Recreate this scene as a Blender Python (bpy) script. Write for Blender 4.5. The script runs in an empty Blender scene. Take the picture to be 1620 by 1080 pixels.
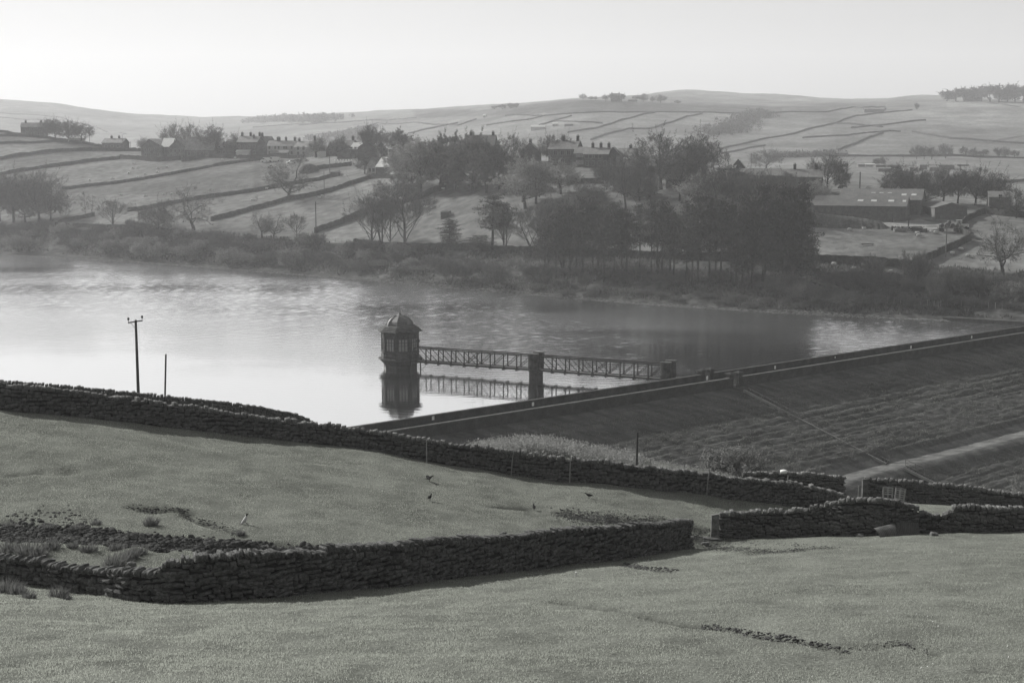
import bpy, math, random
import numpy as np
from mathutils import Vector, Matrix
from mathutils.bvhtree import BVHTree
from mathutils import noise as mnoise

R = math.radians
scene = bpy.context.scene
col = scene.collection
random.seed(7)

# ------------------------------------------------------------------ camera
CAM_H = 38.0
HAZE = 0.00018
PITCH = R(7.77)
FPX = 2250.0
cam_d = bpy.data.cameras.new('camera')
cam_d.sensor_width = 36.0
cam_d.lens = 36.0 * FPX / 1620.0
cam_d.clip_start = 0.5
cam_d.clip_end = 20000
cam = bpy.data.objects.new('camera', cam_d)
cam.location = (0, 0, CAM_H)
cam.rotation_euler = (math.pi / 2 - PITCH, 0, 0)
col.objects.link(cam)
scene.camera = cam

# ------------------------------------------------------------------ light
SUN_EL, SUN_AZ = 30.5, -52.0        # azimuth from the view axis, negative = left
sd = Vector((math.sin(R(SUN_AZ)) * math.cos(R(SUN_EL)), math.cos(R(SUN_AZ)) * math.cos(R(SUN_EL)), math.sin(R(SUN_EL))))
sun_l = bpy.data.lights.new('sun', 'SUN')
sun_l.energy = 5.0
sun_l.angle = R(0.6)
sun_l.color = (1.0, 0.985, 0.96)
sun_o = bpy.data.objects.new('sun', sun_l)
sun_o.rotation_euler = sd.to_track_quat('Z', 'Y').to_euler()
sun_o.location = (-400, 300, 500)
col.objects.link(sun_o)

world = bpy.data.worlds.new('World')
scene.world = world
world.use_nodes = True
wn, wl = world.node_tree.nodes, world.node_tree.links
wn.clear()
sky = wn.new('ShaderNodeTexSky')
sky.sky_type = 'NISHITA'
sky.sun_disc = False
sky.sun_elevation = R(SUN_EL)
sky.sun_rotation = R(SUN_AZ)
sky.air_density = 1.0
sky.dust_density = 3.0
sky.ozone_density = 1.0
bw = wn.new('ShaderNodeRGBToBW')          # a black-and-white photograph
# the film's shoulder on the bright haze-lit sky: v / (1 + v / 2.4)
dv = wn.new('ShaderNodeMath'); dv.operation = 'MULTIPLY_ADD'; dv.inputs[1].default_value = 1 / 2.4; dv.inputs[2].default_value = 1.0
pw = wn.new('ShaderNodeMath'); pw.operation = 'DIVIDE'
bg = wn.new('ShaderNodeBackground'); bg.inputs['Strength'].default_value = 0.15
sc_ = wn.new('ShaderNodeMath'); sc_.operation = 'MULTIPLY'; sc_.inputs[1].default_value = 1.55
wo = wn.new('ShaderNodeOutputWorld')
wl.new(sky.outputs[0], bw.inputs[0]); wl.new(bw.outputs[0], dv.inputs[0]); wl.new(bw.outputs[0], pw.inputs[0]); wl.new(dv.outputs[0], pw.inputs[1])
wl.new(pw.outputs[0], sc_.inputs[0]); wl.new(sc_.outputs[0], bg.inputs['Color']); wl.new(bg.outputs[0], wo.inputs['Surface'])

scene.view_settings.view_transform = 'Standard'
scene.view_settings.look = 'None'
scene.view_settings.exposure = 0.68
scene.view_settings.gamma = 1.0
scene.view_settings.use_curve_mapping = False
scene.cycles.max_bounces = 6
scene.cycles.volume_bounces = 1
scene.cycles.transparent_max_bounces = 8
scene.cycles.caustics_reflective = False
scene.cycles.caustics_refractive = False

# ------------------------------------------------------------------ helpers
CP, SP = math.cos(PITCH), math.sin(PITCH)

def ray(px, py):
    u = (px - 810) / FPX; v = (540 - py) / FPX
    return Vector((u, CP + v * SP, -SP + v * CP))

def P(px, py, Y):
    d = ray(px, py)
    t = Y / d.y
    return Vector((d.x * t, Y, CAM_H + d.z * t))

def PZ(px, py, z):
    d = ray(px, py)
    t = (z - CAM_H) / d.z
    return Vector((d.x * t, d.y * t, z))

def proj(x, y, z):
    dz = z - CAM_H
    f = y * CP - dz * SP; up = y * SP + dz * CP
    return 810 + FPX * x / f, 540 - FPX * up / f

GR = 'g'
def tint(v, w=0.0):
    if w == 'g': return (v * .975, v * 1.02, v * .91, 1.0)
    return (v * (1.0 + w), v * 1.012, v * (0.985 - w), 1.0)

MATS = {}
def mat(name, v, v2=None, scale=1.0, detail=6.0, rough=0.9, bump=0.0, bscale=None, spec=0.2, w=0.0, stretch=None, fine=0.0, fscale=30.0, attr=None, metallic=0.0, transl=0.0, objrand=0.0, lo=0.35, hi=0.65):
    m = bpy.data.materials.new(name); m.use_nodes = True
    nt = m.node_tree; N, L = nt.nodes, nt.links
    b = N['Principled BSDF']
    b.inputs['Roughness'].default_value = rough
    b.inputs['Metallic'].default_value = metallic
    b.inputs['Specular IOR Level'].default_value = spec
    b.inputs['Base Color'].default_value = tint(v, w)
    tc = N.new('ShaderNodeTexCoord'); mp = N.new('ShaderNodeMapping')
    L.new(tc.outputs['Object'], mp.inputs['Vector'])
    if stretch: mp.inputs['Scale'].default_value = stretch[:3]
    if stretch and len(stretch) > 3: mp.inputs['Rotation'].default_value = (0, 0, stretch[3])
    colour = None
    if v2 is not None:
        n = N.new('ShaderNodeTexNoise'); n.inputs['Scale'].default_value = scale; n.inputs['Detail'].default_value = detail
        n.inputs['Roughness'].default_value = 0.62
        r = N.new('ShaderNodeValToRGB')
        r.color_ramp.elements[0].position = lo; r.color_ramp.elements[1].position = hi
        r.color_ramp.elements[0].color = tint(v, w); r.color_ramp.elements[1].color = tint(v2, w)
        L.new(mp.outputs[0], n.inputs['Vector']); L.new(n.outputs['Fac'], r.inputs['Fac'])
        colour = r.outputs['Color']
        if fine > 0:
            n2 = N.new('ShaderNodeTexNoise'); n2.inputs['Scale'].default_value = fscale; n2.inputs['Detail'].default_value = 5
            L.new(mp.outputs[0], n2.inputs['Vector'])
            mr = N.new('ShaderNodeMapRange'); mr.inputs[1].default_value = 0.3; mr.inputs[2].default_value = 0.7
            mr.inputs[3].default_value = 1 - fine; mr.inputs[4].default_value = 1 + fine
            L.new(n2.outputs['Fac'], mr.inputs[0])
            mm = N.new('ShaderNodeVectorMath'); mm.operation = 'SCALE'
            L.new(colour, mm.inputs[0]); L.new(mr.outputs[0], mm.inputs['Scale'])
            colour = mm.outputs[0]
    if attr:
        a = N.new('ShaderNodeAttribute'); a.attribute_name = attr
        mm = N.new('ShaderNodeVectorMath'); mm.operation = 'SCALE'
        L.new(colour, mm.inputs[0]); L.new(a.outputs['Fac'], mm.inputs['Scale'])
        colour = mm.outputs[0]
    if objrand > 0 and colour is not None:
        oi = N.new('ShaderNodeObjectInfo')
        mr = N.new('ShaderNodeMapRange'); mr.inputs[3].default_value = 1 - objrand; mr.inputs[4].default_value = 1 + objrand
        L.new(oi.outputs['Random'], mr.inputs[0])
        mm = N.new('ShaderNodeVectorMath'); mm.operation = 'SCALE'
        L.new(colour, mm.inputs[0]); L.new(mr.outputs[0], mm.inputs['Scale'])
        colour = mm.outputs[0]
    if colour is not None: L.new(colour, b.inputs['Base Color'])
    if bump > 0:
        n3 = N.new('ShaderNodeTexNoise'); n3.inputs['Scale'].default_value = bscale or scale * 4; n3.inputs['Detail'].default_value = 8
        n3.inputs['Roughness'].default_value = 0.65
        L.new(mp.outputs[0], n3.inputs['Vector'])
        bp = N.new('ShaderNodeBump'); bp.inputs['Strength'].default_value = 1.0; bp.inputs['Distance'].default_value = bump
        L.new(n3.outputs['Fac'], bp.inputs['Height']); L.new(bp.outputs[0], b.inputs['Normal'])
    if transl > 0:
        tr = N.new('ShaderNodeBsdfTranslucent'); ad = N.new('ShaderNodeMixShader')
        tr.inputs['Color'].default_value = tint(min(1, (v2 or v) * 1.3), w)
        ad.inputs['Fac'].default_value = transl
        out = N['Material Output']
        L.new(b.outputs[0], ad.inputs[1]); L.new(tr.outputs[0], ad.inputs[2]); L.new(ad.outputs[0], out.inputs['Surface'])
    MATS[name] = m
    return m

class MB:
    def __init__(s): s.v = []; s.f = []
    def poly(s, pts):
        n = len(s.v); s.v.extend([tuple(p) for p in pts]); s.f.append(tuple(range(n, n + len(pts))))
    def box(s, x0, x1, y0, y1, z0, z1):
        n = len(s.v)
        s.v += [(x0, y0, z0), (x1, y0, z0), (x1, y1, z0), (x0, y1, z0), (x0, y0, z1), (x1, y0, z1), (x1, y1, z1), (x0, y1, z1)]
        s.f += [(n, n + 3, n + 2, n + 1), (n + 4, n + 5, n + 6, n + 7), (n, n + 1, n + 5, n + 4), (n + 1, n + 2, n + 6, n + 5), (n + 2, n + 3, n + 7, n + 6), (n + 3, n, n + 4, n + 7)]
    def hexa(s, pts):
        n = len(s.v); s.v += [tuple(p) for p in pts]
        s.f += [(n, n + 3, n + 2, n + 1), (n + 4, n + 5, n + 6, n + 7), (n, n + 1, n + 5, n + 4), (n + 1, n + 2, n + 6, n + 5), (n + 2, n + 3, n + 7, n + 6), (n + 3, n, n + 4, n + 7)]
    def bar(s, a, b, w, h=None):
        a = Vector(a); b = Vector(b); h = h or w
        d = (b - a)
        if d.length < 1e-6: return
        d.normalize()
        up = Vector((0, 0, 1)) if abs(d.z) < 0.95 else Vector((0, 1, 0))
        x = d.cross(up).normalized() * (w / 2); y = x.cross(d).normalized() * (h / 2)
        s.hexa([a - x - y, a + x - y, a + x + y, a - x + y, b - x - y, b + x - y, b + x + y, b - x + y])
    def tube(s, pts, rads, n=6, cap=True):
        base = len(s.v); k = len(pts)
        for i, p in enumerate(pts):
            p = Vector(p)
            d = (Vector(pts[min(i + 1, k - 1)]) - Vector(pts[max(i - 1, 0)]))
            if d.length < 1e-9: d = Vector((0, 0, 1))
            d.normalize()
            up = Vector((0, 0, 1)) if abs(d.z) < 0.9 else Vector((1, 0, 0))
            x = d.cross(up).normalized(); y = x.cross(d)
            for j in range(n):
                a = 2 * math.pi * j / n
                q = p + (x * math.cos(a) + y * math.sin(a)) * rads[i]
                s.v.append((q.x, q.y, q.z))
        for i in range(k - 1):
            for j in range(n):
                a = base + i * n + j; b = base + i * n + (j + 1) % n
                s.f.append((a, b, b + n, a + n))
        if cap:
            s.f.append(tuple(base + j for j in reversed(range(n))))
            s.f.append(tuple(base + (k - 1) * n + j for j in range(n)))
    def lathe(s, prof, n=8, rot=0.0, cx=0, cy=0):
        base = len(s.v)
        for (r, z) in prof:
            for j in range(n):
                a = rot + 2 * math.pi * j / n
                s.v.append((cx + r * math.cos(a), cy + r * math.sin(a), z))
        for i in range(len(prof) - 1):
            for j in range(n):
                a = base + i * n + j; b = base + i * n + (j + 1) % n
                s.f.append((a, b, b + n, a + n))
        s.f.append(tuple(base + j for j in reversed(range(n))))
        s.f.append(tuple(base + (len(prof) - 1) * n + j for j in range(n)))
    def mesh(s, name, m, smooth=False):
        me = bpy.data.meshes.new(name); me.from_pydata(s.v, [], s.f)
        if m: me.materials.append(m if not isinstance(m, str) else MATS[m])
        if smooth: me.polygons.foreach_set('use_smooth', [True] * len(me.polygons))
        me.update()
        return me
    def build(s, name, m, parent=None, smooth=False, loc=None):
        return link(name, s.mesh(name, m, smooth), parent, loc)

def link(name, me, parent=None, loc=None):
    o = bpy.data.objects.new(name, me); col.objects.link(o)
    if parent is not None: o.parent = parent
    if loc is not None: o.location = loc
    return o

def tag(o, label=None, cat=None, group=None, kind=None):
    if label: o['label'] = label
    if cat: o['category'] = cat
    if group: o['group'] = group
    if kind: o['kind'] = kind
    return o

def empty(name, loc, rz=0.0, label=None, cat=None, group=None, scale=None):
    o = bpy.data.objects.new(name, None); col.objects.link(o)
    o.location = loc; o.rotation_euler = (0, 0, rz); o.empty_display_size = 0.3
    if scale: o.scale = scale
    return tag(o, label, cat, group)

def big_mesh(name, V, F, m, smooth=True):
    V = np.asarray(V, dtype=np.float32); F = np.asarray(F, dtype=np.int32)
    me = bpy.data.meshes.new(name)
    k = F.shape[1]
    me.vertices.add(len(V)); me.vertices.foreach_set('co', V.ravel())
    me.loops.add(F.size); me.loops.foreach_set('vertex_index', F.ravel())
    me.polygons.add(len(F)); me.polygons.foreach_set('loop_start', np.arange(0, F.size, k, dtype=np.int32))
    me.polygons.foreach_set('loop_total', np.full(len(F), k, dtype=np.int32))
    me.polygons.foreach_set('use_smooth', np.full(len(F), smooth))
    me.update(calc_edges=True); me.validate()
    me.materials.append(MATS[m])
    return me

ORD = ['leftmost', 'second from the left', 'third from the left', 'fourth from the left', 'fifth from the left', 'sixth from the left', 'seventh from the left', 'eighth from the left', 'ninth from the left', 'tenth from the left', 'eleventh from the left', 'twelfth from the left', 'thirteenth from the left', 'fourteenth from the left', 'fifteenth from the left', 'sixteenth from the left', 'seventeenth from the left', 'eighteenth from the left']

# ------------------------------------------------------------------ numpy value noise
def vnoise(x, y, seed=0):
    xi = np.floor(x).astype(np.int64); yi = np.floor(y).astype(np.int64)
    fx = x - xi; fy = y - yi
    fx = fx * fx * (3 - 2 * fx); fy = fy * fy * (3 - 2 * fy)
    def h(a, b):
        n = (a * 374761393 + b * 668265263 + seed * 1442695041) & 0x7fffffff
        n = ((n ^ (n >> 13)) * 1274126177) & 0x7fffffff
        return ((n ^ (n >> 16)) & 0xffff) / 65535.0
    return (h(xi, yi) * (1 - fx) + h(xi + 1, yi) * fx) * (1 - fy) + (h(xi, yi + 1) * (1 - fx) + h(xi + 1, yi + 1) * fx) * fy - 0.5

def fbm(x, y, seed=0, oct=4):
    s = 0; a = 1.0
    for i in range(oct):
        s = s + a * vnoise(x * 2 ** i + 17.3 * i, y * 2 ** i - 9.1 * i, seed + i); a *= 0.5
    return s

# ------------------------------------------------------------------ materials
mat('pasture', 0.098, 0.150, scale=0.35, rough=1.0, bump=0.06, bscale=9.0, fine=0.35, fscale=12, attr='tone', spec=0.0, w='g')
mat('hillside', 0.092, 0.15, scale=0.03, rough=1.0, bump=0.6, bscale=0.5, fine=0.30, fscale=0.3, attr='tone', spec=0.0, w=-0.005)
mat('tussock', 0.07, 0.24, scale=1.2, rough=1.0, transl=0.25, spec=0.02, w='g')
mat('dam_turf', 0.045, 0.095, scale=0.5, rough=1.0, bump=0.16, bscale=2.2, fine=0.3, fscale=5, spec=0.0, stretch=(0.45, 1.6, 1.0), attr='tone')
mat('blade', 0.085, 0.29, scale=0.5, rough=0.7, transl=0.5, spec=0.25, w='g', fine=0.45, fscale=14)
mat('rush', 0.02, 0.13, scale=6, rough=0.7, transl=0.3, spec=0.2)
mat('speck', 0.7, rough=0.6)
mat('soil', 0.018, 0.075, scale=3, rough=1.0, bump=0.05, bscale=14, spec=0.05)
mat('gritstone', 0.036, 0.13, scale=3.0, rough=0.95, bump=0.02, bscale=25, fine=0.3, fscale=40, objrand=0.3, spec=0.1)
mat('gritstone_joined', 0.032, 0.12, scale=4.5, rough=0.95, bump=0.02, bscale=25, fine=0.3, fscale=30, spec=0.1)
mat('coping', 0.05, 0.17, scale=3.0, rough=0.95, bump=0.02, bscale=25, fine=0.35, fscale=40, objrand=0.35, spec=0.1)  # paler than the wall stones, so sunlit tops are partly in the colour
mat('core', 0.010, 0.02, scale=5, rough=1.0)
mat('field_wall', 0.022, 0.055, scale=1.2, rough=1.0, bump=0.08, bscale=5, spec=0.05)
mat('dam_stone', 0.028, 0.055, scale=0.8, rough=0.95, bump=0.03, bscale=8, fine=0.3, fscale=6, spec=0.1)
mat('dam_coping', 0.06, 0.10, scale=1.5, rough=1.0, spec=0.0, fine=0.2, fscale=12)
mat('road', 0.09, 0.13, scale=0.7, rough=0.95)
mat('track', 0.13, 0.19, scale=0.4, rough=1.0, fine=0.2, fscale=3, bump=0.04, bscale=3)
mat('tower_stone', 0.032, 0.075, scale=1.6, rough=0.9, bump=0.03, bscale=12, fine=0.25, fscale=9, spec=0.15)
mat('tower_wet', 0.012, 0.03, scale=2, rough=0.6, spec=0.3)
mat('lead', 0.045, 0.08, scale=1.5, rough=0.55, spec=0.4, fine=0.1, fscale=8)
mat('iron', 0.02, 0.035, scale=6, rough=0.6, spec=0.35)
mat('pale_pane', 0.13, 0.24, scale=1.5, rough=0.2, spec=0.5)
mat('dark_pane', 0.02, 0.05, scale=1.5, rough=0.12, spec=0.6)
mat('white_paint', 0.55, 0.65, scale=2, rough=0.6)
mat('window_frame', 0.16, 0.24, scale=2, rough=0.7)
mat('stake_wood', 0.2, 0.32, scale=4, rough=0.9)
mat('wood', 0.15, 0.26, scale=4, rough=0.9, bump=0.01, bscale=20, objrand=0.2)
mat('pole_wood', 0.03, 0.06, scale=4, rough=0.85)
mat('house_stone', 0.045, 0.10, scale=0.5, rough=0.95, bump=0.04, bscale=4, fine=0.3, fscale=3, objrand=0.2)
mat('house_render', 0.20, 0.28, scale=0.5, rough=0.9, fine=0.15, fscale=2)
mat('slate', 0.075, 0.13, scale=0.5, rough=0.75, bump=0.03, bscale=4, fine=0.25, fscale=3, spec=0.35, objrand=0.2)
mat('slate_pale_glare', 0.24, 0.34, scale=0.5, rough=0.5, spec=0.5, fine=0.15, fscale=3)  # pale roofs; on village slopes the lighter colour stands in for sun glare
mat('sheeting', 0.055, 0.09, scale=0.4, rough=0.75, fine=0.2, fscale=2.0, spec=0.3)
mat('cladding', 0.07, 0.11, scale=1.0, rough=0.9, fine=0.2, fscale=3)
mat('bark', 0.025, 0.055, scale=2.5, rough=1.0, spec=0.05)
mat('twig', 0.06, 0.12, scale=0.8, rough=1.0, spec=0.05)
mat('needles', 0.018, 0.05, scale=0.5, rough=0.8, transl=0.12, spec=0.15, objrand=0.25)
mat('bud_leaf', 0.11, 0.22, scale=0.5, rough=0.85, transl=0.3, spec=0.1, objrand=0.25)
mat('scrub_leaf', 0.04, 0.11, scale=0.3, rough=0.95, transl=0.15, spec=0.05, objrand=0.35)
mat('herbage', 0.025, 0.10, scale=.25, rough=1.0, transl=0.2, spec=0.05)
mat('pale_heather', 0.05, 0.26, scale=1.5, rough=1.0, transl=0.3, spec=0.05)
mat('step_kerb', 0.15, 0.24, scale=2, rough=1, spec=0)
mat('heather', 0.05, 0.16, scale=0.8, rough=1.0, transl=0.2, spec=0.05)
mat('fleece', 0.32, 0.42, scale=3, rough=1.0)
mat('sheep_face', 0.06, rough=0.9)
mat('feather_black', 0.010, 0.02, scale=8, rough=0.9, spec=0.05)
mat('feather_white', 0.4, 0.5, scale=8, rough=0.8)
mat('corrugated', 0.05, 0.12, scale=2, rough=0.8, metallic=0.0, spec=0.2)
mat('glass_roof', 0.3, 0.4, scale=2, rough=0.2, spec=0.6)
mat('car_paint', 0.45, 0.5, scale=1, rough=0.3, spec=0.6)
mat('car_dark', 0.03, 0.04, scale=1, rough=0.3, spec=0.6)
mat('tyre', 0.015, rough=0.9)
mat('shingle', 0.05, 0.15, scale=1.5, rough=0.95, objrand=0.2)

# water: pale mirror metal, giving a brighter sheen than real water, with small ripples
wm = bpy.data.materials.new('lake_water'); wm.use_nodes = True; MATS['lake_water'] = wm
N, L = wm.node_tree.nodes, wm.node_tree.links
b = N['Principled BSDF']
b.inputs['Base Color'].default_value = (0.90, 0.905, 0.91, 1); b.inputs['Metallic'].default_value = 1.0; b.inputs['Roughness'].default_value = 0.03
b.inputs['IOR'].default_value = 1.33; b.inputs['Specular IOR Level'].default_value = 0.5
tc = N.new('ShaderNodeTexCoord'); mp = N.new('ShaderNodeMapping'); mp.inputs['Rotation'].default_value = (0, 0, R(8)); mp.inputs['Scale'].default_value = (.55, 1.0, 1)
n1 = N.new('ShaderNodeTexNoise'); n1.inputs['Scale'].default_value = 1.3; n1.inputs['Detail'].default_value = 4; n1.inputs['Roughness'].default_value = 0.6
n2 = N.new('ShaderNodeTexNoise'); n2.inputs['Scale'].default_value = 0.022; n2.inputs['Detail'].default_value = 3
sx = N.new('ShaderNodeSeparateXYZ'); ym = N.new('ShaderNodeMapRange'); ym.inputs[1].default_value = 225; ym.inputs[2].default_value = 330; ym.inputs[3].default_value = 0.0; ym.inputs[4].default_value = 0.30
L.new(tc.outputs['Object'], sx.inputs[0]); L.new(sx.outputs['Y'], ym.inputs[0])
ad = N.new('ShaderNodeMath'); ad.operation = 'ADD'; L.new(n2.outputs['Fac'], ad.inputs[0]); L.new(ym.outputs[0], ad.inputs[1])
mr = N.new('ShaderNodeMapRange'); mr.inputs[1].default_value = 0.42; mr.inputs[2].default_value = 0.85; mr.inputs[3].default_value = 0.004; mr.inputs[4].default_value = 0.055
bp = N.new('ShaderNodeBump')
L.new(tc.outputs['Object'], mp.inputs[0]); L.new(mp.outputs[0], n1.inputs['Vector']); L.new(mp.outputs[0], n2.inputs['Vector'])
L.new(ad.outputs[0], mr.inputs[0]); L.new(mr.outputs[0], bp.inputs['Distance'])
rr_ = N.new('ShaderNodeMapRange'); rr_.inputs[1].default_value = 0.42; rr_.inputs[2].default_value = 0.85; rr_.inputs[3].default_value = 0.05; rr_.inputs[4].default_value = 0.2
L.new(ad.outputs[0], rr_.inputs[0]); L.new(rr_.outputs[0], b.inputs['Roughness'])
L.new(n1.outputs['Fac'], bp.inputs['Height']); L.new(bp.outputs[0], b.inputs['Normal'])

# ------------------------------------------------------------------ far terrain: shore -> bank -> village ridge -> valley -> moor
# each column: px, then knots (D, y) by screen height at that distance, or (D, 'z', z)
def kz(D, z): return (D, 'z', z)
def shore(y): return ('s', y)
FAR = {
 -400: [kz(640, 0), (700, 340), (820, 255), (940, 180), kz(1150, 18), (1700, 245), (2000, 205), (2400, 175), (2500, 171), (3000, 135), kz(4200, 60)],
 0:    [shore(403), (545, 357), (640, 280), (770, 203), kz(1000, 14), (1700, 240), (2000, 207), (2400, 185), (2500, 182), (3000, 152), kz(4200, 60)],
 60:   [shore(404), (540, 357), (632, 284), (760, 212), kz(990, 14), (1700, 240), (2000, 210), (2400, 188), (2500, 185), (3000, 157), kz(4200, 60)],
 200:  [shore(414), (505, 360), (605, 292), (715, 234), kz(950, 10), (1700, 242), (2000, 217), (2400, 203), (2500, 200), (3000, 177), kz(4200, 60)],
 330:  [shore(423), (478, 368), (575, 298), (690, 240), kz(900, 8), (1600, 242), (1900, 216), (2300, 202), (2400, 200), (3000, 186), kz(4200, 60)],
 400:  [shore(429), (462, 374), (560, 300), (665, 243), kz(880, 8), (1500, 242), (1800, 215), (2200, 199), (2350, 197), (2950, 186.5), kz(4200, 70)],
 500:  [shore(437), (448, 384), (530, 306), (630, 243), kz(850, 8), (1400, 244), (1750, 212), (2150, 191), (2300, 189), (2800, 178.5), kz(4200, 70)],
 600:  [shore(446), (436, 391), (500, 312), (590, 243), kz(820, 8), (1300, 245), (1700, 208), (2100, 184), (2200, 182.5), (2700, 173.5), kz(4200, 80)],
 700:  [shore(455), (422, 393), (470, 318), (550, 247), kz(760, 8), (1200, 247), (1550, 205), (1900, 178), (2000, 177), (2600, 171), kz(4200, 80)],
 820:  [shore(465), (406, 397), (440, 318), (520, 250), kz(720, 9), (1100, 250), (1400, 203), (1700, 165), (1800, 166), (2500, 167), kz(4200, 80)],
 920:  [shore(474), (394, 400), (430, 316), (500, 255), kz(700, 10), (1050, 255), (1300, 204), (1620, 157), (1750, 158.5), (2500, 157), kz(4200, 90)],
 1080: [shore(485), (376, 408), (415, 320), (480, 270), kz(690, 10), (1050, 258), (1300, 205), (1600, 163), (1750, 163.5), (2500, 141), kz(4200, 90)],
 1200: [shore(493), (366, 412), (412, 325), (470, 283), kz(690, 13), (1020, 256), (1300, 208), (1650, 169), (1800, 168.5), (2500, 146), kz(4200, 90)],
 1300: [shore(499), (360, 414), (410, 338), (462, 294), (720, 278), (1000, 252), (1300, 206), (1650, 170), (1780, 169), (2400, 148.5), kz(4200, 90)],
 1400: [shore(503), (354, 418), (408, 346), (462, 304), (720, 285), (1000, 251), (1300, 205), (1650, 171), (1760, 170), (2300, 152.5), kz(4200, 90)],
 1500: [shore(506), (350, 422), (402, 349), (462, 312), (700, 290), (1000, 250), (1300, 205), (1600, 170), (1700, 169), (2050, 153.5), kz(4200, 90)],
 1620: [shore(513), (344, 430), (396, 352), (462, 318), (700, 298), (1000, 252), (1300, 206), (1550, 172), (1650, 170), (1950, 157), kz(4200, 90)],
 2050: [shore(530), (330, 440), (380, 362), (450, 330), (700, 305), (1000, 255), (1300, 210), (1550, 180), (1650, 178), (1950, 168), kz(4200, 90)],
}
def knots_to_xyz(table):
    cols = sorted(table)
    arr = []
    for c in cols:
        row = []
        for k in table[c]:
            if k[0] == 's':
                p = PZ(c, k[1], 0.0)
                row.append(p - Vector((0, 25, 3.0)))
                row.append(p + Vector((0, 0, 0.0)))
                row.append(p + Vector((0, 5, 1.3)))
            elif len(k) == 3:
                q = Vector((ray(c, 250).x / ray(c, 250).y * k[0], k[0], k[2]))
                if k is table[c][0] and k[2] == 0:
                    row += [q - Vector((0, 25, 3)), q, q + Vector((0, 5, 1.3))]
                else: row.append(q)
            else:
                row.append(P(c, k[1], k[0]))
        arr.append([tuple(v) for v in row])
    return np.array(cols, float), np.array(arr)

def lattice(table, ncols, rows, smooth_it):
    cols, A = knots_to_xyz(table)          # (C,K,3)
    cx = np.linspace(cols[0], cols[-1], ncols)
    B = np.zeros((ncols, A.shape[1], 3))
    for k in range(A.shape[1]):
        for c in range(3): B[:, k, c] = np.interp(cx, cols, A[:, k, c])
    # smooth across columns a little
    for _ in range(10):
        B[1:-1] = 0.25 * B[:-2] + 0.5 * B[1:-1] + 0.25 * B[2:]
    out = []; idx = [0]
    for k in range(A.shape[1] - 1):
        n = rows[k]
        for i in range(n):
            t = i / n
            out.append(B[:, k] * (1 - t) + B[:, k + 1] * t)
        idx.append(idx[-1] + n)
    out.append(B[:, -1])
    G = np.stack(out, 1)                    # (C,R,3)
    Z = G[:, :, 2]
    lock = np.ones(G.shape[1]); lock[:smooth_it[0]] = 0
    for _ in range(smooth_it[1]):
        Zn = Z.copy()
        Zn[:, 1:-1] = 0.25 * Z[:, :-2] + 0.5 * Z[:, 1:-1] + 0.25 * Z[:, 2:]
        Z = Z * (1 - lock) + Zn * lock
    G[:, :, 2] = Z
    return cx, G, idx

def grid_faces(nc, nr):
    i = np.arange(nc - 1)[:, None]; j = np.arange(nr - 1)[None, :]
    a = i * nr + j
    return np.stack([a, a + nr, a + nr + 1, a + 1], -1).reshape(-1, 4)

cxF, GF, idF = lattice(FAR, 470, [2, 4, 30, 34, 34, 14, 18, 26, 26, 4, 26, 6], (7, 8))
x, y = GF[:, :, 0], GF[:, :, 1]
rowi = np.arange(GF.shape[1])[None, :] * np.ones((GF.shape[0], 1))
fade = np.clip((rowi - 6) / 20, 0, 1)
far_amp = np.clip((y - 900) / 1200, 0, 1)
GF[:, :, 2] += fade * (fbm(x / 40, y / 40, 3) * 1.0 + fbm(x / 9, y / 9, 5, 3) * 0.22) + far_amp * (fbm(x / 150, y / 190, 9, 5) * 7.0)
# rough scrub bank
bank = np.clip(1 - np.abs(rowi - (idF[2] + 14)) / 16, 0, 1)
GF[:, :, 2] += bank * (fbm(x / 6, y / 6, 11, 4) * 1.6)
GF[:, :, 2] = np.where(rowi < 2, np.minimum(GF[:, :, 2], -0.5), GF[:, :, 2])
VF = GF.reshape(-1, 3)
FF = grid_faces(GF.shape[0], GF.shape[1])
bvhF = BVHTree.FromPolygons([tuple(v) for v in VF.tolist()], FF.tolist())

# tone map of the fields (their own colour: improved pasture pale, moor and rushes dark)
tone = np.ones(GF.shape[:2])
fx = (x - CAM_H * 0) ; 
pxs = 810 + FPX * x / (y * CP - (GF[:, :, 2] - CAM_H) * SP)
pys = 540 - FPX * (y * SP + (GF[:, :, 2] - CAM_H) * CP) / (y * CP - (GF[:, :, 2] - CAM_H) * SP)
def poly_mask(poly):
    m = np.zeros(tone.shape, bool); n = len(poly)
    for i in range(n):
        x0, y0 = poly[i]; x1, y1 = poly[(i + 1) % n]
        c = ((y0 > pys) != (y1 > pys)) & (pxs < (x1 - x0) * (pys - y0) / ((y1 - y0) + 1e-9) + x0)
        m ^= c
    return m
tone[:, :idF[3]] = 0.28 + 0.30 * np.clip(fbm(x, y, 21, 4)[:, :idF[3]] * 2.0 + 0.4, 0, 1)   # scrub bank ground
hill = y > 1200
tone = np.where(hill, 1.08 + 0.55 * fbm(x / 110, y / 160, 33, 5) + .25 * fbm(x / 14, y / 40, 35, 3), tone)
tone[:, idF[3]:] *= (1 + .22 * fbm(x / 16, y / 16, 37, 4))[:, idF[3]:]
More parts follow.
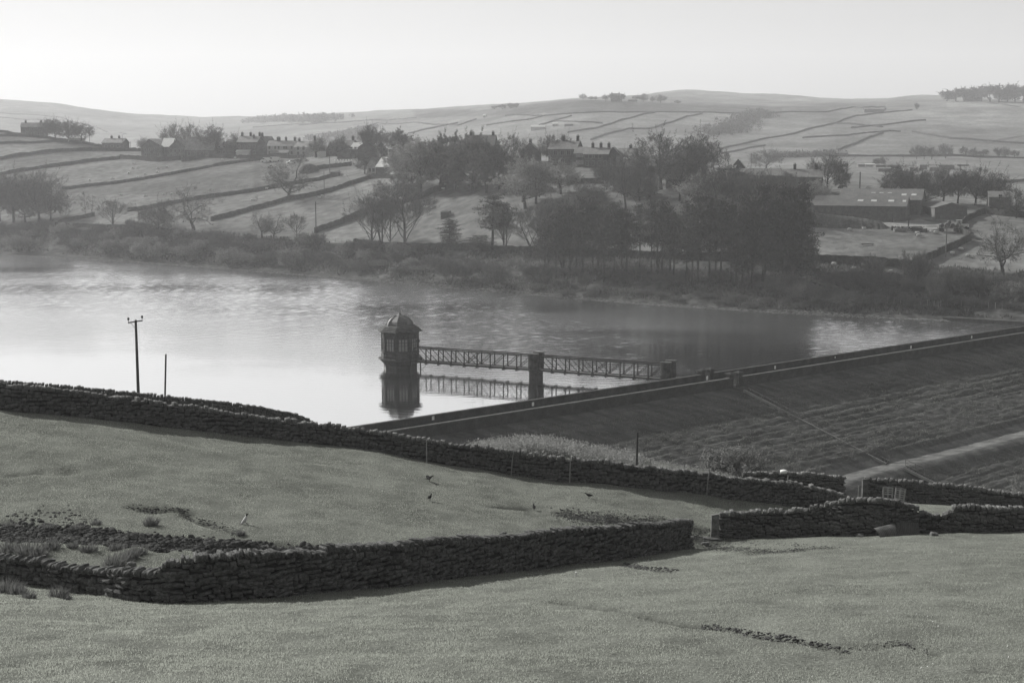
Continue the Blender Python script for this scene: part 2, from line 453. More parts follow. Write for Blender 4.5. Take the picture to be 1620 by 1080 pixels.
for poly, lo_r, hi_r, f in [
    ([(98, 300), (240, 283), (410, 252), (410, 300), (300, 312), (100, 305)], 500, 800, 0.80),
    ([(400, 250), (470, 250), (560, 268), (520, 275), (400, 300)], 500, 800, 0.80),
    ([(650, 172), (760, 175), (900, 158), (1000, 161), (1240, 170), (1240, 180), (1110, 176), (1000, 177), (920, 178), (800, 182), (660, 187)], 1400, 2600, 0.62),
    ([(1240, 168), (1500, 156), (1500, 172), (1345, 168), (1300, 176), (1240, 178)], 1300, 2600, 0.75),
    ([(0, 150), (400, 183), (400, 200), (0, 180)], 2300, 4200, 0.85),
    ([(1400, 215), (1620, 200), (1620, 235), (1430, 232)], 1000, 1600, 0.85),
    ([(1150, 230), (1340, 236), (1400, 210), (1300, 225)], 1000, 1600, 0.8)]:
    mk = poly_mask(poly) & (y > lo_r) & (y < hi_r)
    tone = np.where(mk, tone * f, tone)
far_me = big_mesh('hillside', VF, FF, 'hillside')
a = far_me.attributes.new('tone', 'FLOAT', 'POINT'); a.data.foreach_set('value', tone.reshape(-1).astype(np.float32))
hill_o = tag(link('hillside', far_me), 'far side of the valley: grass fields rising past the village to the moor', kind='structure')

# ------------------------------------------------------------------ near terrain
NEAR = {
 -500: [kz(2, 33.8), (24.5, 1130), (53, 905), (74, 600), kz(100, 24.0), kz(140, 10), kz(172, -2.0), kz(300, -5)],
 0:    [kz(2, 33.5), (24.5, 1130), (50, 918), (76, 646), kz(100, 20.2), kz(140, 8), kz(172, -2.0), kz(300, -5)],
 100:  [kz(2, 33.5), (24.2, 1130), (48, 935), (77, 655), kz(101, 19.6), kz(140, 8), kz(172, -2.0), kz(300, -5)],
 250:  [kz(2, 33.5), (24, 1130), (46, 953), (80, 671), kz(103, 18.6), kz(140, 7), kz(172, -2.0), kz(300, -5)],
 400:  [kz(2, 33.5), (24, 1130), (47, 946), (82, 691), kz(105, 17.5), kz(140, 6), kz(172, -2.5), kz(300, -5)],
 500:  [kz(2, 33.5), (24, 1130), (49, 937), (82, 701), kz(108, 15.5), kz(140, 4), kz(172, -3), kz(300, -5)],
 600:  [kz(2, 33.5), (24, 1130), (51, 928), (82, 714), (104, 716), kz(140, 3), kz(172, -6), kz(300, -8)],
 700:  [kz(2, 33.5), (24, 1130), (54, 917), (82, 734), (104, 716), kz(140, 2), kz(172, -9), kz(300, -16)],
 760:  [kz(2, 33.5), (24, 1130), (55.5, 911), (82, 743), (104, 706), kz(140, 2), kz(172, -11), kz(300, -16)],
 850:  [kz(2, 33.5), (24, 1130), (59, 901), (82, 758), (105, 694), kz(140, 2), kz(172, -12), kz(300, -17)],
 950:  [kz(2, 33.5), (24, 1130), (62, 891), (82, 765), (106, 713), kz(140, 0), kz(172, -13), kz(300, -17)],
 1050: [kz(2, 33.5), (24, 1130), (67, 877), (83, 776), (106, 731), kz(140, -2), kz(172, -14), kz(300, -17)],
 1110: [kz(2, 33.5), (24, 1130), (71, 866), (84, 782), (105, 742), kz(140, -3), kz(172, -14), kz(300, -17)],
 1180: [kz(2, 33.5), (24, 1130), (74, 853), (85.5, 791), (101, 760), kz(140, -3), kz(172, -15), kz(300, -17)],
 1260: [kz(2, 33.5), (24, 1130), (74, 849), (87, 801), (98, 778), kz(140, -3), kz(172, -15), kz(300, -17)],
 1340: [kz(2, 33.5), (24, 1130), (73, 848), (88, 803), (98, 787), kz(140, -3), kz(172, -15), kz(300, -17)],
 1400: [kz(2, 33.5), (24, 1130), (72, 846), (90, 797), (100, 790), kz(140, -3), kz(172, -15), kz(300, -17)],
 1500: [kz(2, 33.5), (24, 1130), (72, 842), (90, 803), (98, 797), kz(140, -4), kz(172, -15), kz(300, -17)],
 1620: [kz(2, 33.5), (24, 1130), (72, 841), (88, 809), (95, 805), kz(140, -5), kz(172, -15), kz(300, -17)],
 2100: [kz(2, 33.5), (24, 1130), (70, 850), (80, 830), (90, 825), kz(140, -5), kz(172, -15), kz(300, -17)],
}
NEAR[-1000] = list(NEAR[-500]); NEAR[2600] = list(NEAR[2100])
cxN, GN, idN = lattice(NEAR, 560, [10, 130, 110, 36, 30, 12, 12], (1, 3))
x, y = GN[:, :, 0], GN[:, :, 1]
rown = np.arange(GN.shape[1])[None, :] * np.ones((GN.shape[0], 1))
nf = np.clip((y - 8) / 20, 0, 1)
GN[:, :, 2] += nf * (fbm(x / 7, y / 7, 41, 3) * 0.16 + fbm(x / 1.3, y / 1.3, 44, 3) * 0.07 + fbm(x / 0.4, y / 0.4, 47, 2) * 0.025)
# screen position of every node, to map bare earth where it lies
zc = GN[:, :, 2]
pxs = 810 + FPX * x / (y * CP - (zc - CAM_H) * SP)
pys = 540 - FPX * (y * SP + (zc - CAM_H) * CP) / (y * CP - (zc - CAM_H) * SP)
toneN = np.ones(GN.shape[:2])
def seg_dist(X, Y, pts):
    best = np.full(X.shape, 1e9); pos = np.zeros(X.shape)
    acc = 0
    for (a, b) in zip(pts[:-1], pts[1:]):
        dx, dy = b[0] - a[0], b[1] - a[1]; L2 = dx * dx + dy * dy
        t = np.clip(((X - a[0]) * dx + (Y - a[1]) * dy) / L2, 0, 1)
        d = np.hypot(X - a[0] - t * dx, Y - a[1] - t * dy)
        pos = np.where(d < best, acc + t, pos); best = np.minimum(best, d); acc += 1
    return best, pos
bvh0 = BVHTree.FromPolygons([tuple(v) for v in GN.reshape(-1, 3).tolist()], grid_faces(GN.shape[0], GN.shape[1]).tolist())
O = Vector((0, 0, CAM_H))
def hit0(px, py):
    h = bvh0.ray_cast(O, ray(px, py).normalized())
    return h[0]
# eroded scars: polylines in the photograph laid on the ground; (points, half width m, depth m, tone)
SCARS = [
 ([(880, 952), (920, 958), (960, 965), (1010, 972), (1060, 983), (1110, 992), (1160, 997), (1210, 1008), (1260, 1012), (1340, 1030)], 0.22, 0.14, 0.35),
 ([(205, 803), (240, 808), (290, 807), (300, 822), (340, 832), (380, 846)], 0.35, 0.13, 0.45),
 ([(0, 842), (60, 846), (120, 848), (200, 858), (270, 862), (350, 868), (430, 872), (500, 874)], 0.9, 0.25, 0.45),
 ([(780, 802), (830, 804)], 0.5, 0.08, 0.5),
 ([(900, 815), (950, 822), (1000, 828), (1060, 832)], 1.3, 0.05, 0.40),
 ([(1095, 850), (1115, 858), (1160, 868), (1220, 874), (1300, 866)], 0.9, 0.05, 0.45),
 ([(1110, 838), (1128, 860)], 1.1, 0.05, 0.45),
 ([(1380, 1025), (1430, 1018), (1480, 1035)], 0.3, 0.08, 0.6),
 ([(1560, 1060), (1620, 1068)], 0.3, 0.08, 0.6),
 ([(10, 752), (90, 748), (110, 745)], 0.5, 0.1, 0.6),
 ([(990, 892), (1010, 898), (1060, 904)], 0.4, 0.08, 0.5),
]
for pts, hw, dep, tn in SCARS:
    wp = [hit0(*p) for p in pts]
    wp = [(p.x, p.y) for p in wp if p is not None]
    d, pos = seg_dist(x, y, wp)
    wob = 1 + 1.2 * fbm(x / 0.9, y / 0.9, 61, 2)
    k = np.clip(1.3 - d / (hw * wob + 1e-3), 0, 1)
    GN[:, :, 2] -= k * dep
    toneN = np.minimum(toneN, 1 - k * (1 - tn) * np.clip(0.75 + fbm(x / 0.5, y / 0.5, 63, 3), 0, 1))
toneN *= 0.97 + 0.12 * fbm(x / 5, y / 2.5, 71, 4)
toneN *= 1 - .45 * np.clip(fbm(x / 1.1, y / .45, 73, 4) * 1.4 - .35, 0, 1)
heath = (rown > idN[3] + 6)
VN = GN.reshape(-1, 3); FN = grid_faces(GN.shape[0], GN.shape[1])
bvhN = BVHTree.FromPolygons([tuple(v) for v in VN.tolist()], FN.tolist())
near_me = big_mesh('pasture', VN, FN, 'pasture')
a = near_me.attributes.new('tone', 'FLOAT', 'POINT'); a.data.foreach_set('value', toneN.reshape(-1).astype(np.float32))
tag(link('ground', near_me), 'sunlit sheep pasture sloping down from the viewer', kind='structure')

DMAX = 900
def hitF(px, py, dmax=DMAX, dmin=250):
    """photograph point -> far terrain; steps down the picture when the ray clears the ridge"""
    for k in range(60):
        h = bvhF.ray_cast(O, ray(px, py + k * 0.5).normalized())[0]
        if h is not None and h.y < dmax and h.y > dmin: return h
    return None
def hitH(px, py):       # far moor
    h = bvhF.ray_cast(O, ray(px, py).normalized())[0]
    return h
def hitN(px, py):
    return bvhN.ray_cast(O, ray(px, py).normalized())[0]
def gz(xx, yy):
    z = -99
    for bb in (bvhN, bvhF):
        h = bb.ray_cast(Vector((xx, yy, 600)), Vector((0, 0, -1)))[0]
        if h is not None: z = max(z, h.z)
    return z
def gzF(xx, yy):
    h = bvhF.ray_cast(Vector((xx, yy, 900)), Vector((0, 0, -1)))[0]
    return h.z if h is not None else 0.0
def gzN(xx, yy):
    h = bvhN.ray_cast(Vector((xx, yy, 600)), Vector((0, 0, -1)))[0]
    return h.z if h is not None else 0.0

# ------------------------------------------------------------------ dam
DL0 = PZ(620, 681, 3.0); DL1 = PZ(1530, 540, 3.0)
ddir = (DL1 - DL0); ddir.z = 0; ddir.normalize()
dnl = Vector((-ddir.y, ddir.x, 0))          # towards the lake
def DP(s, n, z):                            # along the dam, towards the lake, height
    q = Vector((DL0.x, DL0.y, 0)) + ddir * s + dnl * n
    return Vector((q.x, q.y, z))
def dam_s(px, py, z=3.0):
    q = PZ(px, py, z); q.z = 0
    return (q - Vector((DL0.x, DL0.y, 0))).dot(ddir)
S0, S1 = -30.0, 190.0
# water sheet on the lake side of the dam only
# the water is a real rippled surface: short wind waves running down the lake, calmer in the lee of the dam
def water_mesh():
    pxw = np.concatenate([np.linspace(-900, -40, 40, endpoint=False), np.linspace(-40, 1660, 600), np.linspace(1664, 2300, 30)])
    tn_ = (pxw - 810) / FPX / (CP + (540 - 470) / FPX * SP)
    A_ = DP(0, 6.2, 0)
    # distance where each column leaves the dam, and where it meets the far shore
    ys_ = []
    for t in tn_:
        den = t * dnl.x + dnl.y; k = (A_.x * dnl.x + A_.y * dnl.y) / den if den > 1e-6 else 1e9
        ys_.append(min(max(k, 120.0), 640.0))
    ys_ = np.array(ys_)
    ye_ = np.interp(pxw, [c for c in sorted(FAR)], [PZ(c, FAR[c][0][1], 0).y + 14 if FAR[c][0][0] == 's' else 660 for c in sorted(FAR)])
    ye_ = np.maximum(ye_, ys_ + .5)
    nr = 620
    f = (np.linspace(0, 1, nr) ** 1.25)[None, :]
    Y = ys_[:, None] + (ye_ - ys_)[:, None] * f; X = tn_[:, None] * Y
    rs_ = np.random.RandomState(12); Z = np.zeros_like(X)
    calm = np.clip((Y - 232) / 90, 0, 1) * .85 + .08 + .32 * np.clip(fbm(X / 60 + 3, Y / 26, 101, 3) + .15, 0, 1) * np.clip((Y - 205) / 60, .1, 1)
    calm = calm * np.clip(.95 + .22 * fbm(X / 40, Y / 9, 104, 3), .4, 1.3) * (1 + np.clip((Y - 300) / 130, 0, .6))
    for i in range(16):
        lam = 1.1 * (1.11 ** (i % 8)) * rs_.uniform(.9, 1.1); th = rs_.normal(0, .35); ph = rs_.uniform(0, 6.28)
        kx, ky = math.sin(th) * 2 * math.pi / lam, math.cos(th) * 2 * math.pi / lam
        wrp = 2.2 * fbm(X / 6 + i, Y / 6, 110 + i, 2)
        Z += .0031 * lam * np.sin(kx * X + ky * Y + ph + wrp)
    Z *= calm
    V = np.stack([X, Y, Z], -1).reshape(-1, 3); F = grid_faces(len(pxw), nr)
    return big_mesh('water', V, F, 'lake_water')
tag(link('water', water_mesh()), 'grey rippled reservoir water reflecting the sky', kind='structure')

def dam_box(name, s0, s1, n0, n1, z0, z1, m, parent, seg=1):
    mb = MB()
    mb.hexa([DP(s0, n0, z0), DP(s1, n0, z0), DP(s1, n1, z0), DP(s0, n1, z0), DP(s0, n0, z1), DP(s1, n0, z1), DP(s1, n1, z1), DP(s0, n1, z1)])
    return mb.build(name, m, parent)
g1, g2 = dam_s(1165, 599), dam_s(1182, 597)
lake_g = (PZ(1123, 592, 3.0)); lake_g.z = 0
lg = (lake_g - Vector((DL0.x, DL0.y, 0))).dot(ddir)
GWA = (g1 + g2) / 2
dw = empty('dam_wall', DP(60, 0, 1.4), 0, 'long dark stone parapet along the downstream edge of the dam, pale coping on top', 'wall')
def rebase(o, root):
    o.matrix_parent_inverse = Matrix.Translation(-root.location)
    return o
for (s0, s1) in ((S0, GWA - 0.9), (GWA + 0.9, S1)):
    rebase(dam_box('wall', s0, s1, 0.0, 0.45, -0.2, 2.86, 'dam_stone', dw), dw)
    rebase(dam_box('coping', s0, s1, -0.06, 0.53, 2.863, 3.0, 'dam_coping', dw), dw)
lw = empty('dam_wall', DP(60, 5.0, 1.4), 0, 'long dark stone parapet along the lake edge of the dam, beyond the crest road', 'wall')
for (s0, s1) in ((S0, lg - 0.9), (lg + 0.9, S1)):
    rebase(dam_box('wall', s0, s1, 5.0, 5.45, 1.0, 2.9, 'dam_stone', lw), lw)
    rebase(dam_box('coping', s0, s1, 4.94, 5.5, 2.903, 3.03, 'dam_stone', lw), lw)
cr = MB(); cr.hexa([DP(S0, 0.455, 0.9), DP(S1, 0.455, 0.9), DP(S1, 4.995, 0.9), DP(S0, 4.995, 0.9), DP(S0, 0.455, 1.7), DP(S1, 0.455, 1.7), DP(S1, 4.995, 1.7), DP(S0, 4.995, 1.7)])
tag(cr.build('road', 'road'), 'crest road between the two dam parapets', kind='structure')
pf = MB(); pf.hexa([DP(S0, 5.455, -6), DP(S1, 5.455, -6), DP(S1, 14, -6), DP(S0, 14, -6), DP(S0, 5.455, 1.2), DP(S1, 5.455, 1.2), DP(S1, 6.3, 1.2), DP(S0, 6.3, 1.2)])
tag(pf.build('dam_face', 'dam_stone'), 'stone pitching of the dam on the lake side', kind='structure')
# downstream grass slope: terracettes run along the dam
SL = 0.395
ns, nn = 440, 260
ss = np.linspace(S0, S1, ns)[:, None] * np.ones((1, nn)); tt = np.linspace(0, 52, nn)[None, :] * np.ones((ns, 1))
ex = DL0.x + ddir.x * ss - dnl.x * tt; ey = DL0.y + ddir.y * ss - dnl.y * tt
ez = 1.45 - SL * tt
skew = tt + ss * 0.018 + 0.45 * fbm(ss / 22, tt / 9, 81, 2)
rough_on = np.clip((tt - 1) / 6, 0.15, 1)
ter = np.abs(np.mod(skew / 1.45, 1) - 0.5) * 2
ter2 = np.abs(np.mod(skew / 2.6 + 0.3, 1) - 0.5) * 2
brk = np.clip(0.45 + 1.1 * fbm(ss / 14, tt / 3, 83, 3), 0.05, 1)
ez += rough_on * (0.16 * brk * np.where(ter < 0.25, -1, 0) + 0.14 * brk * (ter2 < 0.2) * -1 + 0.13 * fbm(ss / 1.6, tt / 0.6, 85, 4) + 0.13 * fbm(ss / 0.7, tt / 0.4, 87, 3))
# the track benches across the slope
t0a = PZ(1335, 757, -9.0)
def dam_pt(px, py):
    d = ray(px, py); n_dn = -dnl
    o = O - Vector((DL0.x, DL0.y, 0)); 
    # z = 1.45 - SL*(n_dn . p)
    den = d.z + SL * (n_dn.x * d.x + n_dn.y * d.y)
    t = (1.45 - SL * (n_dn.x * o.x + n_dn.y * o.y) - CAM_H) / den
    return O + d * t
def dam_st(px, py):
    p = dam_pt(px, py); q = Vector((p.x - DL0.x, p.y - DL0.y, 0))
    return q.dot(ddir), -q.dot(dnl)
trk = [dam_st(*p) for p in ((1290, 775), (1335, 756), (1400, 738), (1470, 722), (1540, 705), (1620, 684))]
trk.append((S1, trk[-1][1] + (S1 - trk[-1][0]) * (trk[-1][1] - trk[-2][1]) / (trk[-1][0] - trk[-2][0])))
tc_ = np.interp(ss[:, 0], [p[0] for p in trk], [p[1] for p in trk])[:, None]
on = (ss > trk[0][0]) 
kk = np.clip(1.7 - np.abs(tt - tc_) / 1.9, 0, 1) * on
ez = ez * (1 - kk) + (1.45 - SL * tc_ - 0.05) * kk
tg = 1.0 - 0.25 * (ter < 0.25) * brk + 0.35 * fbm(ss / 8, tt / 3, 89, 3)
tg = np.where(kk > 0.35, 1.6 + 0.5 * fbm(ss / 2, tt / 0.6, 88, 3), tg)
FD = grid_faces(ns, nn)
dam_me = big_mesh('dam_slope', np.stack([ex, ey, ez], -1).reshape(-1, 3), FD[:, ::-1], 'dam_turf')
a = dam_me.attributes.new('tone', 'FLOAT', 'POINT'); a.data.foreach_set('value', tg.reshape(-1).astype(np.float32))
tag(link('dam_slope', dam_me), 'ribbed rough grass slope of the dam embankment with a pale track', kind='structure')
bvhD = BVHTree.FromPolygons([tuple(v) for v in np.stack([ex, ey, ez], -1).reshape(-1, 3).tolist()], FD.tolist())
def hitD(px, py): return bvhD.ray_cast(O, ray(px, py).normalized())[0]

# ------------------------------------------------------------------ drystone walls of the foreground
rs = random.Random(11)
def stone_mesh(seed, flat=False):
    r = random.Random(seed)
    pts = []
    for sz in (-0.5, 0.5):
        for (sx, sy) in ((-.5, -.5), (.5, -.5), (.5, .5), (-.5, .5)):
            pts.append(Vector((sx * r.uniform(.72, 1.0), sy * r.uniform(.8, 1.0), sz * r.uniform(.74, 1.0))))
    # mid points of the four upright edges and of the front give it an irregular break
    fc = [Vector((r.uniform(-.15, .15), -.5 - r.uniform(0.02, .16), r.uniform(-.12, .12))), Vector((r.uniform(-.1, .1), .52, 0)),
          Vector((-.5 - r.uniform(0, .07), 0, r.uniform(-.1, .1))), Vector((.5 + r.uniform(0, .07), 0, r.uniform(-.1, .1))),
          Vector((r.uniform(-.1, .1), 0, .5 + r.uniform(0, .08))), Vector((0, 0, -.5))]
    V = pts + fc
    quads = [((0, 1, 5, 4), 8), ((2, 3, 7, 6), 9), ((3, 0, 4, 7), 10), ((1, 2, 6, 5), 11), ((4, 5, 6, 7), 12), ((3, 2, 1, 0), 13)]
    F = []
    for q, c in quads:
        for i in range(4): F.append((q[i], q[(i + 1) % 4], c))
    return V, F
STV = [stone_mesh(100 + i) for i in range(8)]
def _stme(name, m):
    out = []
    for V, F in STV:
        me = bpy.data.meshes.new(name); me.from_pydata([tuple(v) for v in V], [], F); me.materials.append(MATS[m]); out.append(me)
    return out
ST_FACE = _stme('stone', 'gritstone'); ST_COPE = _stme('coping_stone', 'coping')
STNV = [(np.array([tuple(v) for v in V]), np.array(F)) for V, F in STV]

def stone_wall(label, prof, Dp=None, thick=0.5, course=(0.10, 0.19), slen=(0.16, 0.46), cope=(0.09, 0.17), copeh=(0.17, 0.28), indiv=300, d_override=None, seed=1, rough=0.5, hitfn=hitN):
    r = random.Random(seed)
    base = []
    for (px, ty, by) in prof:
        p = hitfn(px, by) if Dp is None else P(px, by, float(np.interp(px, [q[0] for q in Dp], [q[1] for q in Dp])))
        # height whose projection reaches ty
        lo, hi = 0.1, 6.0
        for _ in range(30):
            mid = (lo + hi) / 2
            if proj(p.x, p.y, p.z + mid)[1] > ty: lo = mid
            else: hi = mid
        base.append((p, lo))
    S = [0.0]
    for a, b_ in zip(base[:-1], base[1:]): S.append(S[-1] + math.hypot(b_[0].x - a[0].x, b_[0].y - a[0].y))
    Lw = S[-1]
    xs = [b_[0].x for b_ in base]; ys = [b_[0].y for b_ in base]; hs = [b_[1] for b_ in base]
    nsmp = max(8, int(Lw / 0.25))
    sg = np.linspace(0, Lw, nsmp)
    gx = np.interp(sg, S, xs); gy = np.interp(sg, S, ys); gh = np.interp(sg, S, hs)
    gzz = np.array([gzN(a, b_) for a, b_ in zip(gx, gy)]) if Dp is None else np.interp(sg, S, [b_[0].z for b_ in base])
    def at(s):
        s = min(max(s, 0), Lw)
        X = np.interp(s, sg, gx); Y = np.interp(s, sg, gy)
        s2 = min(s + 0.3, Lw); s1 = max(s - 0.3, 0)
        tx = np.interp(s2, sg, gx) - np.interp(s1, sg, gx); ty_ = np.interp(s2, sg, gy) - np.interp(s1, sg, gy)
        n = math.hypot(tx, ty_) or 1
        return X, Y, np.interp(s, sg, gzz), np.interp(s, sg, gh), tx / n, ty_ / n
    mid = at(Lw / 2)
    root = empty('drystone_wall', (mid[0], mid[1], mid[2]), 0, label, 'stone wall')
    stones = []   # (area key, kind, pos, rz, tilt, scale)
    hmax = max(hs)
    z = 0.0 if Dp is None else -.5
    rows_ = 0
    while z < hmax:
        rows_ += 1; ch = r.uniform(*course)
        s = r.uniform(-0.3, 0)
        while s < Lw:
            ln = r.uniform(*slen) * (1 if r.random() < .8 else 1.5)
            wv = .055 * math.sin(s * 1.9 + rows_ * 1.3) + .05 * math.sin(s * .7 + rows_ * .45)
            X, Y, Z0, H, tx, ty_ = at(s + ln / 2)
            top = H - 0.2
            if z + ch * 0.5 < top:
                bat = 0.10 * (z / max(H, .5))
                nx, ny = (ty_, -tx)          # towards the viewer
                if ny > 0: nx, ny = -nx, -ny
                off = r.uniform(-0.06, 0.075) - bat
                c2 = ch * r.uniform(0.7, 1.35)
                dpt = r.uniform(0.16, 0.26)
                pz = Z0 + z + ch / 2 + r.uniform(-.03, .03) - 0.03 + wv
                stones.append((ln * c2, 'f', (X + nx * (off - dpt / 2), Y + ny * (off - dpt / 2), pz), math.atan2(ty_, tx), r.uniform(-.22, .22), (ln * 1.02, dpt * 1.25, c2)))
            s += ln + r.uniform(0.0, 0.03)
        z += ch
    s = 0.0
    while s < Lw:
        w_ = r.uniform(*cope)
        X, Y, Z0, H, tx, ty_ = at(s + w_ / 2)
        nx, ny = (ty_, -tx)
        if ny > 0: nx, ny = -nx, -ny
        hh = r.uniform(*copeh)
        if r.random() < 0.06: hh *= 0.5
        d2 = thick * r.uniform(0.75, 1.05)
        stones.append((hh * w_ * 2.6, 'c', (X - nx * (thick / 2 - 0.0), Y - ny * (thick / 2), Z0 + H - 0.2 + hh / 2 + r.uniform(-.04, .03)), math.atan2(ty_, tx) + r.uniform(-.14, .14), r.uniform(-.32, .22), (w_ * 1.05, d2, hh)))
        s += w_ * r.uniform(0.95, 1.25)
    stones.sort(key=lambda q: -q[0])
    VV, FFc = [], []; nb = 0
    VC, FC = [], []; nbc = 0
    for i, (ar, k, pos, rz, tilt, sc) in enumerate(stones):
        vi = r.randrange(8)
        if i < indiv:
            o = bpy.data.objects.new('coping_stone' if k == 'c' else 'stone', (ST_COPE if k == 'c' else ST_FACE)[vi])
            o.parent = root
            o.location = (pos[0] - root.location.x, pos[1] - root.location.y, pos[2] - root.location.z)
            o.rotation_euler = (0, tilt, rz); o.scale = sc
            # the protruding face must look towards the viewer
            if math.cos(rz) < 0: o.rotation_euler = (0, tilt, rz + math.pi)
            col.objects.link(o)
        else:
            A, Fq = STNV[vi]
            rz2 = rz if math.cos(rz) >= 0 else rz + math.pi
            ct, st = math.cos(tilt), math.sin(tilt); cz, sz = math.cos(rz2), math.sin(rz2)
            Q = A * np.array(sc)
            x1 = Q[:, 0] * ct + Q[:, 2] * st; z1 = -Q[:, 0] * st + Q[:, 2] * ct
            X = x1 * cz - Q[:, 1] * sz; Y = x1 * sz + Q[:, 1] * cz
            arr = np.stack([X + pos[0] - root.location.x, Y + pos[1] - root.location.y, z1 + pos[2] - root.location.z], 1)
            if k == 'c': VC.append(arr); FC.append(Fq + nbc); nbc += len(A)
            else: VV.append(arr); FFc.append(Fq + nb); nb += len(A)
    if VV:
        o = link('small_stones', big_mesh('small_stones', np.concatenate(VV), np.concatenate(FFc), 'gritstone_joined', smooth=False), root); o['kind'] = 'stuff'
    if VC:
        o = link('small_coping_stones', big_mesh('small_coping_stones', np.concatenate(VC), np.concatenate(FC), 'gritstone_joined', smooth=False), root); o['kind'] = 'stuff'
    c = MB()
    prev = None
    step = 0.8; k = 0
    while True:
        s = min(k * step, Lw)
        X, Y, Z0, H, tx, ty_ = at(s)
        nx, ny = (ty_, -tx)
        if ny > 0: nx, ny = -nx, -ny
        a = Vector((X - nx * 0.13, Y - ny * 0.13, 0)) - Vector((root.location.x, root.location.y, 0)); b_ = Vector((X - nx * (thick - .03), Y - ny * (thick - .03), 0)) - Vector((root.location.x, root.location.y, 0))
        z0 = Z0 - 0.3 - root.location.z; z1 = Z0 + H - 0.22 - root.location.z
        cur = [Vector((a.x, a.y, z0)), Vector((b_.x, b_.y, z0)), Vector((b_.x, b_.y, z1)), Vector((a.x, a.y, z1))]
        if prev:
            n = len(c.v); c.v += [tuple(v) for v in prev + cur]
            c.f += [(n, n + 1, n + 5, n + 4), (n + 1, n + 2, n + 6, n + 5), (n + 2, n + 3, n + 7, n + 6), (n + 3, n, n + 4, n + 7)]
            if k == 1: c.f.append((n, n + 3, n + 2, n + 1))
            if s >= Lw: c.f.append((n + 4, n + 5, n + 6, n + 7))
        prev = cur
        if s >= Lw: break
        k += 1
    c.build('hearting', 'core', root)
    return root

stone_wall('nearest drystone wall, low and tumbled at left, ending at the open field gap', [(-260, 868, 890), (-60, 880, 912), (0, 882, 920), (62, 885, 926), (80, 895, 930), (150, 901, 940), (200, 903, 950), (250, 905, 954), (258, 890, 955), (330, 880, 952), (410, 872, 947), (500, 872, 938), (514, 881, 937), (522, 864, 936), (580, 862, 931), (640, 862, 927), (650, 858, 925), (725, 851, 915), (800, 849, 906), (870, 840, 898), (980, 833, 886), (1040, 828, 876), (1096, 823, 867)], seed=1, slen=(0.17, 0.5), course=(.10, .18))
stone_wall('long drystone wall with pale lit copings and leaning posts, crossing the middle field', [(-300, 572, 611), (-60, 600, 641), (0, 607, 648), (104, 617, 658), (187, 628, 666), (290, 641, 678), (410, 659, 692), (500, 671, 702), (600, 684, 714), (700, 700, 734), (800, 713, 749), (860, 721, 759), (970, 732, 767), (1067, 745, 778), (1170, 757, 791), (1260, 765, 801), (1290, 771, 803), (1333, 783, 803)], seed=2, slen=(0.22, 0.55), course=(.12, .2), cope=(.18, .34), copeh=(.22, .34))
stone_wall('drystone wall right of the stone gatepost, joining the gappy stretch at the right edge', [(1139, 812, 850), (1210, 808, 850), (1278, 806, 849), (1300, 799, 848), (1330, 792, 848), (1364, 788, 848), (1390, 791, 847), (1447, 801, 843), (1460, 810, 843), (1486, 816, 843), (1500, 810, 843), (1507, 804, 842), (1530, 801, 842), (1620, 806, 841), (1690, 808, 841), (1850, 812, 848)], seed=3, slen=(0.2, 0.5), course=(.11, .18), cope=(.18, .32), copeh=(.22, .34))
stone_wall('drystone wall behind the leaning pallets, running off to the right edge', [(1366, 755, 786), (1376, 758, 789), (1424, 760, 795), (1500, 767, 801), (1560, 775, 804), (1620, 783, 806), (1690, 789, 811), (1820, 800, 822)], Dp=[(1366, 99), (1690, 94), (1820, 92)], seed=4, slen=(0.22, 0.55), course=(.12, .2), cope=(.2, .34), copeh=(.22, .34))
stone_wall('short drystone wall beside the gateway, with a white tub on its top', [(1175, 749, 763), (1210, 747, 768), (1260, 749, 776), (1300, 751, 783), (1334, 755, 786)], Dp=[(1175, 98), (1334, 97)], seed=5, slen=(0.22, 0.55), course=(.12, .2), cope=(.2, .34), copeh=(.22, .34))

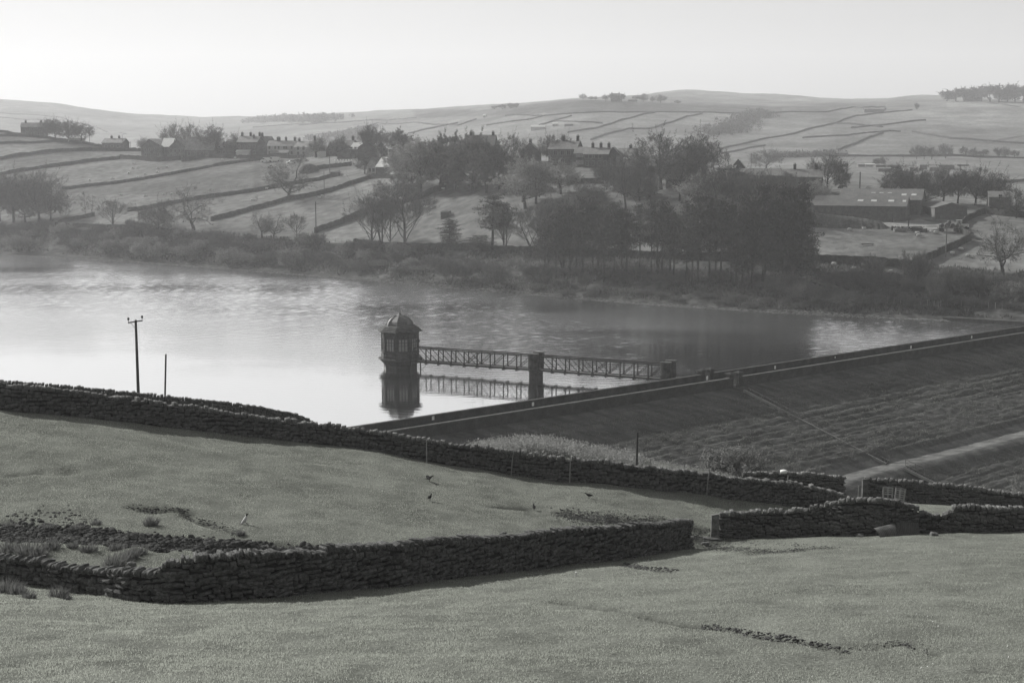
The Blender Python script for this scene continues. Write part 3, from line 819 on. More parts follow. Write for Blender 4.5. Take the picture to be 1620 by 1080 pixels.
def edge_wall():
    # dark wall beyond the lane; only its top shows over the long wall
    prof = []
    for (px, ty, D) in [(-280, 574, 98), (-60, 596, 100), (0, 601, 100), (100, 609, 101), (220, 621, 103), (330, 633, 104), (400, 641, 105), (470, 655, 107), (497, 668, 109)]:
        t = P(px, ty, D)
        prof.append((px, ty, D, t))
    root = empty('drystone_wall', (prof[3][3].x, prof[3][3].y, 18.0), 0, 'dark drystone wall beyond the hidden lane, just above the long wall at left', 'stone wall')
    r = random.Random(8)
    VV, FFc, nb = [], [], 0; cnt = 0
    for a, b_ in zip(prof[:-1], prof[1:]):
        Ls = (b_[3] - a[3]).length; n = max(1, int(Ls / 0.24))
        rz = math.atan2(b_[3].y - a[3].y, b_[3].x - a[3].x)
        for i in range(n):
            q = a[3].lerp(b_[3], (i + .5) / n)
            for lv in range(7):
                A, Fq = STNV[r.randrange(8)]
                hh = r.uniform(.16, .26) if lv == 0 else .2
                sc = (0.27 if lv else r.uniform(.18, .3), .5, hh * 1.1)
                zz = q.z - 0.1 - lv * 0.19 + r.uniform(-.05, .05)
                if cnt < 300 and lv < 2:
                    cnt += 1
                    o = bpy.data.objects.new('coping_stone' if lv == 0 else 'stone', ST_FACE[r.randrange(8)]); o.parent = root
                    o.location = (q.x - root.location.x, q.y - root.location.y, zz - root.location.z); o.rotation_euler = (0, r.uniform(-.2, .2), rz); o.scale = sc; col.objects.link(o)
                else:
                    Q = A * np.array(sc); cz, sz = math.cos(rz), math.sin(rz)
                    VV.append(np.stack([Q[:, 0] * cz - Q[:, 1] * sz + q.x - root.location.x, Q[:, 0] * sz + Q[:, 1] * cz + q.y - root.location.y, Q[:, 2] + zz - root.location.z], 1)); FFc.append(Fq + nb); nb += len(A)
    o = link('small_stones', big_mesh('small_stones', np.concatenate(VV), np.concatenate(FFc), 'gritstone_joined', smooth=False), root); o['kind'] = 'stuff'
edge_wall()

def top_h(p, ty):
    lo, hi = 0.0, 60.0
    for _ in range(40):
        mid = (lo + hi) / 2
        if proj(p.x, p.y, p.z + mid)[1] > ty: lo = mid
        else: hi = mid
    return lo

# gatepost: a single upright slab
p = hitN(1131, 851)
gp = MB(); h = top_h(p, 812)
gp.hexa([(-.24, -.16, -.2), (.23, -.18, -.2), (.25, .16, -.2), (-.22, .18, -.2), (-.21, -.13, h - .06), (.17, -.15, h), (.20, .12, h - .02), (-.20, .14, h - .1)])
o = gp.build('gatepost', 'coping', loc=(p.x, p.y, p.z)); tag(o, 'upright monolithic stone gatepost at the open field gap', 'gatepost')
g2_ = MB(); g2_.hexa([(-.2, -.16, -.2), (.2, -.18, -.2), (.22, .16, -.2), (-.2, .18, -.2), (-.2, -.13, 1.45), (.17, -.15, 1.5), (.20, .12, 1.47), (-.20, .14, 1.4)])
p = P(1369, 788, 98.7); o = g2_.build('gatepost', 'coping', loc=(p.x - .1, p.y - .2, p.z)); tag(o, 'stone gatepost at the left end of the wall with the pallets', 'gatepost')

# stakes along the long wall
STK = [(17, 604, 642, .5), (183, 626, 664, 1), (339, 638, 681, 1.6), (531, 676, 704, 2), (676, 696, 731, 0), (810, 713, 749, 2), (901, 720, 761, 0.6), (1026, 725, 770, 1.2), (1117, 741, 782, 2), (1241, 752, 797, 1.6)]
names = ['leaning stake against the long wall at the far left edge', 'thin stake against the long wall left of the telegraph pole', 'leaning stake against the long wall right of the telegraph pole', 'pale stake against the long wall below the left end of the dam', 'stake against the long wall below the valve tower', 'stake against the long wall at the left end of the heather bank', 'upright stake against the long wall at the middle of the heather bank', 'tall stake against the long wall right of the lone tall post', 'stake leaning strongly against the long wall, below the bare shrub', 'stake against the long wall below the white tub']
for (px, ty, by, ln), lb in zip(STK, names):
    p = hitN(px - ln, by); p = p + Vector((0, -0.6, 0)); p.z = gzN(p.x, p.y); h = top_h(p, ty)
    mb = MB(); mb.tube([(0, 0, -.3), (ln * .04, 0, h * .5), (ln * .085, 0, h)], [.04, .036, .03], 6)
    tag(mb.build('fence_stake', 'wood', loc=p), lb, 'stake', 'wooden stakes along the long wall')
p = hitN(1007, 742); h = top_h(p, 683)
mb = MB(); mb.tube([(0, 0, -1), (0.03, 0, h)], [.085, .075], 8); tag(mb.build('post', 'pole_wood', loc=p), 'lone tall grey post behind the long wall, in front of the dam slope', 'post')
p = P(1358, 787, 98); h = top_h(p, 768)
mb = MB(); mb.tube([(0, 0, -.2), (0.0, 0, h)], [.04, .035], 6); tag(mb.build('post', 'wood', loc=p), 'short dark post standing in the gateway', 'post')
p = P(1240, 745.5, 97.6)
mb = MB(); mb.lathe([(.22, -.12), (.25, -.02), (.27, .06), (.16, .11), (.05, .13)], 12)
tag(mb.build('plastic_tub', 'white_paint', loc=p, smooth=True), 'bright white upturned tub on top of the short wall', 'tub')
# small white post in the wall's shadow
p = hitN(911, 911); mb = MB(); mb.box(-.03, .03, -.03, .03, -.05, .17); tag(mb.build('marker_peg', 'white_paint', loc=p), 'tiny white peg in the shadow of the nearest wall', 'peg')
p = hitN(1012, 899); mb = MB(); mb.tube([(0, 0, 0), (-.12, .05, .25), (-.27, .1, .45)], [.015, .012, .008], 5); tag(mb.build('stick', 'wood', loc=p), 'thin bare stick leaning over the clod by the nearest wall', 'stick')

# pallets leaning on the wall
for k, (px, lb) in enumerate(((1402, 'left-hand weathered pallet leaning on the wall by the gateway'), (1420, 'right-hand pallet leaning on the wall by the gateway'))):
    p = P(px, 794 + k, 97.6)
    t = empty('pallet', (p.x, p.y - .4, p.z), R(-8), lb, 'pallet', 'wooden pallets leaning on the wall')
    t.rotation_euler = (R(-14), R(2 + 5 * k), R(-6))
    w_ = 0.72; H = 1.15
    m = MB(); m.box(0, w_, -.02, 0, 0, .085); slat = m.mesh('slat', 'wood')
    for i in range(8):
        if k == 0 and i in (3,): continue
        o = link('slat', slat, t, (-w_ / 2, 0, .02 + i * (H - .1) / 7))
    m = MB(); m.box(-.045, .045, 0.002, .09, 0, H); bl = m.mesh('batten', 'wood')
    for xx in (-w_ / 2 + .05, 0, w_ / 2 - .05): link('batten', bl, t, (xx, 0, 0))

# corrugated sheets at the foot of the wall
def corr(n, wdt, hgt, arch):
    m = MB(); rows = 9; V = []
    for i in range(n + 1):
        u = i / n
        for j in range(rows + 1):
            v = j / rows
            x_ = (u - .5) * wdt; ang = v * arch
            if arch > .1: yy = -math.cos(ang) * hgt; zz = math.sin(ang) * hgt
            else: yy = v * .25; zz = v * hgt
            rr = .018 * math.cos(u * n * math.pi / 1.0)
            V.append((x_, yy - rr, zz + rr * .4))
    m.v = V
    for i in range(n):
        for j in range(rows):
            a = i * (rows + 1) + j; m.f.append((a, a + rows + 1, a + rows + 2, a + 1))
    return m
p = hitN(1396, 847); o = corr(24, 1.25, .62, 1.45).build('corrugated_sheet', 'corrugated', loc=(p.x, p.y - .15, p.z - .02)); o.rotation_euler = (0, R(-6), R(22)); tag(o, 'curved rusty corrugated sheet lying at the foot of the wall', 'metal sheet')
p = hitN(1435, 846); o = corr(24, 1.15, .72, 0).build('corrugated_sheet', 'sheeting', loc=(p.x, p.y - .25, p.z - .02)); o.rotation_euler = (R(-12), 0, R(-3)); tag(o, 'flat dark corrugated sheet propped upright against the wall', 'metal sheet')

# loose stones at the gap and at wall feet
def loose(px, py, s, label, seed, m='coping'):
    p = hitN(px, py); r = random.Random(seed); V, F = STV[seed % 8]
    me = bpy.data.meshes.new('boulder'); me.from_pydata([tuple(v) for v in V], [], F); me.materials.append(MATS[m])
    o = link('loose_stone', me, None, (p.x, p.y, p.z + s[2] * .35)); o.scale = s; o.rotation_euler = (r.uniform(-.2, .2), r.uniform(-.2, .2), r.uniform(-.6, .6))
    tag(o, label, 'stone')
loose(1126, 853, (1.1, .5, .12), 'long flat pale slab at the foot of the gatepost', 3)
loose(1116, 862, (.45, .3, .2), 'pale loose stone in the mud below the gatepost', 4)
loose(1430, 846, (.5, .3, .22), 'loose stone between the two corrugated sheets', 5)
loose(1478, 847, (.4, .3, .2), 'loose stone below the broken dip in the right-hand wall', 6)
loose(1362, 849, (.35, .3, .16), 'small loose stone left of the curved corrugated sheet', 2)
loose(208, 899, (.34, .3, .3), 'rounded stone sitting on the low left stretch of wall', 1, 'gritstone')
loose(797, 848, (.32, .3, .25), 'rounded stone proud on the top of the nearest wall', 7, 'gritstone')

# ------------------------------------------------------------------ telegraph pole
p = P(219.5, 640, 118); p.z = gzN(p.x, p.y); h = top_h(p, 506)
tp = empty('telegraph_pole', p, 0, 'tall wooden telegraph pole with a crossarm, standing against the water at left', 'telegraph pole')
mb = MB(); mb.tube([(0, 0, -1), (0, 0, h)], [.15, .10], 10); mb.build('pole', 'pole_wood', tp)
mb = MB(); mb.bar((-.62, -.12, h - .22), (.6, -.12, h - .04), .08, .1); mb.build('crossarm', 'pole_wood', tp)
mb = MB(); mb.bar((-.4, -.12, h - .2), (-.05, -.1, h - .7), .03); mb.build('brace', 'iron', tp)
for xx, zz in ((-.58, h - .22), (.57, h - .05)):
    mb = MB(); mb.lathe([(.02, 0.04), (.02, .2), (.08, .22), (.1, .32), (.08, .4), (.04, .44)], 8, cx=xx, cy=-.12)
    mb.v = [(a, b_, c + zz) for a, b_, c in mb.v]; mb.build('insulator', 'iron', tp, smooth=True)
p = P(258, 650, 113); p.z = gzN(p.x, p.y); h = top_h(p, 560)
mb = MB(); mb.tube([(0, 0, -1), (.38, 0, h)], [.08, .07], 8); tag(mb.build('post', 'pole_wood', loc=p), 'bare leaning post to the right of the telegraph pole', 'post')

# ------------------------------------------------------------------ valve tower
TD = 244.5
tw = P(633, 540, TD); TX, TY = tw.x, tw.y
tower = empty('valve_tower', (TX, TY, 0), 0, 'octagonal stone valve tower with a domed roof and finial standing in the water', 'tower')
rot = R(-98)
def lt(name, prof, m, parent=tower, n=8, rr=rot, smooth=False):
    mb = MB(); mb.lathe(prof, n, rr); return mb.build(name, m, parent, smooth)
lt('shaft', [(2.95, -5), (2.95, .35)], 'tower_wet')
lt('corbel', [(2.97, .352), (2.97, .8), (3.2, .95), (3.25, 1.1), (3.45, 1.2), (3.5, 1.35), (3.72, 1.55)], 'tower_stone')
lt('ledge', [(3.86, 1.553), (3.92, 1.7), (3.86, 1.88)], 'tower_stone')
lt('plinth', [(3.42, 1.883), (3.42, 2.45), (3.33, 2.5), (3.33, 2.78), (3.46, 2.82), (3.46, 2.98)], 'tower_stone')
lt('wall', [(3.18, 2.983), (3.18, 5.5), (3.24, 5.52), (3.24, 6.25)], 'tower_stone')
lt('cornice', [(3.36, 6.253), (3.42, 6.42), (3.5, 6.5)], 'tower_stone')
rf = lt('roof', [(3.98, 6.55), (4.0, 6.64), (3.7, 6.76), (3.72, 6.86), (3.42, 7.0), (3.44, 7.1), (3.12, 7.24), (3.14, 7.34), (2.85, 7.46), (2.3, 7.5)], 'tower_stone')
dm = lt('dome', [(2.38, 7.503), (2.3, 7.8), (2.08, 8.25), (1.68, 8.65), (1.18, 8.97), (.72, 9.16), (.44, 9.26)], 'lead', rf)
lt('finial', [(.46, 9.263), (.25, 9.4), (.13, 9.65), (.09, 9.8), (.1, 9.85), (.05, 9.95), (.015, 10.2)], 'lead', rf, 8)
for k in range(8):
    th = rot + k * math.pi / 4
    mb = MB()
    pts = [(q_[0] * math.cos(th), q_[0] * math.sin(th), q_[1]) for q_ in ((2.42, 7.52), (2.34, 7.82), (2.12, 8.28), (1.71, 8.69), (1.2, 9.01), (.7, 9.2))]
    mb.tube(pts, [.06] * len(pts), 5); mb.build('dome_rib', 'lead', rf)
    mb = MB(); a = 3.2
    mb.box(-.2, .2, -.12, .1, 0, 3.25); o = mb.build('pilaster', 'tower_stone', tower, loc=(a * math.cos(th), a * math.sin(th), 2.985)); o.rotation_euler = (0, 0, th + math.pi / 2)
ap = 3.18 * math.cos(math.pi / 8)
for k in range(8):
    th = rot + (k + .5) * math.pi / 4
    ang = th + math.pi / 2
    c = Vector((math.cos(th) * (ap + .0), math.sin(th) * (ap + .0), 0))
    if k == 3:
        mb = MB(); mb.box(-.55, -.45, -.06, .02, 0, 2.2); mb.box(.45, .55, -.06, .02, 0, 2.2); mb.box(-.45, .45, -.06, .02, 2.1, 2.2)
        d = mb.build('door', 'tower_stone', tower, loc=(c.x, c.y, 2.99)); d.rotation_euler = (0, 0, ang)
        mb = MB(); mb.box(-.45, .45, -.03, .0, 0, 2.1); mb.build('door_leaf', 'iron', d); continue
    mb = MB()
    for xx in (-.80, -.27, .27, .80): mb.box(xx - .06, xx + .06, -.07, .02, 0, 2.05)
    for z0, z1 in ((-.1, .0), (1.45, 1.55), (2.053, 2.18)): mb.box(-.86, .86, -.085, .02, z0, z1)
    wd = mb.build('window', 'tower_stone', tower, loc=(c.x, c.y, 3.25)); wd.rotation_euler = (0, 0, ang)
    for xx in (-.535, 0, .535):
        mb = MB(); mb.box(-.2, .2, -.02, .01, .01, 1.44); link('pane', mb.mesh('pane', 'pale_pane'), wd, (xx, 0, 0))  # pale pane colour stands in for sky light showing through the tower
        mb = MB(); mb.box(-.2, .2, -.02, .01, 1.56, 2.04); link('pane', mb.mesh('pane', 'pale_pane'), wd, (xx, 0, 0))
# round lamp on the side of the tower and depth gauge board
mb = MB(); mb.tube([(3.15, -1.2, 4.95), (3.2, -1.5, 4.95)], [.34, .34], 14); mb.build('round_lamp', 'iron', tower)
mb = MB(); mb.box(1.95, 2.1, -3.75, -3.65, -2, 2.9); mb.box(1.78, 2.3, -3.8, -3.66, 2.2, 2.95); mb.build('depth_gauge', 'dam_stone', tower)

# ------------------------------------------------------------------ footbridge
PA = Vector((TX, TY, 0)); PB = P(848, 600, 233.5); PB.z = 0; PC = P(1057, 600, 223.5); PC.z = 0
lakeg = DP(lg, 5.2, 0)
bridge = empty('footbridge', (TX, TY, 0), 0, 'dark iron truss footbridge in two spans from the valve tower to the dam', 'footbridge')
BZ = 1.45; BH = 2.35
def span(a, b_, np_):
    d = (b_ - a); Ls = d.length; d.normalize(); nn_ = Vector((-d.y, d.x, 0)); a = a - bridge.location; b_ = b_ - bridge.location
    W = 0.85
    for sgn in (-1, 1):
        o1 = nn_ * (W * sgn)
        for nm, zz, hgt in (('top_chord', BZ + BH, .2), ('bottom_chord', BZ, .3)):
            mb = MB(); mb.bar(a + o1 + Vector((0, 0, zz)), b_ + o1 + Vector((0, 0, zz)), .16, hgt); mb.build(nm, 'iron', bridge)
        for i in range(np_ + 1):
            q = a + d * (Ls * i / np_) + o1
            mb = MB(); mb.bar(q + Vector((0, 0, BZ + .1)), q + Vector((0, 0, BZ + BH - .065)), .2); mb.build('truss_post', 'iron', bridge)
            if i < np_:
                q2 = a + d * (Ls * (i + 1) / np_) + o1
                down = i < np_ / 2.0 + .5; up_ = i > np_ / 2.0 - 1.5
                off = nn_ * (.03 * sgn)
                if down:
                    mb = MB(); mb.bar(q + off + Vector((0, 0, BZ + BH - .05)), q2 + off + Vector((0, 0, BZ + .1)), .1); mb.build('diagonal', 'iron', bridge)
                if up_:
                    mb = MB(); mb.bar(q - off + Vector((0, 0, BZ + .1)), q2 - off + Vector((0, 0, BZ + BH - .05)), .1); mb.build('diagonal', 'iron', bridge)
    for i in range(np_ + 1):
        q = a + d * (Ls * i / np_)
        mb = MB(); mb.bar(q - nn_ * 1.15 + Vector((0, 0, BZ - .2)), q + nn_ * 1.15 + Vector((0, 0, BZ - .22)), .3, .24); mb.build('cross_beam', 'iron', bridge)
    mb = MB(); mb.bar(a + Vector((0, 0, BZ)), b_ + Vector((0, 0, BZ)), 1.5, .08); mb.build('deck', 'wood', bridge)
    for zz in (BZ + .75, BZ + 1.15):
        mb = MB(); mb.bar(a - nn_ * .74 + Vector((0, 0, zz)), b_ - nn_ * .74 + Vector((0, 0, zz)), .04); mb.build('handrail', 'iron', bridge)
d1 = (PB - PA).normalized(); d2 = (PC - PB).normalized(); 
span(PA + d1 * 3.1, PB - d1 * .7, 9)
span(PB + d2 * .9, PC - d2 * .7, 9)
q = PA + d1 * 4.0 - bridge.location
mb = MB(); mb.bar(q + Vector((0, 0, -4)), q + Vector((0, 0, BZ - .3)), .2); mb.bar(q + Vector((0, 0, -.2)), q + d1 * 1.4 + Vector((0, 0, BZ - .3)), .05); mb.build('leg', 'iron', bridge)
def pier(c, d, hup, label):
    rz = math.atan2(d.y, d.x)
    t = empty('bridge_pier', (c.x, c.y, 0), rz, label, 'bridge pier', 'stone piers carrying the footbridge')
    def shp(name, rx, ry, z0, z1, m, sy=0.0):
        mb = MB(); ptsb = []
        for i in range(20):
            a = 2 * math.pi * i / 20
            ptsb.append((rx * max(-1, min(1, 1.25 * math.cos(a))), sy + ry * math.sin(a)))
        n = len(ptsb); mb.v = [(a, b_, z0) for a, b_ in ptsb] + [(a, b_, z1) for a, b_ in ptsb]
        for i in range(n): mb.f.append((i, (i + 1) % n, n + (i + 1) % n, n + i))
        mb.f.append(tuple(reversed(range(n)))); mb.f.append(tuple(range(n, 2 * n)))
        return mb.build(name, m, t)
    shp('shaft', .8, 1.75, -5, BZ - .05, 'tower_stone'); shp('band', .9, 1.86, BZ - .047, BZ + .2, 'tower_stone')
    for s_ in (-1, 1):
        shp('upstand', .78, .62, BZ + .203, hup, 'tower_stone', 1.12 * s_); shp('cap', .87, .7, hup + .003, hup + .26, 'tower_stone', 1.12 * s_)
    return t
pier(PB, d1, 4.0, 'round-ended stone pier in the water at the middle of the footbridge')
pe = pier(PC, d2, 4.1, 'twin round-topped stone pier where the footbridge meets the dam')
for s_ in (-1, 1):
    mb = MB()
    for i in range(5):
        a0 = math.pi * i / 5; a1 = math.pi * (i + 1) / 5
        mb.bar((-.3, 1.12 * s_ + .4 * math.cos(a0), 4.36 + .45 * math.sin(a0)), (-.3, 1.12 * s_ + .4 * math.cos(a1), 4.36 + .45 * math.sin(a1)), .05)
    mb.build('iron_hoop', 'iron', pe)
# causeway from the end pier to the dam gate with railings
d3 = (lakeg - PC).normalized(); L3 = (lakeg - PC).length; n3_ = Vector((-d3.y, d3.x, 0))
cw = empty('causeway', (PC.x, PC.y, 0), 0, 'short railed stone causeway between the end pier and the dam gate', 'causeway')
a = d3 * .9; b_ = d3 * (L3 - .5)
mb = MB(); mb.bar(a + Vector((0, 0, .2)), b_ + Vector((0, 0, .2)), 2.0, 2.6); mb.build('base', 'dam_stone', cw)
for s_ in (-1, 1):
    for zz in (2.1, 2.55):
        mb = MB(); mb.bar(a + n3_ * s_ * .9 + Vector((0, 0, zz)), b_ + n3_ * s_ * .9 + Vector((0, 0, zz)), .05); mb.build('rail', 'iron', cw)
    for i in range(5):
        q = a.lerp(b_, i / 4) + n3_ * s_ * .9
        mb = MB(); mb.bar(q + Vector((0, 0, 1.5)), q + Vector((0, 0, 2.58)), .07); mb.build('rail_post', 'iron', cw)

# gate piers on both parapets
def gate_piers(s, n, label, top=3.75):
    c = DP(s, n, 1.0)
    t = empty('gate_piers', c, math.atan2(ddir.y, ddir.x), label, 'gate piers')
    for s_ in (-1, 1):
        mb = MB(); mb.box(-.45, .45, -.42, .42, -.6, top - 1.25); o = mb.build('pier', 'dam_stone', t, loc=(.98 * s_ * 1.02, .2, 0))
        mb = MB(); mb.box(-.6, .6, -.56, .56, top - 1.247, top - 1.08); mb.lathe([(.6, top - 1.077), (.3, top - .95)], 4, math.pi / 4); mb.build('cap', 'dam_stone', o)
    mb = MB(); 
    for i in range(7): mb.bar((-.5 + i * .167, .2, .75), (-.5 + i * .167, .2, 1.9), .03)
    mb.bar((-.53, .2, .85), (.53, .2, .85), .05); mb.bar((-.53, .2, 1.8), (.53, .2, 1.8), .05); mb.build('gate', 'iron', t)
    return t
gl = gate_piers(lg, 5.2, 'pair of capped stone gate piers on the lake parapet, at the footbridge')
mb = MB(); mb.box(-.2, .2, -.04, 0, 0, .62); mb.build('notice', 'white_paint', gl, loc=(.0, -.12, 1.05))
gate_piers(GWA, .25, 'pair of capped stone gate piers at the head of the embankment steps')

# small white notices fixed on the inner face of the lake parapet
for px, py, lb, sc in ((685, 661, 'small white notice on the lake parapet, nearest the left end of the dam', 1), (843, 639, 'small white notice on the lake parapet below the mid-lake bridge pier', 1), (1226, 581, 'small white notice on the lake parapet right of the gate piers', 1), (1321, 565, 'tiny pale plate on the lake parapet, midway between two white notices', .5), (1441, 549, 'small white notice on the lake parapet towards the right', 1.0), (1537, 533, 'small white notice on the lake parapet nearest the right edge', 1)):
    s = dam_s(px, py, 2.4) ; 
    # intersection with the plane n = 5.0
    dr = ray(px, py); o_ = O - Vector((DL0.x, DL0.y, 0)); t_ = (5.0 - o_.dot(dnl)) / dr.dot(dnl); q = O + dr * t_; qs = Vector((q.x - DL0.x, q.y - DL0.y, 0)).dot(ddir)
    mb = MB(); mb.box(-.2 * sc, .2 * sc, -.03, 0, -.26 * sc, .26 * sc)
    o = mb.build('notice', 'white_paint', loc=DP(qs, 4.99, q.z)); o.rotation_euler = (0, 0, math.atan2(ddir.y, ddir.x)); tag(o, lb, 'notice')

# steps down the embankment with a railing
def steps(p0, p1, label, rail=True, w_=1.5):
    a = hitD(*p0); b_ = hitD(*p1)
    d = (b_ - a); L_ = d.length; d.normalize(); dh = Vector((d.x, d.y, 0)).normalized(); sd_ = Vector((-dh.y, dh.x, 0))
    t = empty('stone_steps', a, 0, label, 'steps')
    n = int(L_ / .42)
    st = MB()
    for i in range(n):
        q = d * (L_ * (i + .5) / n)
        st.hexa([q + sd_ * (-w_ / 2) - dh * .22 + Vector((0, 0, -.3)), q + sd_ * (w_ / 2) - dh * .22 + Vector((0, 0, -.3)), q + sd_ * (w_ / 2) + dh * .22 + Vector((0, 0, -.3)), q + sd_ * (-w_ / 2) + dh * .22 + Vector((0, 0, -.3)),
                 q + sd_ * (-w_ / 2) - dh * .22 + Vector((0, 0, .10)), q + sd_ * (w_ / 2) - dh * .22 + Vector((0, 0, .10)), q + sd_ * (w_ / 2) + dh * .22 + Vector((0, 0, .10)), q + sd_ * (-w_ / 2) + dh * .22 + Vector((0, 0, .10))])
    o = st.build('treads', 'dam_stone', t); o['kind'] = 'stuff'
    for s_ in (-1, 1):
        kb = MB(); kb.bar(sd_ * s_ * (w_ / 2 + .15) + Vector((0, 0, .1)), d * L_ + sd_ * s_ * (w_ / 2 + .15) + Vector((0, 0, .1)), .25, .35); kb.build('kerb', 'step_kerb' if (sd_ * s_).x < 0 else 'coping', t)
    if rail:
        u = sd_ if sd_.x > 0 else -sd_
        rt = empty('railing', a, 0, 'thin metal railing beside ' + label, 'railing')
        m = max(3, int(L_ / 2.4))
        for i in range(m + 1):
            q = d * (L_ * i / m) + u * (w_ / 2 + .45)
            mb = MB(); mb.bar(q - Vector((0, 0, .2)), q + Vector((0, 0, 1.15)), .07); mb.build('rail_post', 'cladding', rt)
        for zz in (.6, 1.1):
            mb = MB(); mb.bar(u * (w_ / 2 + .45) + Vector((0, 0, zz)), d * L_ + u * (w_ / 2 + .45) + Vector((0, 0, zz)), .045); mb.build('rail', 'cladding', rt)
steps((1180, 617), (1404, 733), 'the long straight steps from the dam crest to the track')
steps((1432, 741), (1478, 763), 'the short lower steps continuing below the track', True)

# ------------------------------------------------------------------ trees
def grow(seed, levels, kids, trunk_h, height, spread, width0, up=0.25, twigs=5, leaf=0, leaf_s=0.3, gnarl=0.12, sliver=0.045, sub_len=0.62, multi=1, trunk_n=1, low=0.35, env=None):
    """returns (trunk MB, crown V, crown F) of a leafless broadleaved tree, height about `height` m"""
    r = random.Random(seed)
    tm = MB(); cm = MB(); lf = MB()
    def room(q, d):
        if env is None: return 99
        er, ez0, ez1 = env; c = (ez0 + ez1) / 2; h_ = (ez1 - ez0) / 2
        ax, ay, az = q.x / er, q.y / er, (q.z - c) / h_; bx, by_, bz_ = d.x / er, d.y / er, d.z / h_
        A_ = bx * bx + by_ * by_ + bz_ * bz_; B_ = 2 * (ax * bx + ay * by_ + az * bz_); C_ = ax * ax + ay * ay + az * az - 1
        D_ = B_ * B_ - 4 * A_ * C_
        if D_ < 0: return .4
        return max(.4, (-B_ + math.sqrt(D_)) / (2 * A_))
    def rnd_perp(d):
        v = Vector((r.gauss(0, 1), r.gauss(0, 1), r.gauss(0, 1))); v = v - d * v.dot(d)
        return v.normalized() if v.length > 1e-3 else Vector((1, 0, 0))
    def branch(p, d, ln, rad, lvl):
        n = 4 if lvl == 0 else (3 if lvl < levels else 2)
        pts = [p]; rr = [rad]; dd = d.copy(); q = p.copy()
        dirs = [d.copy()]
        for i in range(n):
            dd = (dd + rnd_perp(dd) * gnarl * (1.4 if lvl > 0 else .5) + Vector((0, 0, 1)) * up * (.35 if lvl else .1)).normalized()
            q = q + dd * (ln / n); pts.append(q); rr.append(rad * (1 - .62 * (i + 1) / n)); dirs.append(dd.copy())
        tgt = tm if lvl <= 1 else cm
        if lvl < levels:
            tgt.tube(pts, rr, 6 if lvl == 0 else (5 if lvl == 1 else 3), cap=False)
            nk = kids[lvl]
            for k in range(nk):
                t = (low if lvl == 0 else .28) + (1 - (low if lvl == 0 else .28)) * ((k + r.uniform(.2, 1.0)) / nk)
                t = min(t, .999); i = int(t * n); f = t * n - i
                q0 = pts[i].lerp(pts[i + 1], f); d0 = dirs[i + 1]
                ang = R(r.uniform(24, 52)) * spread * (1.15 if lvl == 0 and t < .6 else 1)
                a0 = r.uniform(0, 2 * math.pi) if lvl else (k * 2.4 + r.uniform(-.4, .4))
                u_ = Vector((0, 0, 1)).cross(d0) if abs(d0.z) < .9 else Vector((1, 0, 0)); u_.normalize(); w_ = d0.cross(u_)
                pr = u_ * math.cos(a0) + w_ * math.sin(a0)
                nd = (d0 * math.cos(ang) + pr * math.sin(ang)).normalized()
                l2 = ln * sub_len * r.uniform(.7, 1.1) * (1.1 - .35 * t if lvl else 1.0)
                if lvl == 0: l2 = (height - q0.z) * r.uniform(.62, .85) if env is None else room(q0, nd) * r.uniform(.62, .86)
                else: l2 = min(l2, room(q0, nd) * r.uniform(.8, 1.05))
                branch(q0, nd, l2, rad * (1 - .62 * t) * r.uniform(.5, .68) * (.8 if lvl == 0 else 1), lvl + 1)
            if lvl == 0 and env is not None: branch(pts[-1], dirs[-1], room(pts[-1], dirs[-1]) * .8, rr[-1], 1)
            if lvl > 0: branch(pts[-1], dirs[-1], ln * .5, rr[-1], min(lvl + 1, levels))
        else:
            # a spray of twigs: thin blades
            for k in range(twigs):
                t = (k + r.random()) / twigs; q0 = pts[0].lerp(pts[-1], t)
                nd = (dd + rnd_perp(dd) * r.uniform(.3, .95) + Vector((0, 0, .15))).normalized(); e = q0 + nd * ln * r.uniform(.45, .95)
                s_ = rnd_perp(nd) * sliver
                cm.poly([q0 - s_ * .5, q0 + s_ * .5, e])
                for _ in range(leaf):
                    c = q0.lerp(e, r.uniform(.3, 1.1)) + rnd_perp(nd) * r.uniform(0, leaf_s)
                    a_ = rnd_perp(nd) * leaf_s * r.uniform(.5, 1); b2 = rnd_perp(nd) * leaf_s * r.uniform(.5, 1)
                    lf.poly([c, c + a_, c + b2])
            s_ = rnd_perp(dd) * max(sliver * 1.1, rad)
            cm.poly([pts[0] - s_ * .5, pts[0] + s_ * .5, pts[-1]])
    for m_ in range(multi):
        a = 2 * math.pi * m_ / multi
        d = Vector((0, 0, 1)) if multi == 1 else Vector((math.cos(a) * .35, math.sin(a) * .35, 1)).normalized()
        branch(Vector((0, 0, -0.3)) if multi == 1 else Vector((math.cos(a) * .3, math.sin(a) * .3, -.3)), d, trunk_h, width0, 0)
    return tm, cm, lf

PROTO = {}
def add_proto(name, tm, cm, lf, barkm='bark', crownm='twig', leafm='bud_leaf'):
    allv = np.array((cm.v if cm.v else []) + (lf.v if lf.v else []))
    H = np.percentile(allv[:, 2], 99.7); W = np.percentile(np.abs(allv[:, :2]), 98.5) * 2
    ms = [('trunk', tm.mesh('trunk', barkm) if tm.v else None), ('crown', cm.mesh('crown', crownm) if cm.v else None), ('leaves', lf.mesh('leaves', leafm) if lf.v else None)]
    PROTO[name] = (ms, H, W)

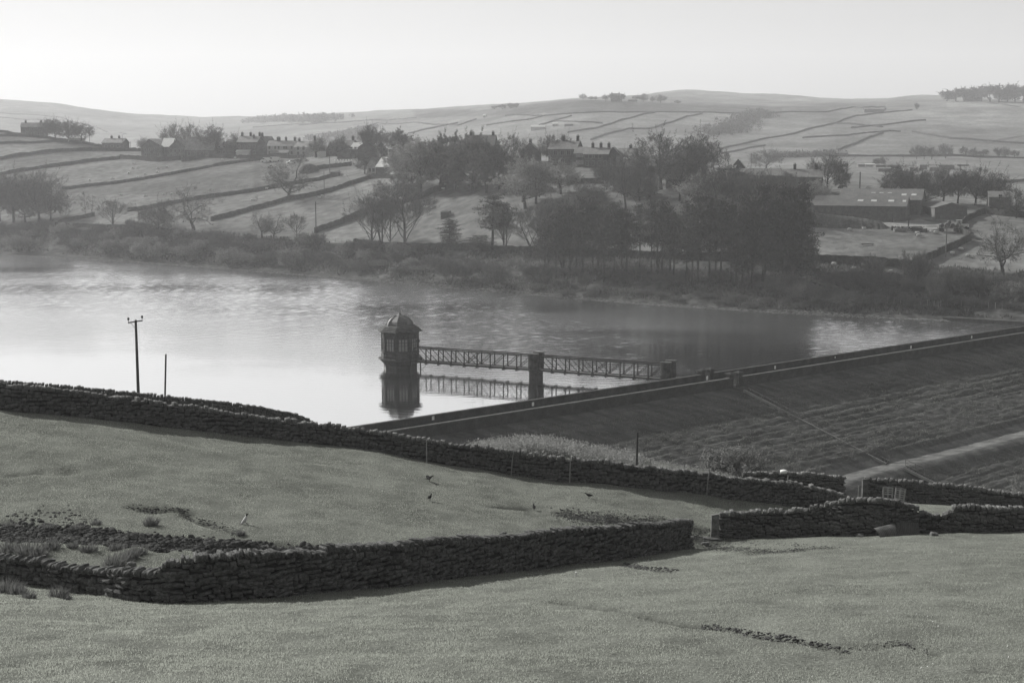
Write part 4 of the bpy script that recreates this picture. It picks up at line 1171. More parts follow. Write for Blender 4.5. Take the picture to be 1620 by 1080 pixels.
add_proto('round1', *grow(21, 4, [13, 7, 5, 4], 6.5, 14, 1.3, .36, twigs=12, up=.22, low=.4, sub_len=.6, env=(6.4, 2.2, 14.2), sliver=.042))
add_proto('round2', *grow(22, 4, [14, 7, 5, 4], 5.0, 13, 1.6, .40, twigs=12, up=.2, low=.42, sub_len=.6, env=(7.0, 2.0, 13), sliver=.048))
add_proto('round3', *grow(29, 4, [13, 7, 5, 4], 4.2, 12, 1.7, .34, twigs=12, up=.2, low=.3, sub_len=.62, env=(7.2, 1.2, 12), sliver=.048))
add_proto('oak1', *grow(31, 4, [8, 5, 5, 4], 4.6, 12, 1.75, .5, twigs=5, up=.08, gnarl=.34, low=.35, env=(7.4, 2.0, 12), sliver=.055))
add_proto('oak2', *grow(37, 4, [9, 5, 5, 4], 5.2, 12, 1.7, .5, twigs=6, up=.1, gnarl=.32, low=.32, env=(7.2, 2.0, 12), sliver=.055))
add_proto('fan1', *grow(41, 4, [12, 5, 4, 4], 10, 15, .85, .28, twigs=6, up=.42, low=.08, env=(6.2, .8, 15.2), sliver=.04))
add_proto('fan2', *grow(42, 4, [8, 5, 4, 4], 10, 15, .9, .25, twigs=5, up=.4, multi=2, low=.12, env=(6.0, 1.0, 15.2), sliver=.04))
add_proto('thin1', *grow(51, 3, [14, 5, 4], 11, 12, 1.3, .12, twigs=6, up=.2, low=.15, sliver=.05, env=(2.6, 1.2, 12.5)))
add_proto('budding1', *grow(61, 4, [11, 6, 5, 4], 9, 13, 1.5, .38, twigs=4, leaf=2, leaf_s=.30, up=.15, low=.22, env=(6.6, 2.6, 13)))
add_proto('budding2', *grow(62, 4, [10, 6, 5, 4], 6, 11, 1.7, .38, twigs=4, leaf=2, leaf_s=.30, up=.1, low=.3, env=(6.6, 2.6, 11.5)))
add_proto('dense1', *grow(63, 4, [12, 6, 5, 4], 8, 12, 1.6, .4, twigs=4, leaf=3, leaf_s=.30, up=.12, low=.2, env=(6.2, 2.2, 12)), leafm='scrub_leaf')
add_proto('bush1', *grow(71, 3, [7, 6, 5], 1.2, 3, 1.3, .06, twigs=7, leaf=1, leaf_s=.14, up=.25, multi=4, low=.1, sliver=.03), leafm='scrub_leaf')
add_proto('bush2', *grow(72, 3, [7, 6, 5], 1.0, 3, 1.2, .06, twigs=7, leaf=2, leaf_s=.16, up=.3, multi=4, low=.1, sliver=.03), leafm='bud_leaf')
add_proto('bush3', *grow(73, 3, [6, 6, 5], 1.6, 3.4, 1.0, .05, twigs=8, up=.45, multi=5, low=.1, sliver=.03))

def conifer(seed, H, spr, nbr, top, kind):
    r = random.Random(seed); tm = MB(); cm = MB()
    lean = r.uniform(-.03, .03)
    tm.tube([(0, 0, -.5), (lean * H * .5, 0, H * .5), (lean * H, 0, H * .97)], [H * .017, H * .012, H * .003], 6, cap=False)
    def clump(c, cs, n, fl):
        for k in range(n):
            q = c + Vector((r.gauss(0, 1), r.gauss(0, 1), r.gauss(0, fl))) * cs * .5
            e = Vector((r.gauss(0, 1), r.gauss(0, 1), r.gauss(0, .8) + .35)).normalized() * cs * r.uniform(.35, .75)
            s_ = Vector((r.gauss(0, 1), r.gauss(0, 1), r.gauss(0, 1))).normalized() * cs * .13
            cm.poly([q - s_, q + s_, q + e])
    for i in range(nbr):
        u = (i + r.random()) / nbr
        z = H * (top + (1 - top) * u * .98)
        if kind == 'pine': rad = spr * max(.12, (1 - max(0, (u - .55) / .5) ** 2 * .8)) * r.uniform(.45, 1.15)
        else: rad = spr * (1.08 - u) * r.uniform(.7, 1.15)
        a = i * 2.4 + r.uniform(-.5, .5); d = Vector((math.cos(a), math.sin(a), r.uniform(-.05, .45) if kind == 'pine' else r.uniform(-.35, -.05)))
        b0 = Vector((lean * z, 0, z)); e = b0 + d * rad
        tm.tube([b0, e], [H * .005, H * .0015], 3, cap=False)
        m = max(2, int(rad / (H * .045)))
        for j in range(m):
            c = b0.lerp(e, (.35 if kind == 'pine' else .12) + (j + r.random()) / m * (.7 if kind == 'pine' else .9)) + Vector((r.gauss(0, .12), r.gauss(0, .12), r.gauss(0, .1) + .1)) * H * .07
            clump(c, H * (.058 if kind == 'pine' else .045) * r.uniform(.6, 1.35), 30 if kind == 'pine' else 24, .5)
    clump(Vector((lean * H, 0, H * .97)), H * .04, 24, 1.2)
    return tm, cm, MB()
add_proto('pine1', *conifer(81, 15, 3.0, 40, .42, 'pine'), crownm='needles')
add_proto('pine2', *conifer(82, 15, 2.6, 44, .35, 'pine'), crownm='needles')
add_proto('pine3', *conifer(83, 15, 3.2, 52, .25, 'pine'), crownm='needles')
add_proto('pine4', *conifer(84, 15, 2.9, 62, .12, 'pine'), crownm='needles')
add_proto('spruce1', *conifer(85, 12, 2.6, 80, .08, 'spruce'), crownm='needles')
add_proto('spruce2', *conifer(86, 12, 1.7, 80, .06, 'spruce'), crownm='needles')

def tree(kind, px, by, ty, wpx, label, cat='tree', group=None, name=None, seed=None, dmax=DMAX, hf=None, sink=0.0, lod=False):
    p = (hf or hitF)(px, by) if hf else hitF(px, by, dmax)
    if p is None: print('MISS tree', label); return
    if not kind.startswith('bush') and hf is None and ty < by - 25 and not (kind.startswith('pine') and px > 840): wpx *= 1.1; ty -= 2
    ms, H, W = PROTO[kind]
    h = top_h(p, ty) * (random.Random(int(px * 7)).uniform(.86, 1.08) if kind.startswith('pine') and px > 840 else 1.0); dist = (p - O).length
    w_ = wpx / FPX * dist * (.95 if kind.startswith('pine') and px > 840 else (1.1 if ty < by - 25 else 1.0))
    nm = name or {'p': 'pine_tree', 's': 'spruce_tree', 'b': 'bare_tree', 'r': 'bare_tree', 'o': 'oak_tree', 'f': 'bare_tree', 't': 'birch_tree', 'd': 'leafy_tree'}[kind[0]]
    if kind.startswith('bush'): nm = name or 'scrub_bush'
    r = random.Random(int(px * 13 + by * 7))
    e = empty(nm, (p.x, p.y, p.z - sink), r.uniform(0, 6.28), label, cat, group, (w_ / W, w_ / W, h / H))
    for n_, me in ms:
        if me is not None: link(n_, me, e)
    return e

T = [ # kind, px, base y, top y, width px, label
 ('round1', 22, 352, 268, 62, 'large round leafless tree at the far left shore'),
 ('round2', 62, 352, 267, 66, 'large round leafless tree, right half of the cluster at the far left shore'),
 ('round3', 40, 352, 276, 60, 'leafless tree in the middle of the cluster at the far left shore'),
 ('thin1', 105, 351, 318, 16, 'small thin tree just right of the far-left cluster'),
 ('thin1', 135, 343, 304, 13, 'slim upright birch, second right of the far-left cluster'),
 ('thin1', 145, 343, 310, 14, 'slim birch with a companion, third right of the far-left cluster'),
 ('fan1', 179, 360, 314, 40, 'small neat oval bare tree alone above the left bank'),
 ('round3', 252, 367, 316, 56, 'bare tree left of the gnarled twin-trunk tree on the left bank'),
 ('oak1', 307, 364, 292, 64, 'gnarled open bare tree above the left bank'),
 ('oak2', 456, 316, 247, 66, 'big lone gnarled tree on the field wall in the middle of the hillside'),
 ('oak1', 415, 377, 333, 38, 'low bare tree left of the pair below the lone hillside tree'),
 ('oak2', 433, 377, 336, 34, 'twisted bare tree in the pair below the lone hillside tree'),
 ('fan1', 469, 377, 337, 28, 'small fan-shaped bare tree right of the twisted pair'),
 ('fan1', 588, 391, 304, 62, 'left-hand tree of the tall bare group by the shore wall'),
 ('fan2', 604, 391, 296, 60, 'tall twin-stemmed tree in the middle of the bare group by the shore wall'),
 ('fan1', 617, 391, 300, 42, 'slender tree behind the largest of the bare group by the shore wall'),
 ('fan1', 641, 391, 288, 72, 'largest right-hand tree of the bare group by the shore wall'),
 ('round1', 628, 330, 278, 62, 'pale hazy bare tree behind the shore group, above the middle wall'),
 ('budding1', 653, 305, 226, 54, 'leftmost tree of the large dense clump above the middle wall'),
 ('budding1', 666, 309, 220, 62, 'tall budding tree with two bare stems in the dense clump'),
 ('dense1', 697, 302, 214, 60, 'dark tree left of centre in the large dense clump'),
 ('dense1', 722, 302, 212, 66, 'tallest dark tree at the centre of the large dense clump'),
 ('dense1', 748, 303, 212, 66, 'broad dark tree right of centre in the large dense clump'),
 ('dense1', 770, 305, 222, 52, 'dark tree at the right end of the large dense clump'),
 ('budding2', 706, 300, 236, 52, 'low budding tree in front of the dense clump'),
 ('round2', 813, 272, 211, 44, 'bare tree standing clear between the dense clump and the gabled house'),
 ('budding2', 831, 330, 248, 74, 'round budding tree with a dark trunk in the paddock, left of two'),
 ('budding1', 848, 322, 252, 56, 'budding tree just behind the round paddock tree'),
 ('budding2', 887, 307, 252, 60, 'short-trunked budding tree at the edge of the small paddock'),
 ('round2', 870, 258, 212, 40, 'bare tree behind the roof of the large two-chimney house'),
 ('round3', 893, 256, 212, 36, 'bare tree behind the right chimney of the large two-chimney house'),
 ('round1', 590, 247, 195, 38, 'tall leafy tree rising among the village roofs'),
 ('dense1', 630, 247, 206, 38, 'dark round tree behind the pale-roofed village house'),
 ('round2', 577, 275, 240, 32, 'bare garden tree left of the lower cottages'),
 ('round2', 505, 247, 217, 30, 'bare tree behind the end of the white cottages'),
 ('round3', 540, 247, 213, 32, 'low round tree behind the mid-village houses'),
 ('round2', 274, 240, 194, 32, 'bare tree behind the left part of the school'),
 ('round2', 301, 240, 195, 30, 'bare tree behind the middle of the school'),
 ('round1', 337, 247, 197, 40, 'bare tall tree at the right end of the school'),
 ('round3', 230, 237, 216, 26, 'low bare tree at the left corner of the school'),
 ('round3', 371, 240, 210, 30, 'low bare tree between the school and the village'),
 ('round1', 88, 222, 187, 34, 'bare tree right of the hilltop farmhouse at the far left'),
 ('round2', 75, 219, 188, 24, 'small bare tree touching the hilltop farmhouse'),
 ('round2', 108, 225, 190, 34, 'bare tree in the middle of the row right of the hilltop farmhouse'),
 ('round1', 129, 226, 193, 32, 'rightmost bare tree of the row by the hilltop farmhouse'),
 ('oak1', 990, 330, 232, 40, 'bare tree hidden behind the pinewood, left of the great village tree'),
 ('round2', 1046, 300, 206, 90, 'great spreading bare tree dominating the village skyline'),
 ('round1', 1106, 300, 206, 60, 'tall tree right of the great village tree'),
 ('fan2', 1129, 285, 224, 40, 'pale drooping birch against the hillside, beside the dark gable'),
 ('spruce2', 1028, 312, 265, 24, 'narrow dark conifer in the village garden'),
 ('round3', 992, 312, 254, 66, 'wide pale bare tree in the garden left of the narrow conifer'),
 ('round3', 1135, 335, 262, 72, 'wide bare tree behind the pinewood, in front of the lit gable'),
 ('round3', 1193, 335, 268, 62, 'pale bare tree in front of the dark-roofed village houses'),
 ('round3', 1225, 335, 274, 54, 'bare tree behind the right part of the pinewood'),
 ('round1', 1212, 272, 235, 42, 'small round bare tree against the far fields'),
 ('round1', 1308, 303, 242, 52, 'bare tree left of the round dark yew'),
 ('dense1', 1333, 303, 272, 24, 'dense dark yew at the corner of the big barn'),
 ('budding2', 1293, 315, 284, 36, 'low pale garden tree left of the big barn'),
 ('round2', 1418, 315, 262, 44, 'leftmost bare tree of the row behind the big barn'),
 ('round1', 1438, 320, 258, 52, 'second bare tree of the row behind the big barn'),
 ('round3', 1462, 325, 268, 46, 'third bare tree of the row behind the big barn'),
 ('round2', 1492, 322, 264, 50, 'dark bare tree directly behind the small barn'),
 ('round1', 1515, 322, 265, 44, 'bare tree behind the right half of the small barn'),
 ('round2', 1543, 325, 262, 56, 'tall bare tree right of the small barn'),
 ('round3', 1570, 325, 272, 54, 'wide bare tree above the dark-roofed house at right'),
 ('oak2', 1587, 434, 344, 74, 'lone spreading bare oak in the right-hand field'),
 ('round2', 1608, 345, 296, 40, 'bare tree at the right edge above the oak'),
 ('round1', 1075, 318, 226, 62, 'tall hazy tree just right of the great village tree, in front of the dark gable'),
 ('round3', 1012, 318, 262, 60, 'rounded bare tree behind the narrow village conifer'),
 ('round2', 1160, 322, 258, 66, 'rounded pale tree hiding the foot of the pale sunlit roof'),
 ('round3', 1252, 322, 272, 56, 'rounded bare tree under the two dark chimneys'),
 ('budding2', 1108, 328, 272, 60, 'low budding tree behind the middle of the pinewood'),
 ('budding2', 1280, 324, 286, 46, 'low budding tree at the left end of the big barn'),
 ('budding1', 640, 300, 232, 56, 'budding tree at the left edge of the large dense clump'),
 ('dense1', 790, 300, 240, 44, 'dark low tree closing the right end of the dense clump'),
 ('round3', 936, 330, 286, 60, 'wide twiggy tree behind the left part of the pinewood'),
 ('round3', 960, 300, 248, 44, 'pale garden shrub-like tree below the three-chimney terrace'),
 ('fan2', 845, 400, 320, 62, 'wide bare tree between the paired pines and the pinewood'),
 ('round1', 0, 350, 272, 60, 'leafless tree cut off by the left edge above the shore'),
 ('round2', 80, 352, 282, 50, 'leafless tree at the right end of the far-left shore cluster'),
 ('fan1', 1040, 440, 318, 48, 'bare tree among the trunks of the pinewood'),
 ('fan2', 800, 398, 322, 50, 'fan-shaped bare tree left of the pinewood, beside a dark pine'),
 ('fan1', 868, 425, 308, 66, 'large bare fan-shaped tree at the left front of the pinewood'),
 ('fan2', 895, 430, 302, 70, 'bare tree merging into the left side of the pinewood'),
]
for k, px, by, ty, w_, lb in T: tree(k, px, by, ty, w_, lb)

PINES = [ # kind, px, base, top, width
 ('pine4', 711, 392, 349, 32, 'small dark bushy pine standing alone right of the bare shore group'),
 ('pine2', 779, 395, 309, 44, 'dark pine left of the main wood, with bare lower stem'),
 ('pine1', 797, 397, 322, 34, 'dark pine touching its taller neighbour left of the main wood'),
 ('pine4', 760, 400, 374, 40, 'low spreading pine scrub beside the solitary small pine'),
]
for k, px, by, ty, w_, lb in PINES: tree(k, px, by, ty, w_, lb, 'pine tree')
rp = random.Random(5)
wood = []
for px, by, ty, w_, k in [(862, 432, 340, 40, 'pine3'), (880, 440, 324, 44, 'pine1'), (902, 436, 318, 44, 'pine2'), (922, 442, 314, 42, 'pine3'), (938, 436, 304, 40, 'pine1'), (955, 446, 316, 46, 'pine3'), (972, 438, 302, 44, 'pine1'), (992, 442, 316, 42, 'pine2'), (1012, 438, 318, 38, 'pine1'), (1030, 446, 316, 34, 'pine1'), (1047, 440, 306, 42, 'pine1'), (1066, 448, 324, 36, 'pine2'), (1086, 446, 318, 46, 'pine3'), (1104, 450, 308, 48, 'pine2'), (1122, 446, 312, 50, 'pine3'), (1140, 452, 300, 48, 'pine1'), (1156, 448, 310, 44, 'pine3'), (1174, 454, 298, 48, 'pine4'), (1190, 450, 304, 46, 'pine2'), (1206, 456, 288, 50, 'pine3'), (1222, 452, 308, 48, 'pine3'), (1238, 456, 292, 46, 'pine2'), (1254, 452, 300, 50, 'pine4'), (1266, 452, 292, 48, 'spruce1'), (1276, 446, 322, 44, 'pine4'), (1184, 440, 322, 50, 'pine4'), (1095, 452, 344, 40, 'pine2'), (1165, 458, 352, 44, 'pine2'), (1226, 460, 350, 44, 'pine3'), (1132, 442, 326, 46, 'pine3'), (1210, 442, 318, 46, 'pine3'), (1248, 444, 322, 46, 'pine4'), (946, 432, 330, 40, 'pine3'), (984, 432, 330, 40, 'pine2'), (1060, 438, 330, 38, 'pine2'), (892, 434, 330, 42, 'pine3'), (912, 430, 338, 40, 'pine2')]:
    wood.append((px, by, ty, w_, k))
wood.sort()
SO = [q.replace(' ', '-').replace('-from-the-left', '-from-left') for q in ORD]
zones = [(0, 930, 'left part of the pinewood'), (930, 1000, 'pinewood section with a two-pointed skyline'), (1000, 1080, 'open middle of the pinewood'), (1080, 1160, 'pinewood section left of its darkest part'), (1160, 1225, 'darkest densest part of the pinewood'), (1225, 1400, 'right-hand end of the pinewood against the sheep field')]
for z0, z1, zn in zones:
    g = [q for q in wood if z0 <= q[0] < z1]
    for i, (px, by, ty, w_, k) in enumerate(g):
        tree(k, px, by, ty, w_, f'{SO[i]} dark pine in the {zn}', 'pine tree', 'pines of the dark wood on the far shore')

# scrub bushes on the bank
BUSH = []
rb = random.Random(17)
def bank_y(px, f):   # f 0 at the shoreline, 1 at the top wall
    ys = np.interp(px, [0, 200, 400, 600, 800, 1000, 1200, 1400, 1620], [403, 414, 429, 446, 463, 480, 493, 503, 513])
    yt = np.interp(px, [0, 200, 400, 600, 800, 1000, 1200, 1400, 1620], [357, 360, 374, 391, 397, 406, 412, 418, 430])
    return ys + (yt - ys) * f
hand = [(30, .2, 22, 34, 'bush2'), (172, .22, 20, 26, 'bush2'), (225, .18, 22, 34, 'bush2'), (252, .2, 22, 30, 'bush2'), (300, .25, 20, 34, 'bush2'), (365, .2, 22, 40, 'bush2'), (459, .22, 26, 30, 'bush2'), (430, .3, 20, 26, 'bush1'), (712, .12, 36, 34, 'bush3'), (735, .2, 26, 26, 'bush3'), (783, .1, 26, 30, 'bush3'), (838, .3, 26, 22, 'bush3'), (865, .25, 34, 28, 'bush3'), (924, .2, 26, 22, 'bush3'), (1245, .35, 34, 60, 'bush1'), (1275, .25, 30, 56, 'bush1'), (1370, .5, 34, 50, 'bush1'), (1378, .72, 34, 34, 'bush3'), (1451, .62, 52, 42, 'bush3'), (1510, .5, 38, 44, 'bush3'), (1550, .45, 40, 50, 'bush3'), (1590, .4, 30, 40, 'bush2'), (1340, .2, 20, 56, 'bush1'), (1615, .45, 26, 34, 'bush2')]
for q in hand: BUSH.append(q)
for px in range(-10, 690, 13):
    for f, hm in ((.34, 12), (.56, 14), (.78, 17)):
        if rb.random() < .55: BUSH.append((px + rb.uniform(-6, 6), f + rb.uniform(-.1, .1), hm * rb.uniform(.7, 1.25), rb.uniform(20, 38), rb.choice(['bush1', 'bush1', 'bush3', 'bush2'])))
for px in range(690, 1300, 20):
    for f, hm in ((.14, 8), (.5, 16)):
        if rb.random() < .6: BUSH.append((px + rb.uniform(-8, 8), f + rb.uniform(-.06, .1), hm * rb.uniform(.7, 1.2), rb.uniform(20, 36), 'bush1'))
for px in range(1290, 1660, 13):
    for f, hm in ((.3, 16), (.6, 20)):
        if rb.random() < .75: BUSH.append((px + rb.uniform(-6, 6), f + rb.uniform(-.1, .1), hm * rb.uniform(.7, 1.2), rb.uniform(24, 44), rb.choice(['bush1', 'bush1', 'bush3'])))
BUSH.sort()
bz = [(-50, 90, 'bank below the big left-hand tree cluster'), (90, 160, 'bank below the slim birches at left'), (160, 225, 'bank below the small oval bare tree'), (225, 280, 'bank left of the gnarled tree'), (280, 340, 'bank below the gnarled open tree'), (340, 400, 'bank below the left end of the sloping field wall'), (400, 455, 'bank below the twisted pair of trees'), (455, 520, 'bank below the post at the low wall end'), (520, 580, 'bank left of the tall bare shore group'), (580, 640, 'bank below the tall bare shore group'), (640, 700, 'bank right of the tall bare shore group'), (700, 790, 'shore below the solitary small pine'), (790, 900, 'shore left of the pinewood'), (900, 1060, 'shore below the left half of the pinewood'), (1060, 1240, 'shore below the dark pinewood'), (1240, 1330, 'bank at the right end of the pinewood'), (1330, 1420, 'bank below the L-shaped field wall'), (1420, 1500, 'bank below the corner of the field wall'), (1500, 1580, 'bank left of the lone oak'), (1580, 1700, 'bank below the lone oak')]
for z0, z1, zn in bz:
    g = [q for q in BUSH if z0 <= q[0] < z1]
    for kd, adj in (('bush1', 'dark bush'), ('bush2', 'budding bush'), ('bush3', 'twiggy bush')):
        gg = [q for q in g if q[4] == kd]
        for i, (px, f, hp, w_, k) in enumerate(gg):
            y0 = bank_y(px, f)
            od = SO[i] if len(gg) > 1 else 'only'
            tree(k, px, y0, y0 - hp * 1.1, w_ * 1.1, f'{od} {adj}, {zn}', 'bush', 'scrub bushes on the far bank')

def tussocks():
    r = np.random.RandomState(21); n = 150000
    i = r.uniform(0, ns - 1.01, n); j = r.uniform(8, nn - 1.01, n); ii = i.astype(int); jj = j.astype(int); fi = i - ii; fj = j - jj
    def sm(A): return A[ii, jj] * (1 - fi) * (1 - fj) + A[ii + 1, jj] * fi * (1 - fj) + A[ii, jj + 1] * (1 - fi) * fj + A[ii + 1, jj + 1] * fi * fj
    X, Y, Z = sm(ex), sm(ey), sm(ez); kkk = sm(kk * np.ones_like(ss))
    keep = (kkk < .2) & (r.rand(n) < np.clip(.5 + 1.5 * fbm(X / 1.6, Y / 1.2, 97, 3), .05, 1)); X, Y, Z = X[keep], Y[keep], Z[keep]; n = len(X)
    h = r.uniform(.08, .26, n); a = r.uniform(0, math.pi, n); w_ = r.uniform(.02, .06, n)
    V = np.empty((n, 3, 3)); V[:, 0] = np.stack([X - np.cos(a) * w_, Y - np.sin(a) * w_, Z - .02], 1); V[:, 1] = np.stack([X + np.cos(a) * w_, Y + np.sin(a) * w_, Z - .02], 1); V[:, 2] = np.stack([X + r.normal(0, .07, n), Y + r.normal(0, .07, n), Z + h], 1)
    o = link('rough_grass', big_mesh('rough_grass', V.reshape(-1, 3), np.arange(3 * n).reshape(-1, 3), 'tussock', smooth=False)); tag(o, 'rough tussocky grass on the dam embankment', kind='stuff')
tussocks()

# hedge of loose shrub near the dam foot
p = hitN(1176, 762)
e = empty('bare_shrub', (p.x, p.y + 5, gzN(p.x, p.y + 5) - .2), 0.4, 'pale twiggy bare shrub behind the long wall, against the dam slope', 'shrub', None)
ms, H, W = PROTO['bush2']; e.scale = (4.6 / W, 4.6 / W, 2.9 / H)
for n_, me in ms:
    if me is not None: link(n_, me, e)
p = P(1625, 780, 100); 
e = empty('leafy_shrub', (p.x, p.y, gzN(p.x, p.y)), 1.4, 'pale leafy shrub behind the wall at the right edge', 'shrub', None)
ms, H, W = PROTO['bush2']; e.scale = (2.6 / W, 2.6 / W, 2.9 / H)
for n_, me in ms:
    if me is not None: link(n_, me, e)

# ------------------------------------------------------------------ distant trees
DT = [('dense1', 1498, 157, 143, 22), ('dense1', 1512, 157, 139, 24), ('dense1', 1526, 157, 138, 22), ('dense1', 1540, 156, 137, 24), ('dense1', 1553, 157, 135, 24), ('dense1', 1566, 158, 135, 26), ('dense1', 1580, 159, 133, 26), ('dense1', 1594, 158, 132, 26), ('dense1', 1606, 158, 135, 24), ('dense1', 1619, 159, 138, 24), ('dense1', 1632, 159, 138, 24)]
for i, (k, px, by, ty, w_) in enumerate(DT): tree(k, px, by + 3.5, ty, w_ * 1.25, f'{ORD[i]} dark windswept tree of the clump on the right skyline', 'tree', 'skyline tree clump at right', hf=hitH, name='skyline_tree')
DT = [('round2', 922, 157, 148, 14), ('round3', 935, 157, 152, 12), ('round3', 942, 157, 152, 10), ('round1', 958, 160, 149, 14), ('dense1', 970, 160, 148, 16), ('dense1', 983, 160, 148, 14), ('round1', 1006, 160, 150, 12), ('round2', 1018, 161, 147, 18), ('round2', 1032, 161, 152, 10), ('round2', 1045, 162, 149, 20), ('round3', 1072, 163, 158, 12)]
for i, (k, px, by, ty, w_) in enumerate(DT): tree(k, px, by + 1, ty, w_, f'{ORD[i]} small tree along the middle skyline crest', 'tree', 'small trees on the middle crest', hf=hitH, name='crest_tree')
DT = [('dense1', 783, 172, 167, 12), ('dense1', 795, 172, 165, 14), ('dense1', 808, 171, 163, 14), ('dense1', 817, 170, 163, 10)]
for i, (k, px, by, ty, w_) in enumerate(DT): tree(k, px, by + 1, ty, w_, f'{ORD[i]} low dark tree on the ridge left of the skyline farm', 'tree', 'low dark ridge trees', hf=hitH, name='ridge_tree')
DT = [('round2', 1450, 251, 228, 22), ('round1', 1462, 251, 229, 20), ('round2', 1474, 251, 231, 22), ('round3', 1496, 250, 225, 24), ('dense1', 1524, 247, 231, 12), ('round3', 1540, 248, 232, 18), ('dense1', 1556, 248, 236, 16), ('dense1', 1578, 248, 233, 12), ('round3', 1590, 248, 231, 18), ('dense1', 1605, 248, 237, 14), ('dense1', 1450, 173, 163, 8), ('dense1', 1398, 176, 170, 10), ('round2', 1395, 262, 246, 20), ('round2', 1385, 262, 250, 14)]
for i, (k, px, by, ty, w_) in enumerate(sorted(DT, key=lambda q: q[1])): tree(k, px, by + 1, ty, w_, f'{ORD[i]} tree scattered over the far fields at right', 'tree', 'trees on the far right fields', hf=hitH, name='field_tree')
# gully thickets and the plantation read as masses
def mass(name, label, pts, n, h, spread, seed, m='scrub_leaf', hf=None, size=1.6, per=26):
    r = random.Random(seed); wp = [(hf or hitH)(*p) for p in pts]; wp = [w_ for w_ in wp if w_ is not None]
    V = []; F = []
    for i in range(n):
        k = r.randrange(len(wp) - 1); q = wp[k].lerp(wp[k + 1], r.random())
        cx_ = q.x + r.gauss(0, spread); cy_ = q.y + r.gauss(0, spread); cz_ = gzF(cx_, cy_)
        hh = h * r.uniform(.5, 1.1)
        for j in range(per):
            c = Vector((cx_ + r.gauss(0, hh * .33), cy_ + r.gauss(0, hh * .33), cz_ + hh * r.random() ** .7))
            a_ = Vector((r.gauss(0, 1), r.gauss(0, 1), r.gauss(0, 1))) * size * .5; b2 = Vector((r.gauss(0, 1), r.gauss(0, 1), r.gauss(0, 1))) * size * .5
            n0 = len(V); V += [tuple(c), tuple(c + a_), tuple(c + b2)]; F.append((n0, n0 + 1, n0 + 2))
    o = link(name, big_mesh(name, V, F, m, smooth=False)); tag(o, label, kind='stuff')
mass('plantation', 'dark distant conifer plantation on the left skyline slope', [(402, 193), (440, 191), (480, 191), (518, 192)], 300, 8, 15, 1, 'scrub_leaf', size=4)
mass('gully_thicket', 'bushy thicket in the gully on the middle hillside', [(1128, 214), (1150, 208), (1175, 198), (1190, 190), (1212, 183)], 170, 7, 9, 2, size=1.6, per=60)
mass('lower_thicket', 'hazy scrub on the lower far slope behind the village', [(480, 222), (540, 216), (580, 206), (560, 222), (620, 226)], 200, 6, 10, 3, size=2.0, per=40)
mass('hedge_scrub', 'scrub along the valley wall behind the barn', [(1231, 249), (1290, 248), (1330, 247)], 130, 4, 3, 4, size=1.6)
# dense low cover of heather on the near bank
def near_mass(name, label, region, n, h, m, seed, size=.09, per=14, slender=False, cover=None):
    r = random.Random(seed); V = []; F = []
    for i in range(n):
        while True:
            px = r.uniform(region[0], region[2]); py = r.uniform(region[1], region[3])
            if cover is None or cover(px, py): break
        p = hitN(px, py)
        if p is None or p.y > 150 or p.y < 95: continue
        z0 = p.z; hh = h * r.uniform(.5, 1.15)
        for j in range(per):
            if slender:
                b0 = Vector((p.x + r.gauss(0, .06), p.y + r.gauss(0, .06), z0 - .02)); tp_ = b0 + Vector((r.gauss(0, .32) * hh, r.gauss(0, .32) * hh, hh * r.uniform(.7, 1)))
                s_ = Vector((r.uniform(-1, 1), r.uniform(-.4, .4), 0)).normalized() * size
                n0 = len(V); V += [tuple(b0 - s_), tuple(b0 + s_), tuple(tp_)]; F.append((n0, n0 + 1, n0 + 2))
            else:
                c = Vector((p.x + r.gauss(0, hh * .5), p.y + r.gauss(0, hh * .5), z0 + hh * r.random()))
                a_ = Vector((r.gauss(0, 1), r.gauss(0, 1), r.gauss(0, 1) + .6)) * size; b2 = Vector((r.gauss(0, 1), r.gauss(0, 1), r.gauss(0, 1))) * size
                n0 = len(V); V += [tuple(c), tuple(c + a_), tuple(c + b2)]; F.append((n0, n0 + 1, n0 + 2))
    o = link(name, big_mesh(name, V, F, m, smooth=False)); tag(o, label, kind='stuff')
near_mass('low_heather', 'thin low heather running right from the heather mound', (1000, 712, 1190, 760), 1800, .25, 'pale_heather', 16, size=.05, per=12)
near_mass('heather', 'pale heather mound rising behind the long wall', (750, 690, 1010, 745), 8500, .62, 'pale_heather', 6, size=.06, per=16)

